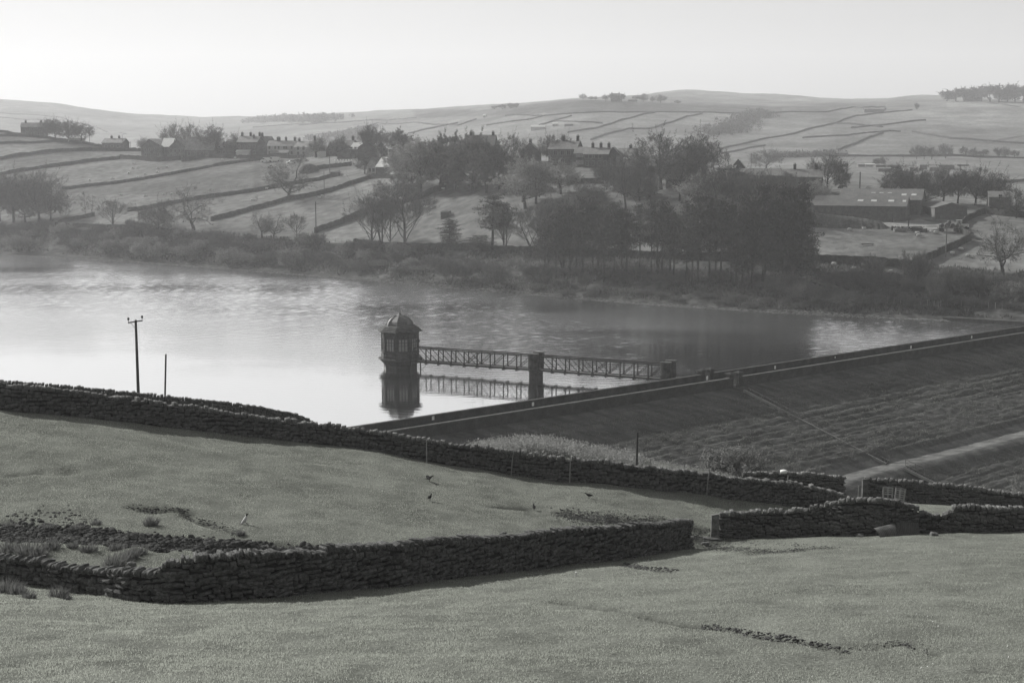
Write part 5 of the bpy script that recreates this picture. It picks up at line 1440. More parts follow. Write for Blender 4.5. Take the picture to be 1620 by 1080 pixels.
# ------------------------------------------------------------------ grass
gr = np.random.RandomState(3)
def blades(n, d0, d1, hgt, wid, m, name, label, seed, pw_=1.0, pat=True):
    rr = np.random.RandomState(seed)
    D = d0 + (d1 - d0) * rr.rand(n) ** pw_
    px = rr.uniform(-60, 1680, n)
    # sample on the near lattice directly
    cols_ = np.interp(px, cxN, np.arange(len(cxN))); 
    X = np.zeros(n); Y = np.zeros(n); Zz = np.zeros(n)
    ci = np.clip(cols_.astype(int), 0, len(cxN) - 2)
    rj = rr.uniform(10, idN[3] - 1, n)
    ji = rj.astype(int); fj = rj - ji; fc = cols_ - ci
    def s_(k): 
        A = GN[:, :, k]
        return (A[ci, ji] * (1 - fc) + A[ci + 1, ji] * fc) * (1 - fj) + (A[ci, ji + 1] * (1 - fc) + A[ci + 1, ji + 1] * fc) * fj
    X, Y, Zz = s_(0), s_(1), s_(2)
    tn = toneN[ci, ji]
    keep = (tn > .7) & (Y > 20)
    if pat:
        keep &= rr.rand(n) < np.clip(.6 + 1.5 * fbm(X / .8, Y / 1.6, 91, 4), .12, 1)
    X, Y, Zz = X[keep], Y[keep], Zz[keep]; n = len(X)
    h = hgt * rr.uniform(.5, 1.3, n); a = rr.uniform(0, math.pi, n)
    sx, sy = np.cos(a) * wid, np.sin(a) * wid
    tx, ty_ = rr.normal(0, .45, n) * h, rr.normal(0, .45, n) * h
    V = np.empty((n, 3, 3))
    V[:, 0] = np.stack([X - sx, Y - sy, Zz - .01], 1); V[:, 1] = np.stack([X + sx, Y + sy, Zz - .01], 1); V[:, 2] = np.stack([X + tx, Y + ty_, Zz + h], 1)
    o = link(name, big_mesh(name, V.reshape(-1, 3), np.arange(3 * n).reshape(-1, 3), m, smooth=False)); tag(o, label, kind='stuff')
blades(900000, 0, 0, .045, .010, 'blade', 'grass', 'short cropped pasture grass of the near field', 5)
blades(3600, 0, 0, .03, .014, 'speck', 'daisies', 'tiny pale flecks scattered in the near grass', 9, pat=False)
# rushes
RUSH = [(238, 830, 24, 12, 'lone rush tuft right of the earth scar, in the upper left field'), (15, 872, 40, 14, 'broad rush clump at the left edge behind the low wall'), (45, 876, 46, 18, 'tall pale rush clump behind the low left wall'), (80, 868, 30, 14, 'rush tuft right of the tall pale rushes'), (62, 880, 34, 12, 'low rush tuft tight behind the low left wall'), (115, 866, 18, 10, 'small rush tuft left of the pair in the hollow'), (140, 872, 26, 12, 'flat rush tuft in the hollow, left of the big pair'), (182, 897, 40, 20, 'largest dark rush tuft touching the top of the low wall'), (205, 884, 30, 16, 'rush tuft behind the largest dark one'), (220, 876, 24, 12, 'rush tuft right of the largest, beside the earth bank'), (182, 870, 22, 12, 'rush tuft behind the hollow, just under the earth bank'), (15, 834, 18, 8, 'small dark tuft at the left edge above the earth bank'), (80, 836, 20, 8, 'small tuft above the earth bank, left of the middle one'), (122, 838, 22, 9, 'middle small tuft above the earth bank'), (152, 829, 18, 7, 'low dark tuft right of the middle one above the earth bank'), (12, 936, 40, 18, 'rush clump in front of the wall at the left edge'), (28, 940, 30, 14, 'second rush clump in front of the wall, beside the left edge'), (46, 946, 22, 12, 'small dense rush tuft in front of the low wall'), (92, 944, 32, 15, 'pale rush tuft in front of the low wall, third from the edge'), (105, 948, 16, 8, 'tiny tuft right of the pale one in front of the low wall'), (380, 846, 14, 8, 'little tuft at the lower end of the earth scar'), (205, 850, 14, 7, 'little tuft on the crest of the earth bank')]
for i, (px, by, w_, hp, lb) in enumerate(RUSH):
    p = hitN(px, by); r = random.Random(300 + i); sc = p.y / FPX; wm_ = w_ * sc; hm = max(.14, hp * sc * 1.4)
    mb = MB()
    for j in range(int(70 + 200 * min(1, wm_))):
        a_ = r.uniform(0, 6.28); rr_ = wm_ * .42 * math.sqrt(r.random()); b0 = Vector((math.cos(a_) * rr_, math.sin(a_) * rr_ * .8, -.05))
        hh = hm * (1 - .5 * (rr_ / (wm_ * .5)) ** 2) * r.uniform(.45, 1.35)
        e_ = b0 + Vector((b0.x * .7 + r.gauss(0, .22) * hh + .15 * hh, b0.y * .6 + r.gauss(0, .22) * hh, hh))
        md = b0.lerp(e_, .5) + Vector((0, 0, hh * .12)); s_ = Vector((r.uniform(-1, 1), r.uniform(-.5, .5), 0)).normalized() * .012
        mb.poly([b0 - s_, b0 + s_, md + s_ * .8, md - s_ * .8]); mb.poly([md - s_ * .8, md + s_ * .8, e_])
    tag(mb.build('rush_tuft', 'rush', loc=p), lb, 'rushes', 'rush tufts in the left corner of the field')
# clods and turned earth
def clods(name, label, pts, n, spread, size, seed, m='soil', zs=.6):
    r = random.Random(seed); wp = [hitN(*p) for p in pts]; VV = []; FFc = []; nb = 0
    for i in range(n):
        k = r.randrange(len(wp) - 1); q = wp[k].lerp(wp[k + 1], r.random()); x_ = q.x + r.gauss(0, spread * .5); y_ = q.y + r.gauss(0, spread * .6); z_ = gzN(x_, y_)
        s_ = size * r.uniform(.35, 1.5) ** 1.3; A, Fq = STNV[r.randrange(8)]; a_ = r.uniform(0, 6.28); cz, sz = math.cos(a_), math.sin(a_)
        Q = A * np.array((s_ * 1.15, s_, s_ * zs)); tl = r.uniform(-.5, .5); Q = np.stack([Q[:, 0] * math.cos(tl) + Q[:, 2] * math.sin(tl), Q[:, 1], -Q[:, 0] * math.sin(tl) + Q[:, 2] * math.cos(tl)], 1)
        VV.append(np.stack([Q[:, 0] * cz - Q[:, 1] * sz + x_, Q[:, 0] * sz + Q[:, 1] * cz + y_, Q[:, 2] + z_ - s_ * .02], 1)); FFc.append(Fq + nb); nb += len(A)
    o = link(name, big_mesh(name, np.concatenate(VV), np.concatenate(FFc), m, smooth=True)); tag(o, label, kind='stuff')
clods('earth_bank', 'broken dark earth bank crossing the left of the upper field', SCARS[2][0], 3800, .62, .13, 1, zs=.95)
clods('trench_earth', 'turned earth along the thin trench in the near field', SCARS[0][0][5:], 420, .22, .05, 2, zs=.6)
clods('scar_earth', 'loose earth of the winding scar in the upper field', SCARS[1][0], 300, .3, .055, 3, zs=.6)
clods('gateway_mud', 'poached mud and stones in the field gap', SCARS[5][0] + SCARS[6][0], 1100, .9, .055, 4, zs=.6)
clods('muddy_patch', 'poached dark mud patch behind the right end of the nearest wall', SCARS[4][0], 2600, 1.3, .06, 5, zs=.6)
clods('wall_foot_earth', 'dark clods at the foot of the nearest wall', SCARS[10][0], 300, .4, .07, 6)
clods('small_clods', 'dark clods scattered over the upper left field', [(10, 826), (60, 812), (150, 826), (90, 834), (20, 840)], 170, .9, .08, 7)
clods('corner_clods', 'dark clods near the lower right corner', SCARS[7][0], 70, .35, .045, 8)
# stony edge of the reservoir
def shingle():
    r = random.Random(4); VV = []; FFc = []; nb = 0
    for i in range(3200):
        px = r.uniform(-30, 1500); y0 = bank_y(px, 0) ; p = PZ(px, y0, 0.05)
        q = Vector((p.x, p.y + r.uniform(-1.0, 1.8), 0)); z_ = max(0.0, gzF(q.x, q.y)); s_ = r.uniform(.15, .5)
        A, Fq = STNV[r.randrange(8)]; Q = A * np.array((s_ * 1.4, s_, s_ * .5))
        VV.append(Q + np.array((q.x, q.y, z_ + .03))); FFc.append(Fq + nb); nb += len(A)
    o = link('shore_stones', big_mesh('shore_stones', np.concatenate(VV), np.concatenate(FFc), 'shingle', smooth=False)); tag(o, 'thin line of pale stones along the waterline of the far shore', kind='stuff')
shingle()
def bank_grass():
    r = np.random.RandomState(8); n = 60000
    px = r.uniform(-100, 1760, n); rj = r.uniform(idF[2] - 2, idF[3] + 1, n)
    ci = np.clip(np.interp(px, cxF, np.arange(len(cxF))).astype(int), 0, len(cxF) - 2); ji = rj.astype(int); fj = (rj - ji)[:, None]; fc = r.rand(n)[:, None]
    Pp = (GF[ci, ji] * (1 - fc) + GF[ci + 1, ji] * fc) * (1 - fj) + (GF[ci, ji + 1] * (1 - fc) + GF[ci + 1, ji + 1] * fc) * fj
    keep = (r.rand(n) < np.clip(.5 + 1.8 * fbm(Pp[:, 0] / 9, Pp[:, 1] / 9, 95, 3), 0, 1)); Pp = Pp[keep]; n = len(Pp)
    h = r.uniform(.3, 1.1, n); a = r.uniform(0, math.pi, n); w_ = r.uniform(.08, .3, n)
    V = np.empty((n, 3, 3)); V[:, 0] = Pp - np.stack([np.cos(a) * w_, np.sin(a) * w_, 0 * w_], 1); V[:, 1] = Pp + np.stack([np.cos(a) * w_, np.sin(a) * w_, 0 * w_], 1); V[:, 2] = Pp + np.stack([r.normal(0, .3, n), r.normal(0, .3, n), h], 1)
    o = link('rough_herbage', big_mesh('rough_herbage', V.reshape(-1, 3), np.arange(3 * n).reshape(-1, 3), 'herbage', smooth=False)); tag(o, 'rough grass, bramble and bracken covering the far bank', kind='stuff')
bank_grass()

# ------------------------------------------------------------------ field walls of the hillside
def field_wall(px_pts, hgt, label, thick=.7, step=1.0, hf=None, seed=0, cat='field wall', group=None, name='field_wall'):
    r = random.Random(seed + int(px_pts[0][0])); wp = []
    for p in px_pts:
        h = (hf or hitF)(*p)
        if h is not None: wp.append(h)
    HT = None
    if len(wp) < 2: print('MISS wall', label); return
    pts = []
    for a, b_ in zip(wp[:-1], wp[1:]):
        n = max(1, int((b_ - a).length / step))
        for i in range(n): pts.append(a.lerp(b_, i / n))
    pts.append(wp[-1])
    c = wp[len(wp) // 2]; mb = MB(); prev = None
    hh = hgt
    for i, p in enumerate(pts):
        d = pts[min(i + 1, len(pts) - 1)] - pts[max(i - 1, 0)]; d.z = 0
        if d.length < 1e-5: continue
        d.normalize(); nrm = Vector((-d.y, d.x, 0)); z = gzF(p.x, p.y)
        hh = hh * .8 + .2 * hgt + r.uniform(-.06, .06) * hgt; h2 = hh + r.uniform(-.07, .07) * hgt; wb = thick / 2; wt = thick * .33
        if r.random() < .02: h2 *= .72
        j = r.uniform(-.05, .05)
        q = Vector((p.x, p.y, 0)) + nrm * j
        cur = [q - nrm * wb + Vector((0, 0, z - .3)), q - nrm * wt + Vector((0, 0, z + h2)), q + nrm * wt + Vector((0, 0, z + h2)), q + nrm * wb + Vector((0, 0, z - .3))]
        cur = [v - c for v in cur]
        n0 = len(mb.v)
        mb.v += [tuple(v) for v in cur]
        if prev is not None:
            for k in range(3): mb.f.append((prev + k, prev + k + 1, n0 + k + 1, n0 + k))
        else: mb.f.append((n0, n0 + 1, n0 + 2, n0 + 3))
        prev = n0
    mb.f.append((prev + 3, prev + 2, prev + 1, prev))
    o = mb.build(name, 'field_wall', loc=c); tag(o, label, cat, group)
W = [
 ([(-20, 203), (0, 204), (34, 209)], 1.3, 'wall along the hill top left of the farmhouse'),
 ([(-20, 216), (0, 216), (62, 217), (127, 225), (170, 233)], 1.4, 'topmost long wall below the hilltop farmhouse'),
 ([(-20, 230), (0, 228), (86, 225), (140, 228)], 1.3, 'second wall below the hilltop farmhouse, short of the trees'),
 ([(-20, 257), (0, 253), (70, 242), (124, 239), (175, 239), (223, 239)], 1.7, 'thick curving wall from the left edge to the school'),
 ([(-20, 282), (0, 278), (49, 269), (122, 259), (190, 252)], 1.6, 'wall curving from the left-hand trees to the school yard'),
 ([(190, 251), (249, 256), (262, 255), (286, 253)], 2.0, 'yard wall in front of the school gables'),
 ([(287, 256), (316, 251), (345, 246)], 1.8, 'yard wall in front of the right half of the school'),
 ([(98, 300), (181, 291), (241, 282), (290, 273), (337, 264), (380, 257), (420, 251)], 1.2, 'long thin wall below the flock of sheep, climbing to the village'),
 ([(202, 335), (233, 331), (275, 322), (340, 312), (400, 304), (439, 297), (504, 286), (537, 276)], 1.5, 'wall climbing from the left bank, passing behind the lone tree'),
 ([(334, 350), (372, 340), (400, 332), (455, 317), (511, 307), (556, 292), (592, 281)], 1.6, 'wall running under the lone gnarled tree up to the cottages'),
 ([(498, 369), (530, 358), (556, 347), (607, 327), (664, 315), (698, 300), (732, 286)], 1.9, 'stout wall rising behind the tall bare shore group to the dense clump'),
 ([(91, 355), (118, 348), (150, 342)], 1.4, 'short wall stub under the slim birches'),
 ([(88, 357), (179, 361), (230, 364), (275, 368)], 1.3, 'overgrown wall along the top of the left bank'),
 ([(560, 388), (590, 392), (700, 394), (780, 399)], 2.0, 'dark wall along the bank top behind the tall bare shore group'),
 ([(780, 399), (850, 400), (930, 404), (1000, 408), (1068, 411), (1180, 413), (1283, 416)], 2.1, 'dark wall running behind the trunks of the pinewood'),
 ([(1283, 416), (1340, 417), (1387, 419), (1442, 423)], 2.0, 'dark wall along the lower edge of the right sheep field'),
 ([(1445, 422), (1458, 416), (1496, 399), (1535, 380)], 1.9, 'wall climbing diagonally past the thin pole in the right field'),
 ([(1535, 378), (1524, 370), (1516, 362), (1524, 354), (1545, 342), (1566, 336)], 1.7, 'curved wall from the tractor yard to the small barn'),
 ([(1560, 338), (1590, 342), (1625, 345)], 1.8, 'dark garden wall below the house at the right edge'),
 ([(330, 249), (380, 251), (430, 250), (480, 250)], 1.6, 'dark garden wall below the tall terrace'),
 ([(428, 251), (400, 255), (350, 260), (300, 271)], 1.1, 'thin wall bending down from the village car park'),
 ([(480, 271), (520, 266), (556, 262)], 1.6, 'wall below the greenhouse'),
 ([(740, 287), (770, 289), (800, 291)], 2.2, 'shady wall under the dense clump'),
 ([(850, 290), (905, 291), (955, 290)], 1.8, 'dark hedge-topped wall along the back of the small paddock'),
 ([(584, 283), (610, 282), (650, 283)], 1.7, 'dark wall in front of the lower cottages'),
 ([(1410, 364), (1440, 366), (1466, 368)], 1.2, 'tumbled wall stub by the wood stack'),
]
for pts, h, lb in W: field_wall(pts, h, lb, step=.9)
HW = [
 ([(0, 186), (70, 191), (150, 206)], 'faint upper wall on the hazy left hill'), ([(0, 179), (100, 187), (200, 213)], 'faint wall crossing the hazy left hill'),
 ([(400, 202), (470, 197), (530, 195)], 'faint wall below the distant plantation'), ([(473, 199), (545, 194), (592, 190.5), (659, 187)], 'wall running right from the distant plantation'),
 ([(524, 214), (560, 205), (597, 195), (633, 196.5), (724, 199), (753, 189)], 'winding wall on the middle distance slope above the tall leafy tree'), ([(646, 212), (690, 202), (724, 195)], 'short diagonal wall above the dense clump'),
 ([(770, 199), (810, 193), (836, 190), (863.5, 183)], 'wall climbing left of the far farm sheds'), ([(800, 184), (862, 184), (924, 179.5), (1020, 178), (1111, 178), (1210, 180)], 'long wall dividing the moor edge from the far fields'),
 ([(853, 199), (878, 191), (904, 184)], 'short wall climbing from the far white farm'), ([(875, 192), (917, 194), (953, 196)], 'level wall right of the far white farm'),
 ([(898.5, 210.5), (945, 203), (981.5, 191), (1015, 182), (1036, 179)], 'thick diagonal wall in the middle of the far hillside'), ([(935, 222), (958, 213), (994.5, 204.5), (1028, 204.5), (1059, 195), (1080, 187), (1111, 179)], 'zigzag wall right of the thick diagonal one'),
 ([(1142, 236), (1210, 220), (1257, 212), (1319, 196), (1355, 184), (1386, 180), (1443, 175)], 'very long diagonal wall sweeping up the right hillside'), ([(1142, 244), (1180, 236), (1210, 231)], 'short wall parallel to the foot of the long sweep'),
 ([(1210, 180), (1308, 178), (1345, 171), (1400, 169)], 'dark wall along the top of the right-hand fields'), ([(1324, 196), (1366, 199), (1397, 202)], 'level wall branching right from the long sweep'),
 ([(1270, 219), (1340, 215), (1407, 208), (1425, 209)], 'broken wall below the long sweep'), ([(1327, 238), (1350, 229), (1375, 218), (1397, 211)], 'dark ditch wall slanting up the right slope'),
 ([(1231, 249), (1322, 247.5), (1443, 248), (1620, 251)], 'long level wall along the valley floor'), ([(1347, 203), (1417, 196), (1464, 191)], 'upper wall on the rough right slope'),
 ([(1443, 209), (1505, 220), (1620, 228)], 'wall descending to the right edge'), 
 
 ([(1455, 300), (1540, 290), (1625, 286)], 'wall in the valley behind the row of barn trees'),
]
for pts, lb in HW: field_wall(pts, 1.35, lb, thick=1.4, step=4, hf=hitH, group='walls of the far hillside')

# ------------------------------------------------------------------ buildings
def building(px0, px1, by, ey, ry, depth, yaw, label, axis='x', chim=(), wins=(), wallm='house_stone', roofm='slate', cat='house', name='stone_house', door=None, D=None, overhang=.25, sky_l=(), side_wins=(), hf=None, dmax=DMAX, ridge_off=0.5, chimh=1.2, lean=False):
    pc = (px0 + px1) / 2
    p = hf(pc, by) if hf else hitF(pc, by, dmax)
    if p is None: print('MISS bld', label); return None
    w_ = (px1 - px0) / FPX * (p - O).length
    eh = top_h(p, ey); rh = max(top_h(p + Vector((0, depth * .5, 0)), ry), eh + .3)
    t = empty(name, p, R(yaw), label, cat)
    x0, x1, y0, y1 = -w_ / 2, w_ / 2, 0, depth
    mb = MB(); zb = -1.5
    if lean:
        mb.hexa([(x0, y0, zb), (x1, y0, zb), (x1, y1, zb), (x0, y1, zb), (x0, y0, eh), (x1, y0, eh), (x1, y1, rh), (x0, y1, rh)])
    elif axis == 'x':
        ym = depth * ridge_off
        mb.v = [(x0, y0, zb), (x1, y0, zb), (x1, y1, zb), (x0, y1, zb), (x0, y0, eh), (x1, y0, eh), (x1, y1, eh), (x0, y1, eh), (x0, ym, rh), (x1, ym, rh)]
        mb.f = [(0, 1, 5, 4), (2, 3, 7, 6), (1, 2, 6, 9, 5), (3, 0, 4, 8, 7), (4, 5, 9, 8), (6, 7, 8, 9), (0, 3, 2, 1)]
    else:
        xm = x0 + w_ * ridge_off
        mb.v = [(x0, y0, zb), (x1, y0, zb), (x1, y1, zb), (x0, y1, zb), (x0, y0, eh), (x1, y0, eh), (x1, y1, eh), (x0, y1, eh), (xm, y0, rh), (xm, y1, rh)]
        mb.f = [(0, 1, 5, 8, 4), (2, 3, 7, 9, 6), (1, 2, 6, 5), (3, 0, 4, 7), (4, 8, 9, 7), (8, 5, 6, 9), (0, 3, 2, 1)]
    mb.build('wall', wallm, t)
    ro = MB(); oh = overhang; th = .14
    def slab(a, b_, c, d):     # quad lifted by th
        up = Vector((0, 0, .02)); u2 = Vector((0, 0, th))
        A, B, C2, D2 = map(Vector, (a, b_, c, d))
        ro.hexa([A + up, B + up, C2 + up, D2 + up, A + u2, B + u2, C2 + u2, D2 + u2])
    if lean:
        sl = (rh - eh) / depth
        slab((x0 - oh, y0 - oh, eh - sl * oh), (x1 + oh, y0 - oh, eh - sl * oh), (x1 + oh, y1, rh), (x0 - oh, y1, rh))
    elif axis == 'x':
        ym = depth * ridge_off; sl = (rh - eh) / ym; sl2 = (rh - eh) / (depth - ym)
        slab((x0 - oh, y0 - oh, eh - sl * oh), (x1 + oh, y0 - oh, eh - sl * oh), (x1 + oh, ym, rh), (x0 - oh, ym, rh))
        slab((x0 - oh, ym, rh), (x1 + oh, ym, rh), (x1 + oh, y1 + oh, eh - sl2 * oh), (x0 - oh, y1 + oh, eh - sl2 * oh))
    else:
        xm = x0 + w_ * ridge_off; sl = (rh - eh) / (xm - x0); sl2 = (rh - eh) / (x1 - xm)
        slab((x0 - oh, y0 - oh, eh - sl * oh), (xm, y0 - oh, rh), (xm, y1 + oh, rh), (x0 - oh, y1 + oh, eh - sl * oh))
        slab((xm, y0 - oh, rh), (x1 + oh, y0 - oh, eh - sl2 * oh), (x1 + oh, y1 + oh, eh - sl2 * oh), (xm, y1 + oh, rh))
    roof = ro.build('roof', roofm, t)
    for c in chim:
        f, g = c[0], c[1] if len(c) > 1 else .5
        ch = (c[2] if len(c) > 2 else chimh) * .8
        cx_ = x0 + .4 + (w_ - .8) * f; cy_ = depth * g
        zr = rh if (axis == 'x' and abs(g - ridge_off) < .1) or (axis == 'y' and abs(f - ridge_off) < .1) else rh - abs((g if axis == 'x' else f) - ridge_off) * 2 * (rh - eh)
        cb = MB(); cb.box(cx_ - .45, cx_ + .45, cy_ - .35, cy_ + .35, zr - 1.2, zr + ch); cb.box(cx_ - .52, cx_ + .52, cy_ - .42, cy_ + .42, zr + ch + .003, zr + ch + .14)
        for s_ in (-.22, .22): cb.lathe([(.13, zr + ch + .143), (.1, zr + ch + .65)], 6, cx=cx_ + s_, cy=cy_)
        cb.build('chimney', 'dam_stone', roof)
    def window(wx, wz, ww, wh, side=None, m='dark_pane', fr='window_frame'):
        f = MB()
        fw = .08
        f.box(-ww / 2 - fw, -ww / 2, -.05, .02, -fw, wh + fw); f.box(ww / 2, ww / 2 + fw, -.05, .02, -fw, wh + fw)
        f.box(-ww / 2, ww / 2, -.05, .02, wh, wh + fw); f.box(-ww / 2, ww / 2, -.07, .02, -fw, 0); f.box(-.04, .04, -.045, .02, 0, wh)
        if side is None: loc, rz = (x0 + wx * w_, y0 - .003, wz), 0
        elif side == 'R': loc, rz = (x1 + .003, y0 + wx * depth, wz), math.pi / 2
        else: loc, rz = (x0 - .003, y0 + wx * depth, wz), -math.pi / 2
        o = link('window', f.mesh('window', fr), t, loc); o.rotation_euler = (0, 0, rz)
        pn = MB(); pn.box(-ww / 2, ww / 2, -.02, .01, 0, wh); link('pane', pn.mesh('pane', m), o)
    for q in wins: window(*q)
    for q in side_wins: window(*q)
    if door:
        d_ = MB(); d_.box(-.5, .5, -.04, .02, 0, 2.1); link('door', d_.mesh('door', 'car_dark'), t, (x0 + door * w_, -.003, 0))
    for (fx_, fy_, sw, sh) in sky_l:
        sl = (rh - eh) / (depth * ridge_off) if not lean else (rh - eh) / depth
        cy_ = fy_ * (depth * (ridge_off if not lean else 1)); cx_ = x0 + fx_ * w_; z_ = eh + sl * cy_
        d = sh * .5; s_ = MB(); s_.hexa([(cx_ - sw / 2, cy_ - d, z_ - sl * d + th + .01), (cx_ + sw / 2, cy_ - d, z_ - sl * d + th + .01), (cx_ + sw / 2, cy_ + d, z_ + sl * d + th + .01), (cx_ - sw / 2, cy_ + d, z_ + sl * d + th + .01), (cx_ - sw / 2, cy_ - d, z_ - sl * d + th + .06), (cx_ + sw / 2, cy_ - d, z_ - sl * d + th + .06), (cx_ + sw / 2, cy_ + d, z_ + sl * d + th + .06), (cx_ - sw / 2, cy_ + d, z_ + sl * d + th + .06)])
        s_.build('skylight', 'glass_roof', roof)
    t['_dims'] = (w_, eh, rh)
    return t
def rows(fs, zs, ww=.9, wh=1.3, m='dark_pane', fr='window_frame'): return [(f, z, ww, wh, None, m, fr) for z in zs for f in fs]
building(35, 69, 214, 201, 194.5, 7, 8, 'dark stone farmhouse with two chimneys on the hill top at the far left', chim=((.15,), (.85,)), wins=rows((.25, .5, .75), (1, 3.4)), name='farmhouse')
building(109, 131, 226, 219.5, 218, 5, 4, 'low pale shed below the hilltop trees at left', wallm='house_render', roofm='slate_pale_glare', name='shed', cat='shed', lean=True)
building(161, 194, 232, 226, 219, 8, -10, 'bungalow with a hipped-looking roof left of the school', chim=((.3,), (.7,)), wins=rows((.2, .5, .8), (.8,), 1.3, 1.1), name='bungalow')
# school: three wings
building(223, 258, 250, 232, 220, 10, -12, 'left wing of the village school with a steep gable', axis='y', wins=rows((.2, .4, .6, .8), (.9, 3.2), .8, 1.3), name='school_wing', cat='school', ridge_off=.38)
building(256, 272, 249, 232, 219, 9, -5, 'narrow bright-roofed link of the village school', roofm='white_paint', name='school_link', cat='school')  # white roof colour stands in for sun glare on the lit slope
building(265, 297, 252, 236, 221, 12, -5, 'gabled middle wing of the village school', axis='y', wins=rows((.2, .4, .6, .8), (.9, 3.2), .9, 1.4), name='school_wing', cat='school')
building(293, 338, 250, 237, 217, 12, -3, 'long high-roofed right wing of the village school', wins=rows((.15, .3, .45, .6, .75), (1.2,), 1.1, 1.8), name='school_wing', cat='school')
building(342, 360, 246, 234, 229, 7, -5, 'small cottage at the left end of the village row', chim=((.5,),), wins=rows((.3, .7), (.9, 3.0)), name='cottage')
building(358, 378, 246, 230, 221, 8, -5, 'stone cottage beside the tall dark terrace', wins=rows((.3, .7), (.9, 3.4)), name='cottage')
building(374, 408, 247, 225, 215.5, 9, -14, 'tall dark terrace with four chimneys in the village', chim=((.05,), (.5,), (.75, .3), (.98,)), wins=rows((.12, .35, .6, .85), (1, 3.6), .9, 1.4), name='terraced_house', chimh=1.8)
building(373, 395, 248, 240, 235, 3, -14, 'bright glazed lean-to in front of the tall terrace', wallm='glass_roof', roofm='glass_roof', name='conservatory', cat='conservatory', lean=True)
building(404, 424, 247, 232, 216, 12, -14, 'dark gable end of the tall terrace', axis='y', chim=((.5, .1),), name='terraced_house', chimh=1.6)
building(416, 436, 247, 234, 222, 11, -12, 'dark lower house behind the white cottages', axis='y', chim=((.5, .3),), name='cottage', ridge_off=.7)
building(423, 466, 247, 231, 223, 8, -6, 'row of whitewashed cottages with a line of chimneys', chim=((.3,), (.36,), (.62,), (.97,)), wins=rows((.08, .3, .42, .62, .7, .9), (1, 3.3), .8, 1.2), wallm='house_render', roofm='slate', name='cottage_row', chimh=1.7)
building(464, 494, 248, 233, 224, 9, -18, 'whitewashed end cottage with a tall gable chimney', chim=((.02,), (1.0, .5, 2.6)), wins=rows((.25, .55), (1, 3.3), 1.0, 1.4), wallm='house_render', name='cottage')
for i, (a_, b_, lb) in enumerate(((428, 443, 'left porch in front of the white cottages'), (441, 455, 'middle porch in front of the white cottages'), (466, 478, 'right porch in front of the white cottages'))):
    building(a_, b_, 249, 242, 238, 2.5, -6, lb, wallm='house_stone' if i else 'car_dark', roofm='slate', name='porch', cat='porch', lean=True)
building(498, 517, 248, 239, 230, 9, 10, 'small gabled house right of the white cottages', name='cottage', wallm='house_stone', roofm='slate')
building(516, 531, 247, 236, 226, 9, 5, 'narrow gabled cottage with a pale front', axis='y', wins=rows((.5,), (.8, 3)), name='cottage')
building(530, 556, 247, 232, 222, 9, -18, 'stone house with a big dark chimney at mid-village', chim=((.92,),), wins=rows((.2, .45), (3.4,), 1.2, 1.1), name='cottage', chimh=1.8)
building(502, 518, 249, 243, 240, 4, 0, 'white glazed garden room in the middle of the village', wallm='glass_roof', roofm='glass_roof', name='conservatory', cat='conservatory', lean=True)
building(532, 562, 252, 243, 233, 9, -22, 'low dark barn left of the big gabled house', name='barn', cat='barn', axis='y', ridge_off=.8)
building(553, 572, 250, 236, 226, 12, -12, 'bright-roofed side of the big gabled village house', roofm='slate_pale_glare', name='stone_house', wins=rows((.5,), (3.2,)))
building(566, 594, 252, 234, 224, 12, -4, 'big plain gable end in the village centre', axis='y', name='stone_house')
building(593, 614, 252, 238, 224, 11, 5, 'dark gabled house behind the tall leafy tree', axis='y', wins=rows((.3, .7), (1, 3.2)), name='stone_house')
building(615, 638, 252, 236, 229, 9, -8, 'pale-roofed house left of the dense clump', roofm='slate_pale_glare', wins=rows((.4,), (1, 3.2)), name='stone_house')
building(580, 596, 276, 262, 250, 8, -16, 'pale-walled end of the lower cottages', wallm='house_render', axis='y', wins=rows((.3, .7), (1,)), name='cottage')
building(592, 622, 276, 264, 249, 9, -30, 'lower cottage row with a bright glaring roof', roofm='slate_pale_glare', chim=((.6, .3),), name='cottage_row')
building(618, 640, 282, 276, 272, 5, 0, 'two low bright garage roofs beside the lower cottages', roofm='glass_roof', name='garage', cat='garage', lean=True)
building(523, 535, 280, 273, 272, 5, -4, 'flat-roofed stone shed at the end of a field wall', name='shed', cat='shed', lean=True, roofm='dam_stone')
building(733, 781, 268, 232, 214, 10, -8, 'tall house mostly hidden inside the dense clump', chim=((.15,), (.95,)), name='stone_house', wins=rows((.3, .6), (1, 3.6)))
building(790, 823, 268, 262, 252, 10, -3, 'low wide roof between the dense clump and the paddock trees', name='barn', cat='barn', roofm='slate')
building(823, 853, 262, 240, 226, 9, -6, 'dark gabled house with one chimney behind the paddock trees', axis='y', chim=((.5, .3),), name='stone_house')
building(867, 912, 262, 236, 223, 10, -16, 'large two-storey stone house with chimneys at both ends', chim=((.42, .5), (.97,)), wins=rows((.25, .5, .72), (3.6,), 1.1, 1.5) + rows((.2, .5), (.8,), 1.1, 1.4), name='stone_house', chimh=1.9)
building(908, 926, 264, 243, 233, 9, -10, 'short linking house with white windows beside the two-chimney house', wins=rows((.35, .75), (3.3, .9), 1.3, 1.3, 'pale_pane'), name='stone_house')
building(923, 962, 266, 244, 234, 9, -14, 'three-chimney terrace right of the large village house', chim=((.25,), (.62,), (.98,)), wins=rows((.2, .6), (3.3,), 2.4, 1.2) + rows((.15, .4, .65, .88), (.8,), .8, 1.6), name='terraced_house', chimh=1.7)
building(958, 981, 266, 246, 233, 11, -8, 'dark gable end of the three-chimney terrace', axis='y', name='stone_house')
building(976, 1003, 264, 246, 235, 9, -14, 'house with one pot-topped chimney behind the great tree', chim=((.7,),), name='stone_house')
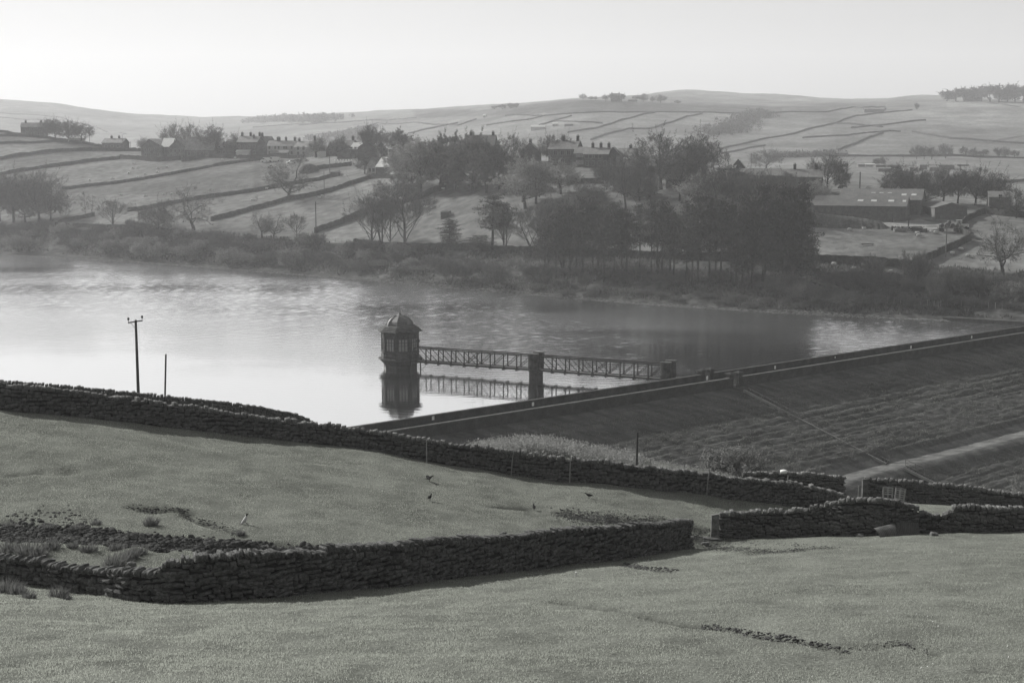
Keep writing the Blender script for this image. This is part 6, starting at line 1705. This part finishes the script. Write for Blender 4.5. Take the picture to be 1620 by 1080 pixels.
building(975, 1042, 272, 264, 247, 10, -8, 'long sloping roof with three bright skylights', name='barn', cat='barn', sky_l=((.18, .75, .9, .8), (.24, .75, .9, .8), (.3, .75, .9, .8)))
building(1075, 1116, 288, 262, 235, 14, -10, 'big dark gable behind the great village tree', axis='y', name='stone_house')
building(1054, 1086, 298, 283, 274, 7, -4, 'low house with pale windows behind the narrow conifer', wins=rows((.2, .5, .8), (1.0,), 1.3, 1.0, 'pale_pane'), name='cottage')
building(1136, 1162, 290, 266, 253, 12, -22, 'house with a pale sunlit roof right of the drooping birch', roofm='slate_pale_glare', name='stone_house', wins=rows((.4,), (3.3,), 1.2, 1.2))
building(1156, 1178, 290, 266, 252, 12, -10, 'dark steep gable beside the pale sunlit roof', axis='y', name='stone_house')
building(1150, 1176, 302, 273, 271, 5, -4, 'flat-fronted extension with a balcony and pale windows', wallm='cladding', roofm='cladding', wins=rows((.62, .85), (.9,), 1.2, 1.9, 'pale_pane') + rows((.6,), (3.8,), 1.6, 2.1), name='extension', cat='house', lean=True)
building(1173, 1238, 302, 278, 267, 10, -4, 'long dark-roofed house with a small white dormer', wins=rows((.12, .25, .4), (3.6,), 1.0, 1.1, 'pale_pane'), name='stone_house', roofm='slate')
building(1238, 1300, 306, 280, 268, 10, -10, 'sunlit-roofed house with two dark chimneys left of the yew', chim=((.3,), (.86,)), wins=rows((.15,), (3.2, .9), .9, 1.6, 'pale_pane'), name='stone_house', chimh=1.7)
# farm
building(1289, 1428, 345, 326, 310, 13, -20, 'front range of the big farm barn, with a row of pale roof lights', name='barn', cat='barn', wallm='cladding', roofm='sheeting', sky_l=((.50, .5, 1.6, 1.1), (.645, .5, 1.6, 1.1), (.83, .5, 1.6, 1.1), (.97, .5, 1.0, 1.1)))
building(1330, 1452, 337, 316, 299, 16, -20, 'taller rear range of the big farm barn', name='barn', cat='barn', wallm='cladding', roofm='sheeting', sky_l=((.78, .45, 1.4, 1.2), (.9, .45, 1.4, 1.2), (.4, .6, 1.2, .4), (.5, .6, 1.2, .4), (.6, .6, 1.2, .4)))
building(1372, 1452, 318, 304, 295, 10, -20, 'dark rearmost roof of the big farm barn', name='barn', cat='barn', wallm='cladding', roofm='slate')
building(1480, 1528, 347, 329, 319, 22, -3, 'small barn with a planked gable, right of the farmyard', axis='y', name='barn', cat='barn', wallm='cladding', roofm='sheeting', overhang=.3)
building(1566, 1597, 332, 312, 303, 9, -14, 'dark-roofed stone house at the right edge', name='stone_house', wins=rows((.5,), (3.2,)))
building(697, 710, 346, 336, 335, 4, -8, 'tiny square stone hut alone in the field', name='field_hut', cat='hut', roofm='dam_stone', lean=True, overhang=.05)
# far farms
def farb(a, b_, by, ey, ry, lb, wm='house_stone', rm='slate', cat='farm building', name='farm_building', **k): building(a, b_, by, ey, ry, k.pop('depth', 9), k.pop('yaw', -5), lb, wallm=wm, roofm=rm, cat=cat, name=name, hf=hitH, **k)
farb(840, 862, 206, 201, 198, 'pale farmhouse on the far hillside above the paddock trees', 'house_render', 'slate_pale_glare')
farb(874, 882, 200, 196, 194, 'tiny bright-roofed barn on the far hillside', 'house_render', 'slate_pale_glare')
farb(893, 906, 200, 196.5, 195, 'tiny dark barn right of the bright one on the far hillside')
farb(966, 981, 160.5, 152, 148, 'farmhouse among the trees on the middle skyline', chim=((.1,), (.9,)))
farb(994, 1008, 161, 158, 156, 'long low barn on the middle skyline')
farb(1526, 1541, 160, 151, 147.5, 'pale house under the skyline clump at right', 'cladding', 'slate')
farb(1541, 1552, 160, 155, 153, 'grey outbuilding right of the white skyline house')
farb(1368, 1398, 178, 173, 171, 'low farm range high on the right slope')
farb(1322, 1341, 248, 242, 238, 'ruined-looking barn on the valley wall')
farb(1358, 1368, 264, 260.5, 259, 'leftmost small shed in the valley yard', 'cladding', 'slate')
farb(1369, 1384, 264, 260.5, 259, 'second pale shed in the valley yard', 'house_render', 'slate_pale_glare')
farb(1386, 1400, 265, 261, 260, 'third dark shed in the valley yard')
farb(1404, 1424, 266, 261, 257, 'gabled barn in the valley yard')
farb(1390, 1410, 272, 267, 265, 'front dark shed in the valley yard')
farb(1457, 1508, 268, 261, 256, 'long low farm sheds above the row of barn trees', 'cladding', 'slate', depth=16)
farb(1472, 1485, 271, 265, 262, 'grey gabled shed in front of the long farm sheds')
farb(764, 768, 186, 183, 181, 'tiny white building on the far moor edge', 'house_render', 'slate_pale_glare')
farb(1515, 1532, 263, 260.5, 259.8, 'low fence-like shed right of the long farm sheds', 'cladding', 'slate')

# greenhouse frame
p = hitF(542, 262); t = empty('greenhouse', p, R(-4), 'open white-framed greenhouse below the village houses', 'greenhouse')
for i in range(7):
    m = MB(); x_ = -3.4 + i * 1.13; m.bar((x_, 0, -.3), (x_, 0, 1.7), .1); m.bar((x_, 3, -.3), (x_, 3, 1.9), .1); m.bar((x_, 0, 1.7), (x_, 1.5, 2.5), .09); m.bar((x_, 1.5, 2.5), (x_, 3, 1.9), .09); m.build('hoop', 'white_paint', t)
m = MB(); m.bar((-3.4, 1.5, 2.5), (3.4, 1.5, 2.5), .1); m.bar((-3.4, 0, 1.7), (3.4, 0, 1.7), .1); m.build('ridge_bar', 'white_paint', t)
m = MB(); m.hexa([(-3.4, .02, -.2), (3.4, .02, -.2), (3.4, .05, -.2), (-3.4, .05, -.2), (-3.4, .02, .7), (3.4, .02, .7), (3.4, .05, .7), (-3.4, .05, .7)]); m.build('side_sheet', 'glass_roof', t)
# garden pier with a finial
p = hitF(1086, 298); t = empty('garden_pillar', p, 0, 'pale slender stone pillar with a finial in the village garden', 'pillar')
m = MB(); m.box(-.55, .55, -.4, .4, -.5, 2.6); m.box(-.9, -.552, -.35, .35, -.5, 1.9); m.build('shaft', 'house_render', t)
m = MB(); m.lathe([(.5, 2.603), (.35, 3.0), (.14, 3.2), (.1, 4.2), (.17, 4.35), (.02, 4.6)], 8); m.build('finial', 'house_render', t)
# mound
m = MB(); 
for i in range(9):
    for j in range(24):
        a_ = 2 * math.pi * j / 24; f = i / 8; rr_ = 4.2 * math.cos(f * math.pi / 2) * (1 + .08 * math.sin(3 * a_)); m.v.append((rr_ * math.cos(a_), rr_ * .8 * math.sin(a_), 3.6 * math.sin(f * math.pi / 2) - .3 + random.uniform(-.1, .1)))
for i in range(8):
    for j in range(24): m.f.append((i * 24 + j, i * 24 + (j + 1) % 24, (i + 1) * 24 + (j + 1) % 24, (i + 1) * 24 + j))
tag(m.build('earth_mound', 'field_wall', loc=hitF(489, 272), smooth=True), 'rounded dark spoil mound below the white cottages', 'mound')
# silage bank in front of the barn
def bankmesh():
    m = MB(); n = 60; prof = [(0, 0, 0), (.25, .45, 0), (.6, .9, 0), (1, 1, 0), (1.4, .9, 0)]
    a = hitF(1284, 360); b_ = hitF(1412, 363); r = random.Random(3)
    for i in range(n + 1):
        f = i / n; q = a.lerp(b_, f); hgt = 3.6 * (1 - .62 * f) * min(1, (1 - f) * 8 + .1)
        for (dy, hz, _) in prof: m.v.append((q.x - a.x + r.uniform(-.2, .2), q.y - a.y + dy * 5, gzF(q.x, q.y + dy * 5) - a.z + hz * hgt * .8 + r.uniform(-.2, .2) - .2 + .05 * hgt))
    k = len(prof)
    for i in range(n):
        for j in range(k - 1): m.f.append((i * k + j, (i + 1) * k + j, (i + 1) * k + j + 1, i * k + j + 1))
    tag(m.build('earth_bank', 'dam_turf2', loc=a, smooth=True), 'grassed earth bank between the big barn and the sheep field', kind='structure')
mat('dam_turf2', .05, .09, scale=.4, rough=1, bump=.3, bscale=1.5, fine=.3, fscale=2, spec=0)
bankmesh()
# wood stack
p = hitF(1438, 366); t = empty('wood_stack', p, R(-4), 'long low stack of split logs at the edge of the farmyard', 'wood stack')
lg_ = MB(); lg_.tube([(0, -.5, 0), (0, .5, 0)], [.17, .16], 6); lme = lg_.mesh('log', 'house_render' if False else 'wood')
rl = random.Random(2)
for r_ in range(5):
    for c_ in range(23):
        if rl.random() < .1 * r_: continue
        o = link('log', lme, t, (-4 + c_ * .36 + rl.uniform(-.05, .05), rl.uniform(-.1, .1), .1 + r_ * .31)); s_ = rl.uniform(.8, 1.15); o.scale = (s_, 1, s_)
# farm trailer loaded with dark bales
p = hitF(1503, 367); t = empty('farm_trailer', p, R(-3), 'dark flatbed trailer piled with machinery in the farmyard', 'trailer')
m = MB(); m.box(-3.3, 2.6, -1, 1, 1.0, 1.2); m.build('bed', 'car_dark', t)
for xx, zz, s_ in ((-2.4, 1.2, 1.0), (-1.0, 1.2, 1.2), (.4, 1.2, 1.1), (1.7, 1.2, .9), (-.4, 2.2, .8)):
    m = MB(); m.tube([(xx, -.9, zz + s_ * .55), (xx, .9, zz + s_ * .55)], [s_ * .55, s_ * .55], 10); m.build('bale', 'car_dark', t)
for xx in (-2.3, 1.6):
    for yy in (-1.02, .82):
        m = MB(); m.tube([(xx, yy, .5), (xx, yy + .2, .5)], [.5, .5], 12); m.build('wheel', 'tyre', t)
for xx in (-3.2, 2.5):
    m = MB(); m.bar((xx, -1, 0), (xx, -1, 1.9), .12); m.build('stake', 'cladding', t)
p = hitF(1521, 363); t = empty('tractor', p, R(60), 'small tractor with a pale cab beside the loaded trailer', 'tractor')
m = MB(); m.box(-.45, .45, -1.9, 0, .7, 1.5); m.build('bonnet', 'car_paint', t)
m = MB(); m.box(-.7, .7, .02, 1.5, 1.0, 1.3); m.box(-.65, -.55, .05, .15, 1.3, 2.5); m.box(.55, .65, .05, .15, 1.3, 2.5); m.box(-.65, -.55, 1.3, 1.4, 1.3, 2.5); m.box(.55, .65, 1.3, 1.4, 1.3, 2.5); m.box(-.72, .72, 0, 1.5, 2.503, 2.6); m.build('cab', 'car_paint', t)
for xx, yy, rr_ in ((-.95, .9, .8), (.75, .9, .8), (-.8, -1.4, .45), (.62, -1.4, .45)):
    m = MB(); m.tube([(xx, yy, rr_), (xx + .25, yy, rr_)], [rr_, rr_], 14); m.build('wheel', 'tyre', t)
# feed trough
p = hitF(1372, 388); m = MB(); m.box(-1.6, 1.6, -.3, .3, .25, .5); m.box(-1.4, -1.3, -.25, .25, 0, .25); m.box(1.3, 1.4, -.25, .25, 0, .25)
tag(m.build('feed_trough', 'car_dark', loc=p), 'long dark feed trough in the right sheep field', 'trough')

# vehicles by the village
def vehicle(px, py, ln, label, van=False, yaw=0, m='car_paint', cat='car'):
    p = hitF(px, py); t = empty('parked_van' if van else 'parked_car', p, R(yaw), label, cat)
    h1 = .95; b_ = MB()
    if van: prof = [(-ln / 2, .35), (-ln / 2, 1.0), (-ln / 2 + .5, 1.25), (-ln / 2 + 1.1, 2.1), (ln / 2, 2.15), (ln / 2, .35)]
    else: prof = [(-ln / 2, .3), (-ln / 2, .75), (-ln / 2 + .9, .9), (-ln / 2 + 1.5, 1.42), (ln / 2 - 1.0, 1.42), (ln / 2 - .3, .95), (ln / 2, .85), (ln / 2, .3)]
    n = len(prof)
    b_.v = [(x_, -.85, z_) for x_, z_ in prof] + [(x_, .85, z_) for x_, z_ in prof]
    b_.f = [tuple(range(n)), tuple(reversed(range(n, 2 * n)))] + [(i, i + n, (i + 1) % n + n, (i + 1) % n) for i in range(n)]
    b_.build('body', m, t)
    g = MB()
    if van: g.box(-ln / 2 + .8, -ln / 2 + 1.7, -.87, -.852, 1.3, 1.85)
    else: g.box(-ln / 2 + 1.3, ln / 2 - .9, -.87, -.852, .93, 1.32)
    g.build('side_window', 'dark_pane', t)
    for xx in (-ln / 2 + .8, ln / 2 - .8):
        for yy in (-.88, .68):
            w_ = MB(); w_.tube([(xx, yy, .33), (xx, yy + .2, .33)], [.33, .33], 12); w_.build('wheel', 'tyre', t)
vehicle(422, 257, 5.2, 'white van at the left of the village car park', True, 4, cat='van')
vehicle(434, 256, 5.2, 'second white van, parked close behind the first', True, 4, cat='van')
vehicle(461, 259, 4.2, 'pale car parked above the lone gnarled tree', False, 20)
vehicle(470, 257, 4.2, 'dark car right of the pale one above the lone gnarled tree', False, -8, 'car_dark')
vehicle(428, 266, 3.2, 'small white car alone in the rough field corner', False, 10)
vehicle(480, 255, 4.2, 'pale car at the right end of the village car park', False, 0)
vehicle(512, 248, 4.2, 'bright pale car in front of the small gabled house', False, 0)
vehicle(692, 274, 4.2, 'light car half hidden under the dense clump', False, 0)

# poles
def pole(px, by, ty, label, rad=.13, dmax=DMAX, arm=False, m='pole_wood', hf=None):
    p = (hf or hitF)(px, by) if hf else hitF(px, by, dmax); h = top_h(p, ty)
    t = empty('utility_pole', p, 0, label, 'pole'); mb = MB(); mb.tube([(0, 0, -1), (0, 0, h)], [rad * 1.2, rad], 8); mb.build('shaft', m, t)
    if arm: mb = MB(); mb.bar((-.8, 0, h - .3), (.8, 0, h - .3), .12); mb.build('crossarm', m, t)
pole(500, 366, 319, 'plain pole at the low end of the stout field wall', .17)
pole(513, 302, 271, 'thin pole behind the wall that passes the lone tree', .1)
pole(522, 281, 246, 'pole beside the flat-roofed stone shed', .13)
pole(1496, 407, 357, 'thin pale pole against the diagonal wall in the right field', .14, m='cladding')
pole(1360, 300, 272, 'pole rising behind the yew beside the big barn', .2)
pole(1188, 276, 242, 'tall thin pole above the dark-roofed house', .18)
pole(194, 232, 213, 'thin pole right of the bungalow', .1)
pole(142, 226, 206, 'thin pole at the end of the hilltop tree row', .1)
pole(207, 234, 224, 'short thin pole between bungalow and school', .1)
pole(1412, 352, 341, 'dark gate post at the right end of the earth bank', .2)
pole(1437, 364, 340, 'post in front of the open barn end', .16)

# post-and-wire fence above the far bank
def wire_fence(pts, n, hgt, label):
    wp = [hitF(*p) for p in pts]; root = empty('post_and_wire_fence', wp[0], 0, label, 'fence'); tot = []
    seg = [0]
    for a, b_ in zip(wp[:-1], wp[1:]): seg.append(seg[-1] + (b_ - a).length)
    prev = None; wires = MB(); m = MB(); m.bar((0, 0, -.3), (0, 0, hgt), .12); me = m.mesh('fence_post', 'wood')
    for i in range(n):
        s_ = seg[-1] * i / (n - 1); x_ = np.interp(s_, seg, [q.x for q in wp]); y_ = np.interp(s_, seg, [q.y for q in wp]); q = Vector((x_, y_, gzF(x_, y_))) - wp[0]
        link('fence_post', me, root, q)
        if prev is not None:
            for z_ in (.4, .75, 1.1): wires.bar(prev + Vector((0, 0, z_)), q + Vector((0, 0, z_)), .025)
        prev = q
    wires.build('wire', 'iron', root)
wire_fence([(1373, 478), (1440, 481), (1500, 484), (1560, 487), (1640, 491)], 26, 1.3, 'long post and wire fence just above the right-hand shore')
wire_fence([(1383, 446), (1440, 449), (1500, 450), (1560, 450)], 16, 1.2, 'post and wire fence above the bushes at the foot of the right field')
wire_fence([(480, 380), (520, 382), (560, 385)], 9, 1.2, 'wire fence along the bank top left of the tall bare shore group')
wire_fence([(330, 304), (380, 297), (440, 289), (480, 284)], 18, 1.1, 'wire fence crossing the rough field left of the lone tree')

# spillway kerb and shore path
def ribbon(name, pts, w_, m, label, lift=.06, hf=None, kind='structure'):
    wp = [(hf or hitF)(*p) for p in pts]; mb = MB(); prev = None
    P2 = []
    for a, b_ in zip(wp[:-1], wp[1:]):
        n = max(1, int((b_ - a).length / 4))
        for i in range(n): P2.append(a.lerp(b_, i / n))
    P2.append(wp[-1])
    for i, q in enumerate(P2):
        d = P2[min(i + 1, len(P2) - 1)] - P2[max(0, i - 1)]; d.z = 0; d.normalize(); nr = Vector((-d.y, d.x, 0)) * w_ / 2
        a = q - nr; b_ = q + nr; a = Vector((a.x, a.y, gzF(a.x, a.y) + lift)); b_ = Vector((b_.x, b_.y, gzF(b_.x, b_.y) + lift)); n0 = len(mb.v); mb.v += [tuple(a), tuple(b_)]
        if prev is not None: mb.f.append((prev, prev + 1, n0 + 1, n0))
        prev = n0
    tag(mb.build(name, m), label, kind=kind)
mb = MB(); a = PZ(1490, 505, 0); b_ = PZ(1660, 515, 0); mb.bar(a + Vector((0, -1, .3)), b_ + Vector((0, -1, .3)), 1.0, .8)
tag(mb.build('spillway_kerb', 'dam_coping'), 'pale stone kerb along the waterline near the right end of the dam', kind='structure')
ribbon('track', [(1345, 226), (1375, 224.5), (1420, 221), (1480, 217), (1560, 214)], 5, 'dam_coping', 'pale track crossing the far right slope', hf=lambda a_, b_: hitH(a_ + 215, b_ - 0), lift=.5) if False else None
ribbon('track', [(1557, 227), (1580, 222), (1600, 218), (1625, 215)], 5, 'dam_coping', 'pale track on the far slope at the right edge', hf=hitH, lift=.5)
ribbon('track', [(1562, 163), (1585, 165), (1612, 170)], 7, 'dam_coping', 'pale track below the skyline clump', hf=hitH, lift=.5)
ribbon('farmyard', [(1412, 362), (1445, 358), (1480, 354)], 14, 'track', 'pale concrete farmyard between the barns', lift=.12)
ribbon('shore_path', [(1270, 440), (1300, 445), (1318, 455), (1330, 462)], 2.2, 'track', 'pale path curving down to the shore at the end of the pinewood', lift=.15)

# ------------------------------------------------------------------ sheep and birds: each one continuous body
def loft(rings, n=10):
    mb = MB()
    for (cx_, cz_, rx, rz_) in rings:      # ring in the y/z plane at x=cx
        for j in range(n):
            a_ = 2 * math.pi * j / n; mb.v.append((cx_, rx * math.cos(a_), cz_ + rz_ * math.sin(a_)))
    for i in range(len(rings) - 1):
        for j in range(n): mb.f.append((i * n + j, i * n + (j + 1) % n, (i + 1) * n + (j + 1) % n, (i + 1) * n + j))
    mb.f.append(tuple(reversed(range(n)))); mb.f.append(tuple((len(rings) - 1) * n + j for j in range(n)))
    return mb
def sheep_mesh(graze):
    hz = .2 if graze else .78
    rings = [(-.58, .62, .05, .05), (-.53, .64, .2, .22), (-.3, .62, .29, .31), (0, .6, .3, .31), (.28, .62, .27, .29), (.45, .66, .2, .22)]
    rings += [(.58, .55 if graze else .8, .12, .15), (.68, .38 if graze else .88, .08, .1), (.8, hz + .06, .075, .09), (.92, hz - .04 + .02, .045, .05)]
    mb = loft(rings)
    for x_, y_ in ((-.4, -.15), (-.4, .15), (.32, -.14), (.32, .14)): mb.tube([(x_, y_, .5), (x_ + (.04 if x_ < 0 else -.02), y_, .27), (x_, y_, 0)], [.075, .045, .035], 6)
    for s_ in (-1, 1):
        mb.poly([(.72, .07 * s_, (.38 if graze else .88) + .05), (.78, .16 * s_, (.34 if graze else .86)), (.7, .08 * s_, (.36 if graze else .84))])
    mb.tube([(-.57, 0, .68), (-.64, 0, .55), (-.63, 0, .42)], [.035, .03, .015], 5)
    me = mb.mesh('sheep', 'fleece', smooth=True); me.materials.append(MATS['sheep_face'])
    for p_ in me.polygons:
        c = p_.center
        if c.x > .64 or c.z < .28: p_.material_index = 1
    return me
SG, SS = sheep_mesh(True), sheep_mesh(False)
lie = None
SHEEP = [(142, 286, 'below the wall, leftmost of the flock on the left hill'), (178, 283.5, 'second from the left in the flock on the left hill'), (204, 275, 'in the flock on the left hill, lowest of its middle pair'), (210, 267, 'in the flock on the left hill, below the topmost one'), (211, 260, 'topmost in the flock on the left hill'), (218, 267.5, 'small and far, right of the stacked pair in the left flock'), (218, 281.5, 'right above the thin wall in the left flock'), (230, 277, 'just right of the wall-side sheep in the left flock'), (249, 273.5, 'in the left flock, third from its right end'), (250, 267.5, 'in the left flock, second from its right end'), (264.5, 265, 'large pale one at the right end of the left flock'), (352, 253.5, 'alone under the village garden wall'), (372, 251, 'alone below the tall dark terrace'), (191, 309.5, 'left of the rough scrubby line on the hill'), (230, 311, 'on the rough scrubby line on the hill'), (260, 309, 'white, right of the scrubby line'), (272, 308.5, 'small, rightmost by the scrubby line'), (118, 321.5, 'alone right of the far-left tree cluster'), (131, 332.5, 'beside the slim birches'), (399, 318, 'left of the pair near the lone tree'), (404, 317.5, 'right of the pair near the lone tree'), (405, 314, 'behind the pair near the lone tree'), (422, 300, 'by the wall left of the lone tree'), (505, 314, 'darker of the two below the wall right of the lone tree'), (510, 312, 'bright white, right of the lone tree'), (318, 327, 'beside the gnarled open tree'), (701, 300.5, 'beside the stout wall, left of two'), (722, 297, 'white, near the top of the stout wall'), (742, 294.5, 'at the top of the meadow under the dense clump'), (673, 329.5, 'in the meadow beside the largest shore tree'), (1344, 365.5, 'leftmost in the right sheep field'), (1367, 364, 'second from the left in the right sheep field'), (1451, 371, 'upper of the close pair in the right sheep field'), (1453, 375, 'lower of the close pair in the right sheep field'), (1474, 369, 'left of the two near the farmyard'), (1480.5, 370, 'right of the two near the farmyard'), (1351, 427, 'grazing below the dark wall, left'), (1366, 421.5, 'tiny, close under the dark wall'), (1409, 432.5, 'lying low below the dark wall, right'), (1319, 420, 'at the end of the pinewood below the wall'), (1520, 396.5, 'in the shadow of the diagonal wall'), (1531, 407, 'white, between the diagonal wall and the lone oak'), (1507, 403, 'tiny, deep in the shadow of the diagonal wall'), (1302, 438, 'in the shade at the right end of the pinewood')]
for i, (px, py, lb) in enumerate(SHEEP):
    p = hitF(px, py + .5); r = random.Random(i)
    o = link('sheep', SG if r.random() < .7 else SS, None, p); o.rotation_euler = (0, 0, r.choice([0, math.pi]) + r.uniform(-.6, .6)); o.scale = (1.05,) * 3
    tag(o, 'sheep ' + lb, 'sheep', 'sheep grazing on the far hillside')
def bird_mesh(white=False, wings=False):
    rings = [(-.26, .15, .02, .01), (-.16, .16, .035, .02), (-.08, .17, .06, .055), (.02, .18, .075, .075), (.1, .21, .06, .065), (.155, .26, .035, .04), (.19, .29, .036, .036), (.225, .29, .025, .024), (.25, .285, .009, .01), (.29, .275, .003, .003)]
    mb = loft(rings, 8)
    for s_ in (-1, 1):
        mb.tube([(.0, .03 * s_, .12), (.01, .03 * s_, .05), (0, .03 * s_, 0)], [.012, .008, .006], 4); mb.tube([(0, .03 * s_, .005), (.05, .035 * s_, .004)], [.006, .004], 4)
        if wings: mb.poly([(.08, .05 * s_, .22), (.02, .3 * s_, .27), (-.12, .34 * s_, .24), (-.14, .06 * s_, .2)])
        else: mb.poly([(.09, .068 * s_, .22), (-.02, .085 * s_, .24), (-.24, .03 * s_, .17), (-.06, .08 * s_, .14)])
    me = mb.mesh('bird', 'feather_black', smooth=True)
    if white:
        me.materials.append(MATS['feather_white'])
        for p_ in me.polygons:
            c = p_.center
            if c.x < .13 and c.x > -.12 and c.z > .1 and (c.y < .03): p_.material_index = 1
    return me
for px, py, lb, w_, wg, yaw in ((679, 761, 'black crow with spread wings, highest of the birds in the middle field', 0, 1, 20), (680, 791.5, 'black crow standing upright below the one with spread wings', 0, 0, 70), (932, 788, 'black crow walking at the right of the middle field', 0, 0, 175), (845, 807, 'small black bird by the dark earth patch', 0, 0, 100), (391, 829, 'black and white bird standing alone in the left field', 1, 0, 25)):
    p = hitN(px, py); o = link('crow' if not w_ else 'magpie', bird_mesh(bool(w_), bool(wg)), None, p); o.rotation_euler = (0, R(-35 if w_ else 0), R(yaw)); o.scale = (1.0 if not w_ else 1.2,) * 3; tag(o, lb, 'bird')

# ------------------------------------------------------------------ sea of air: spring haze
hz = MB(); hz.box(-2600, 2600, -60, 4600, -25, 330)
hm = bpy.data.materials.new('haze'); hm.use_nodes = True; hn, hl = hm.node_tree.nodes, hm.node_tree.links
for n_ in list(hn):
    if n_.type != 'OUTPUT_MATERIAL': hn.remove(n_)
pv = hn.new('ShaderNodeVolumePrincipled'); pv.inputs['Color'].default_value = (0.93, 0.935, 0.95, 1); pv.inputs['Density'].default_value = HAZE; pv.inputs['Anisotropy'].default_value = 0.2
hl.new(pv.outputs[0], hn['Material Output'].inputs['Volume'])
MATS['haze'] = hm
for o_ in scene.objects:
    if o_.get('category') and not o_.get('kind'): o_['kind'] = 'thing'
ho = hz.build('haze', 'haze'); tag(ho, 'thin spring haze over the valley', kind='stuff')
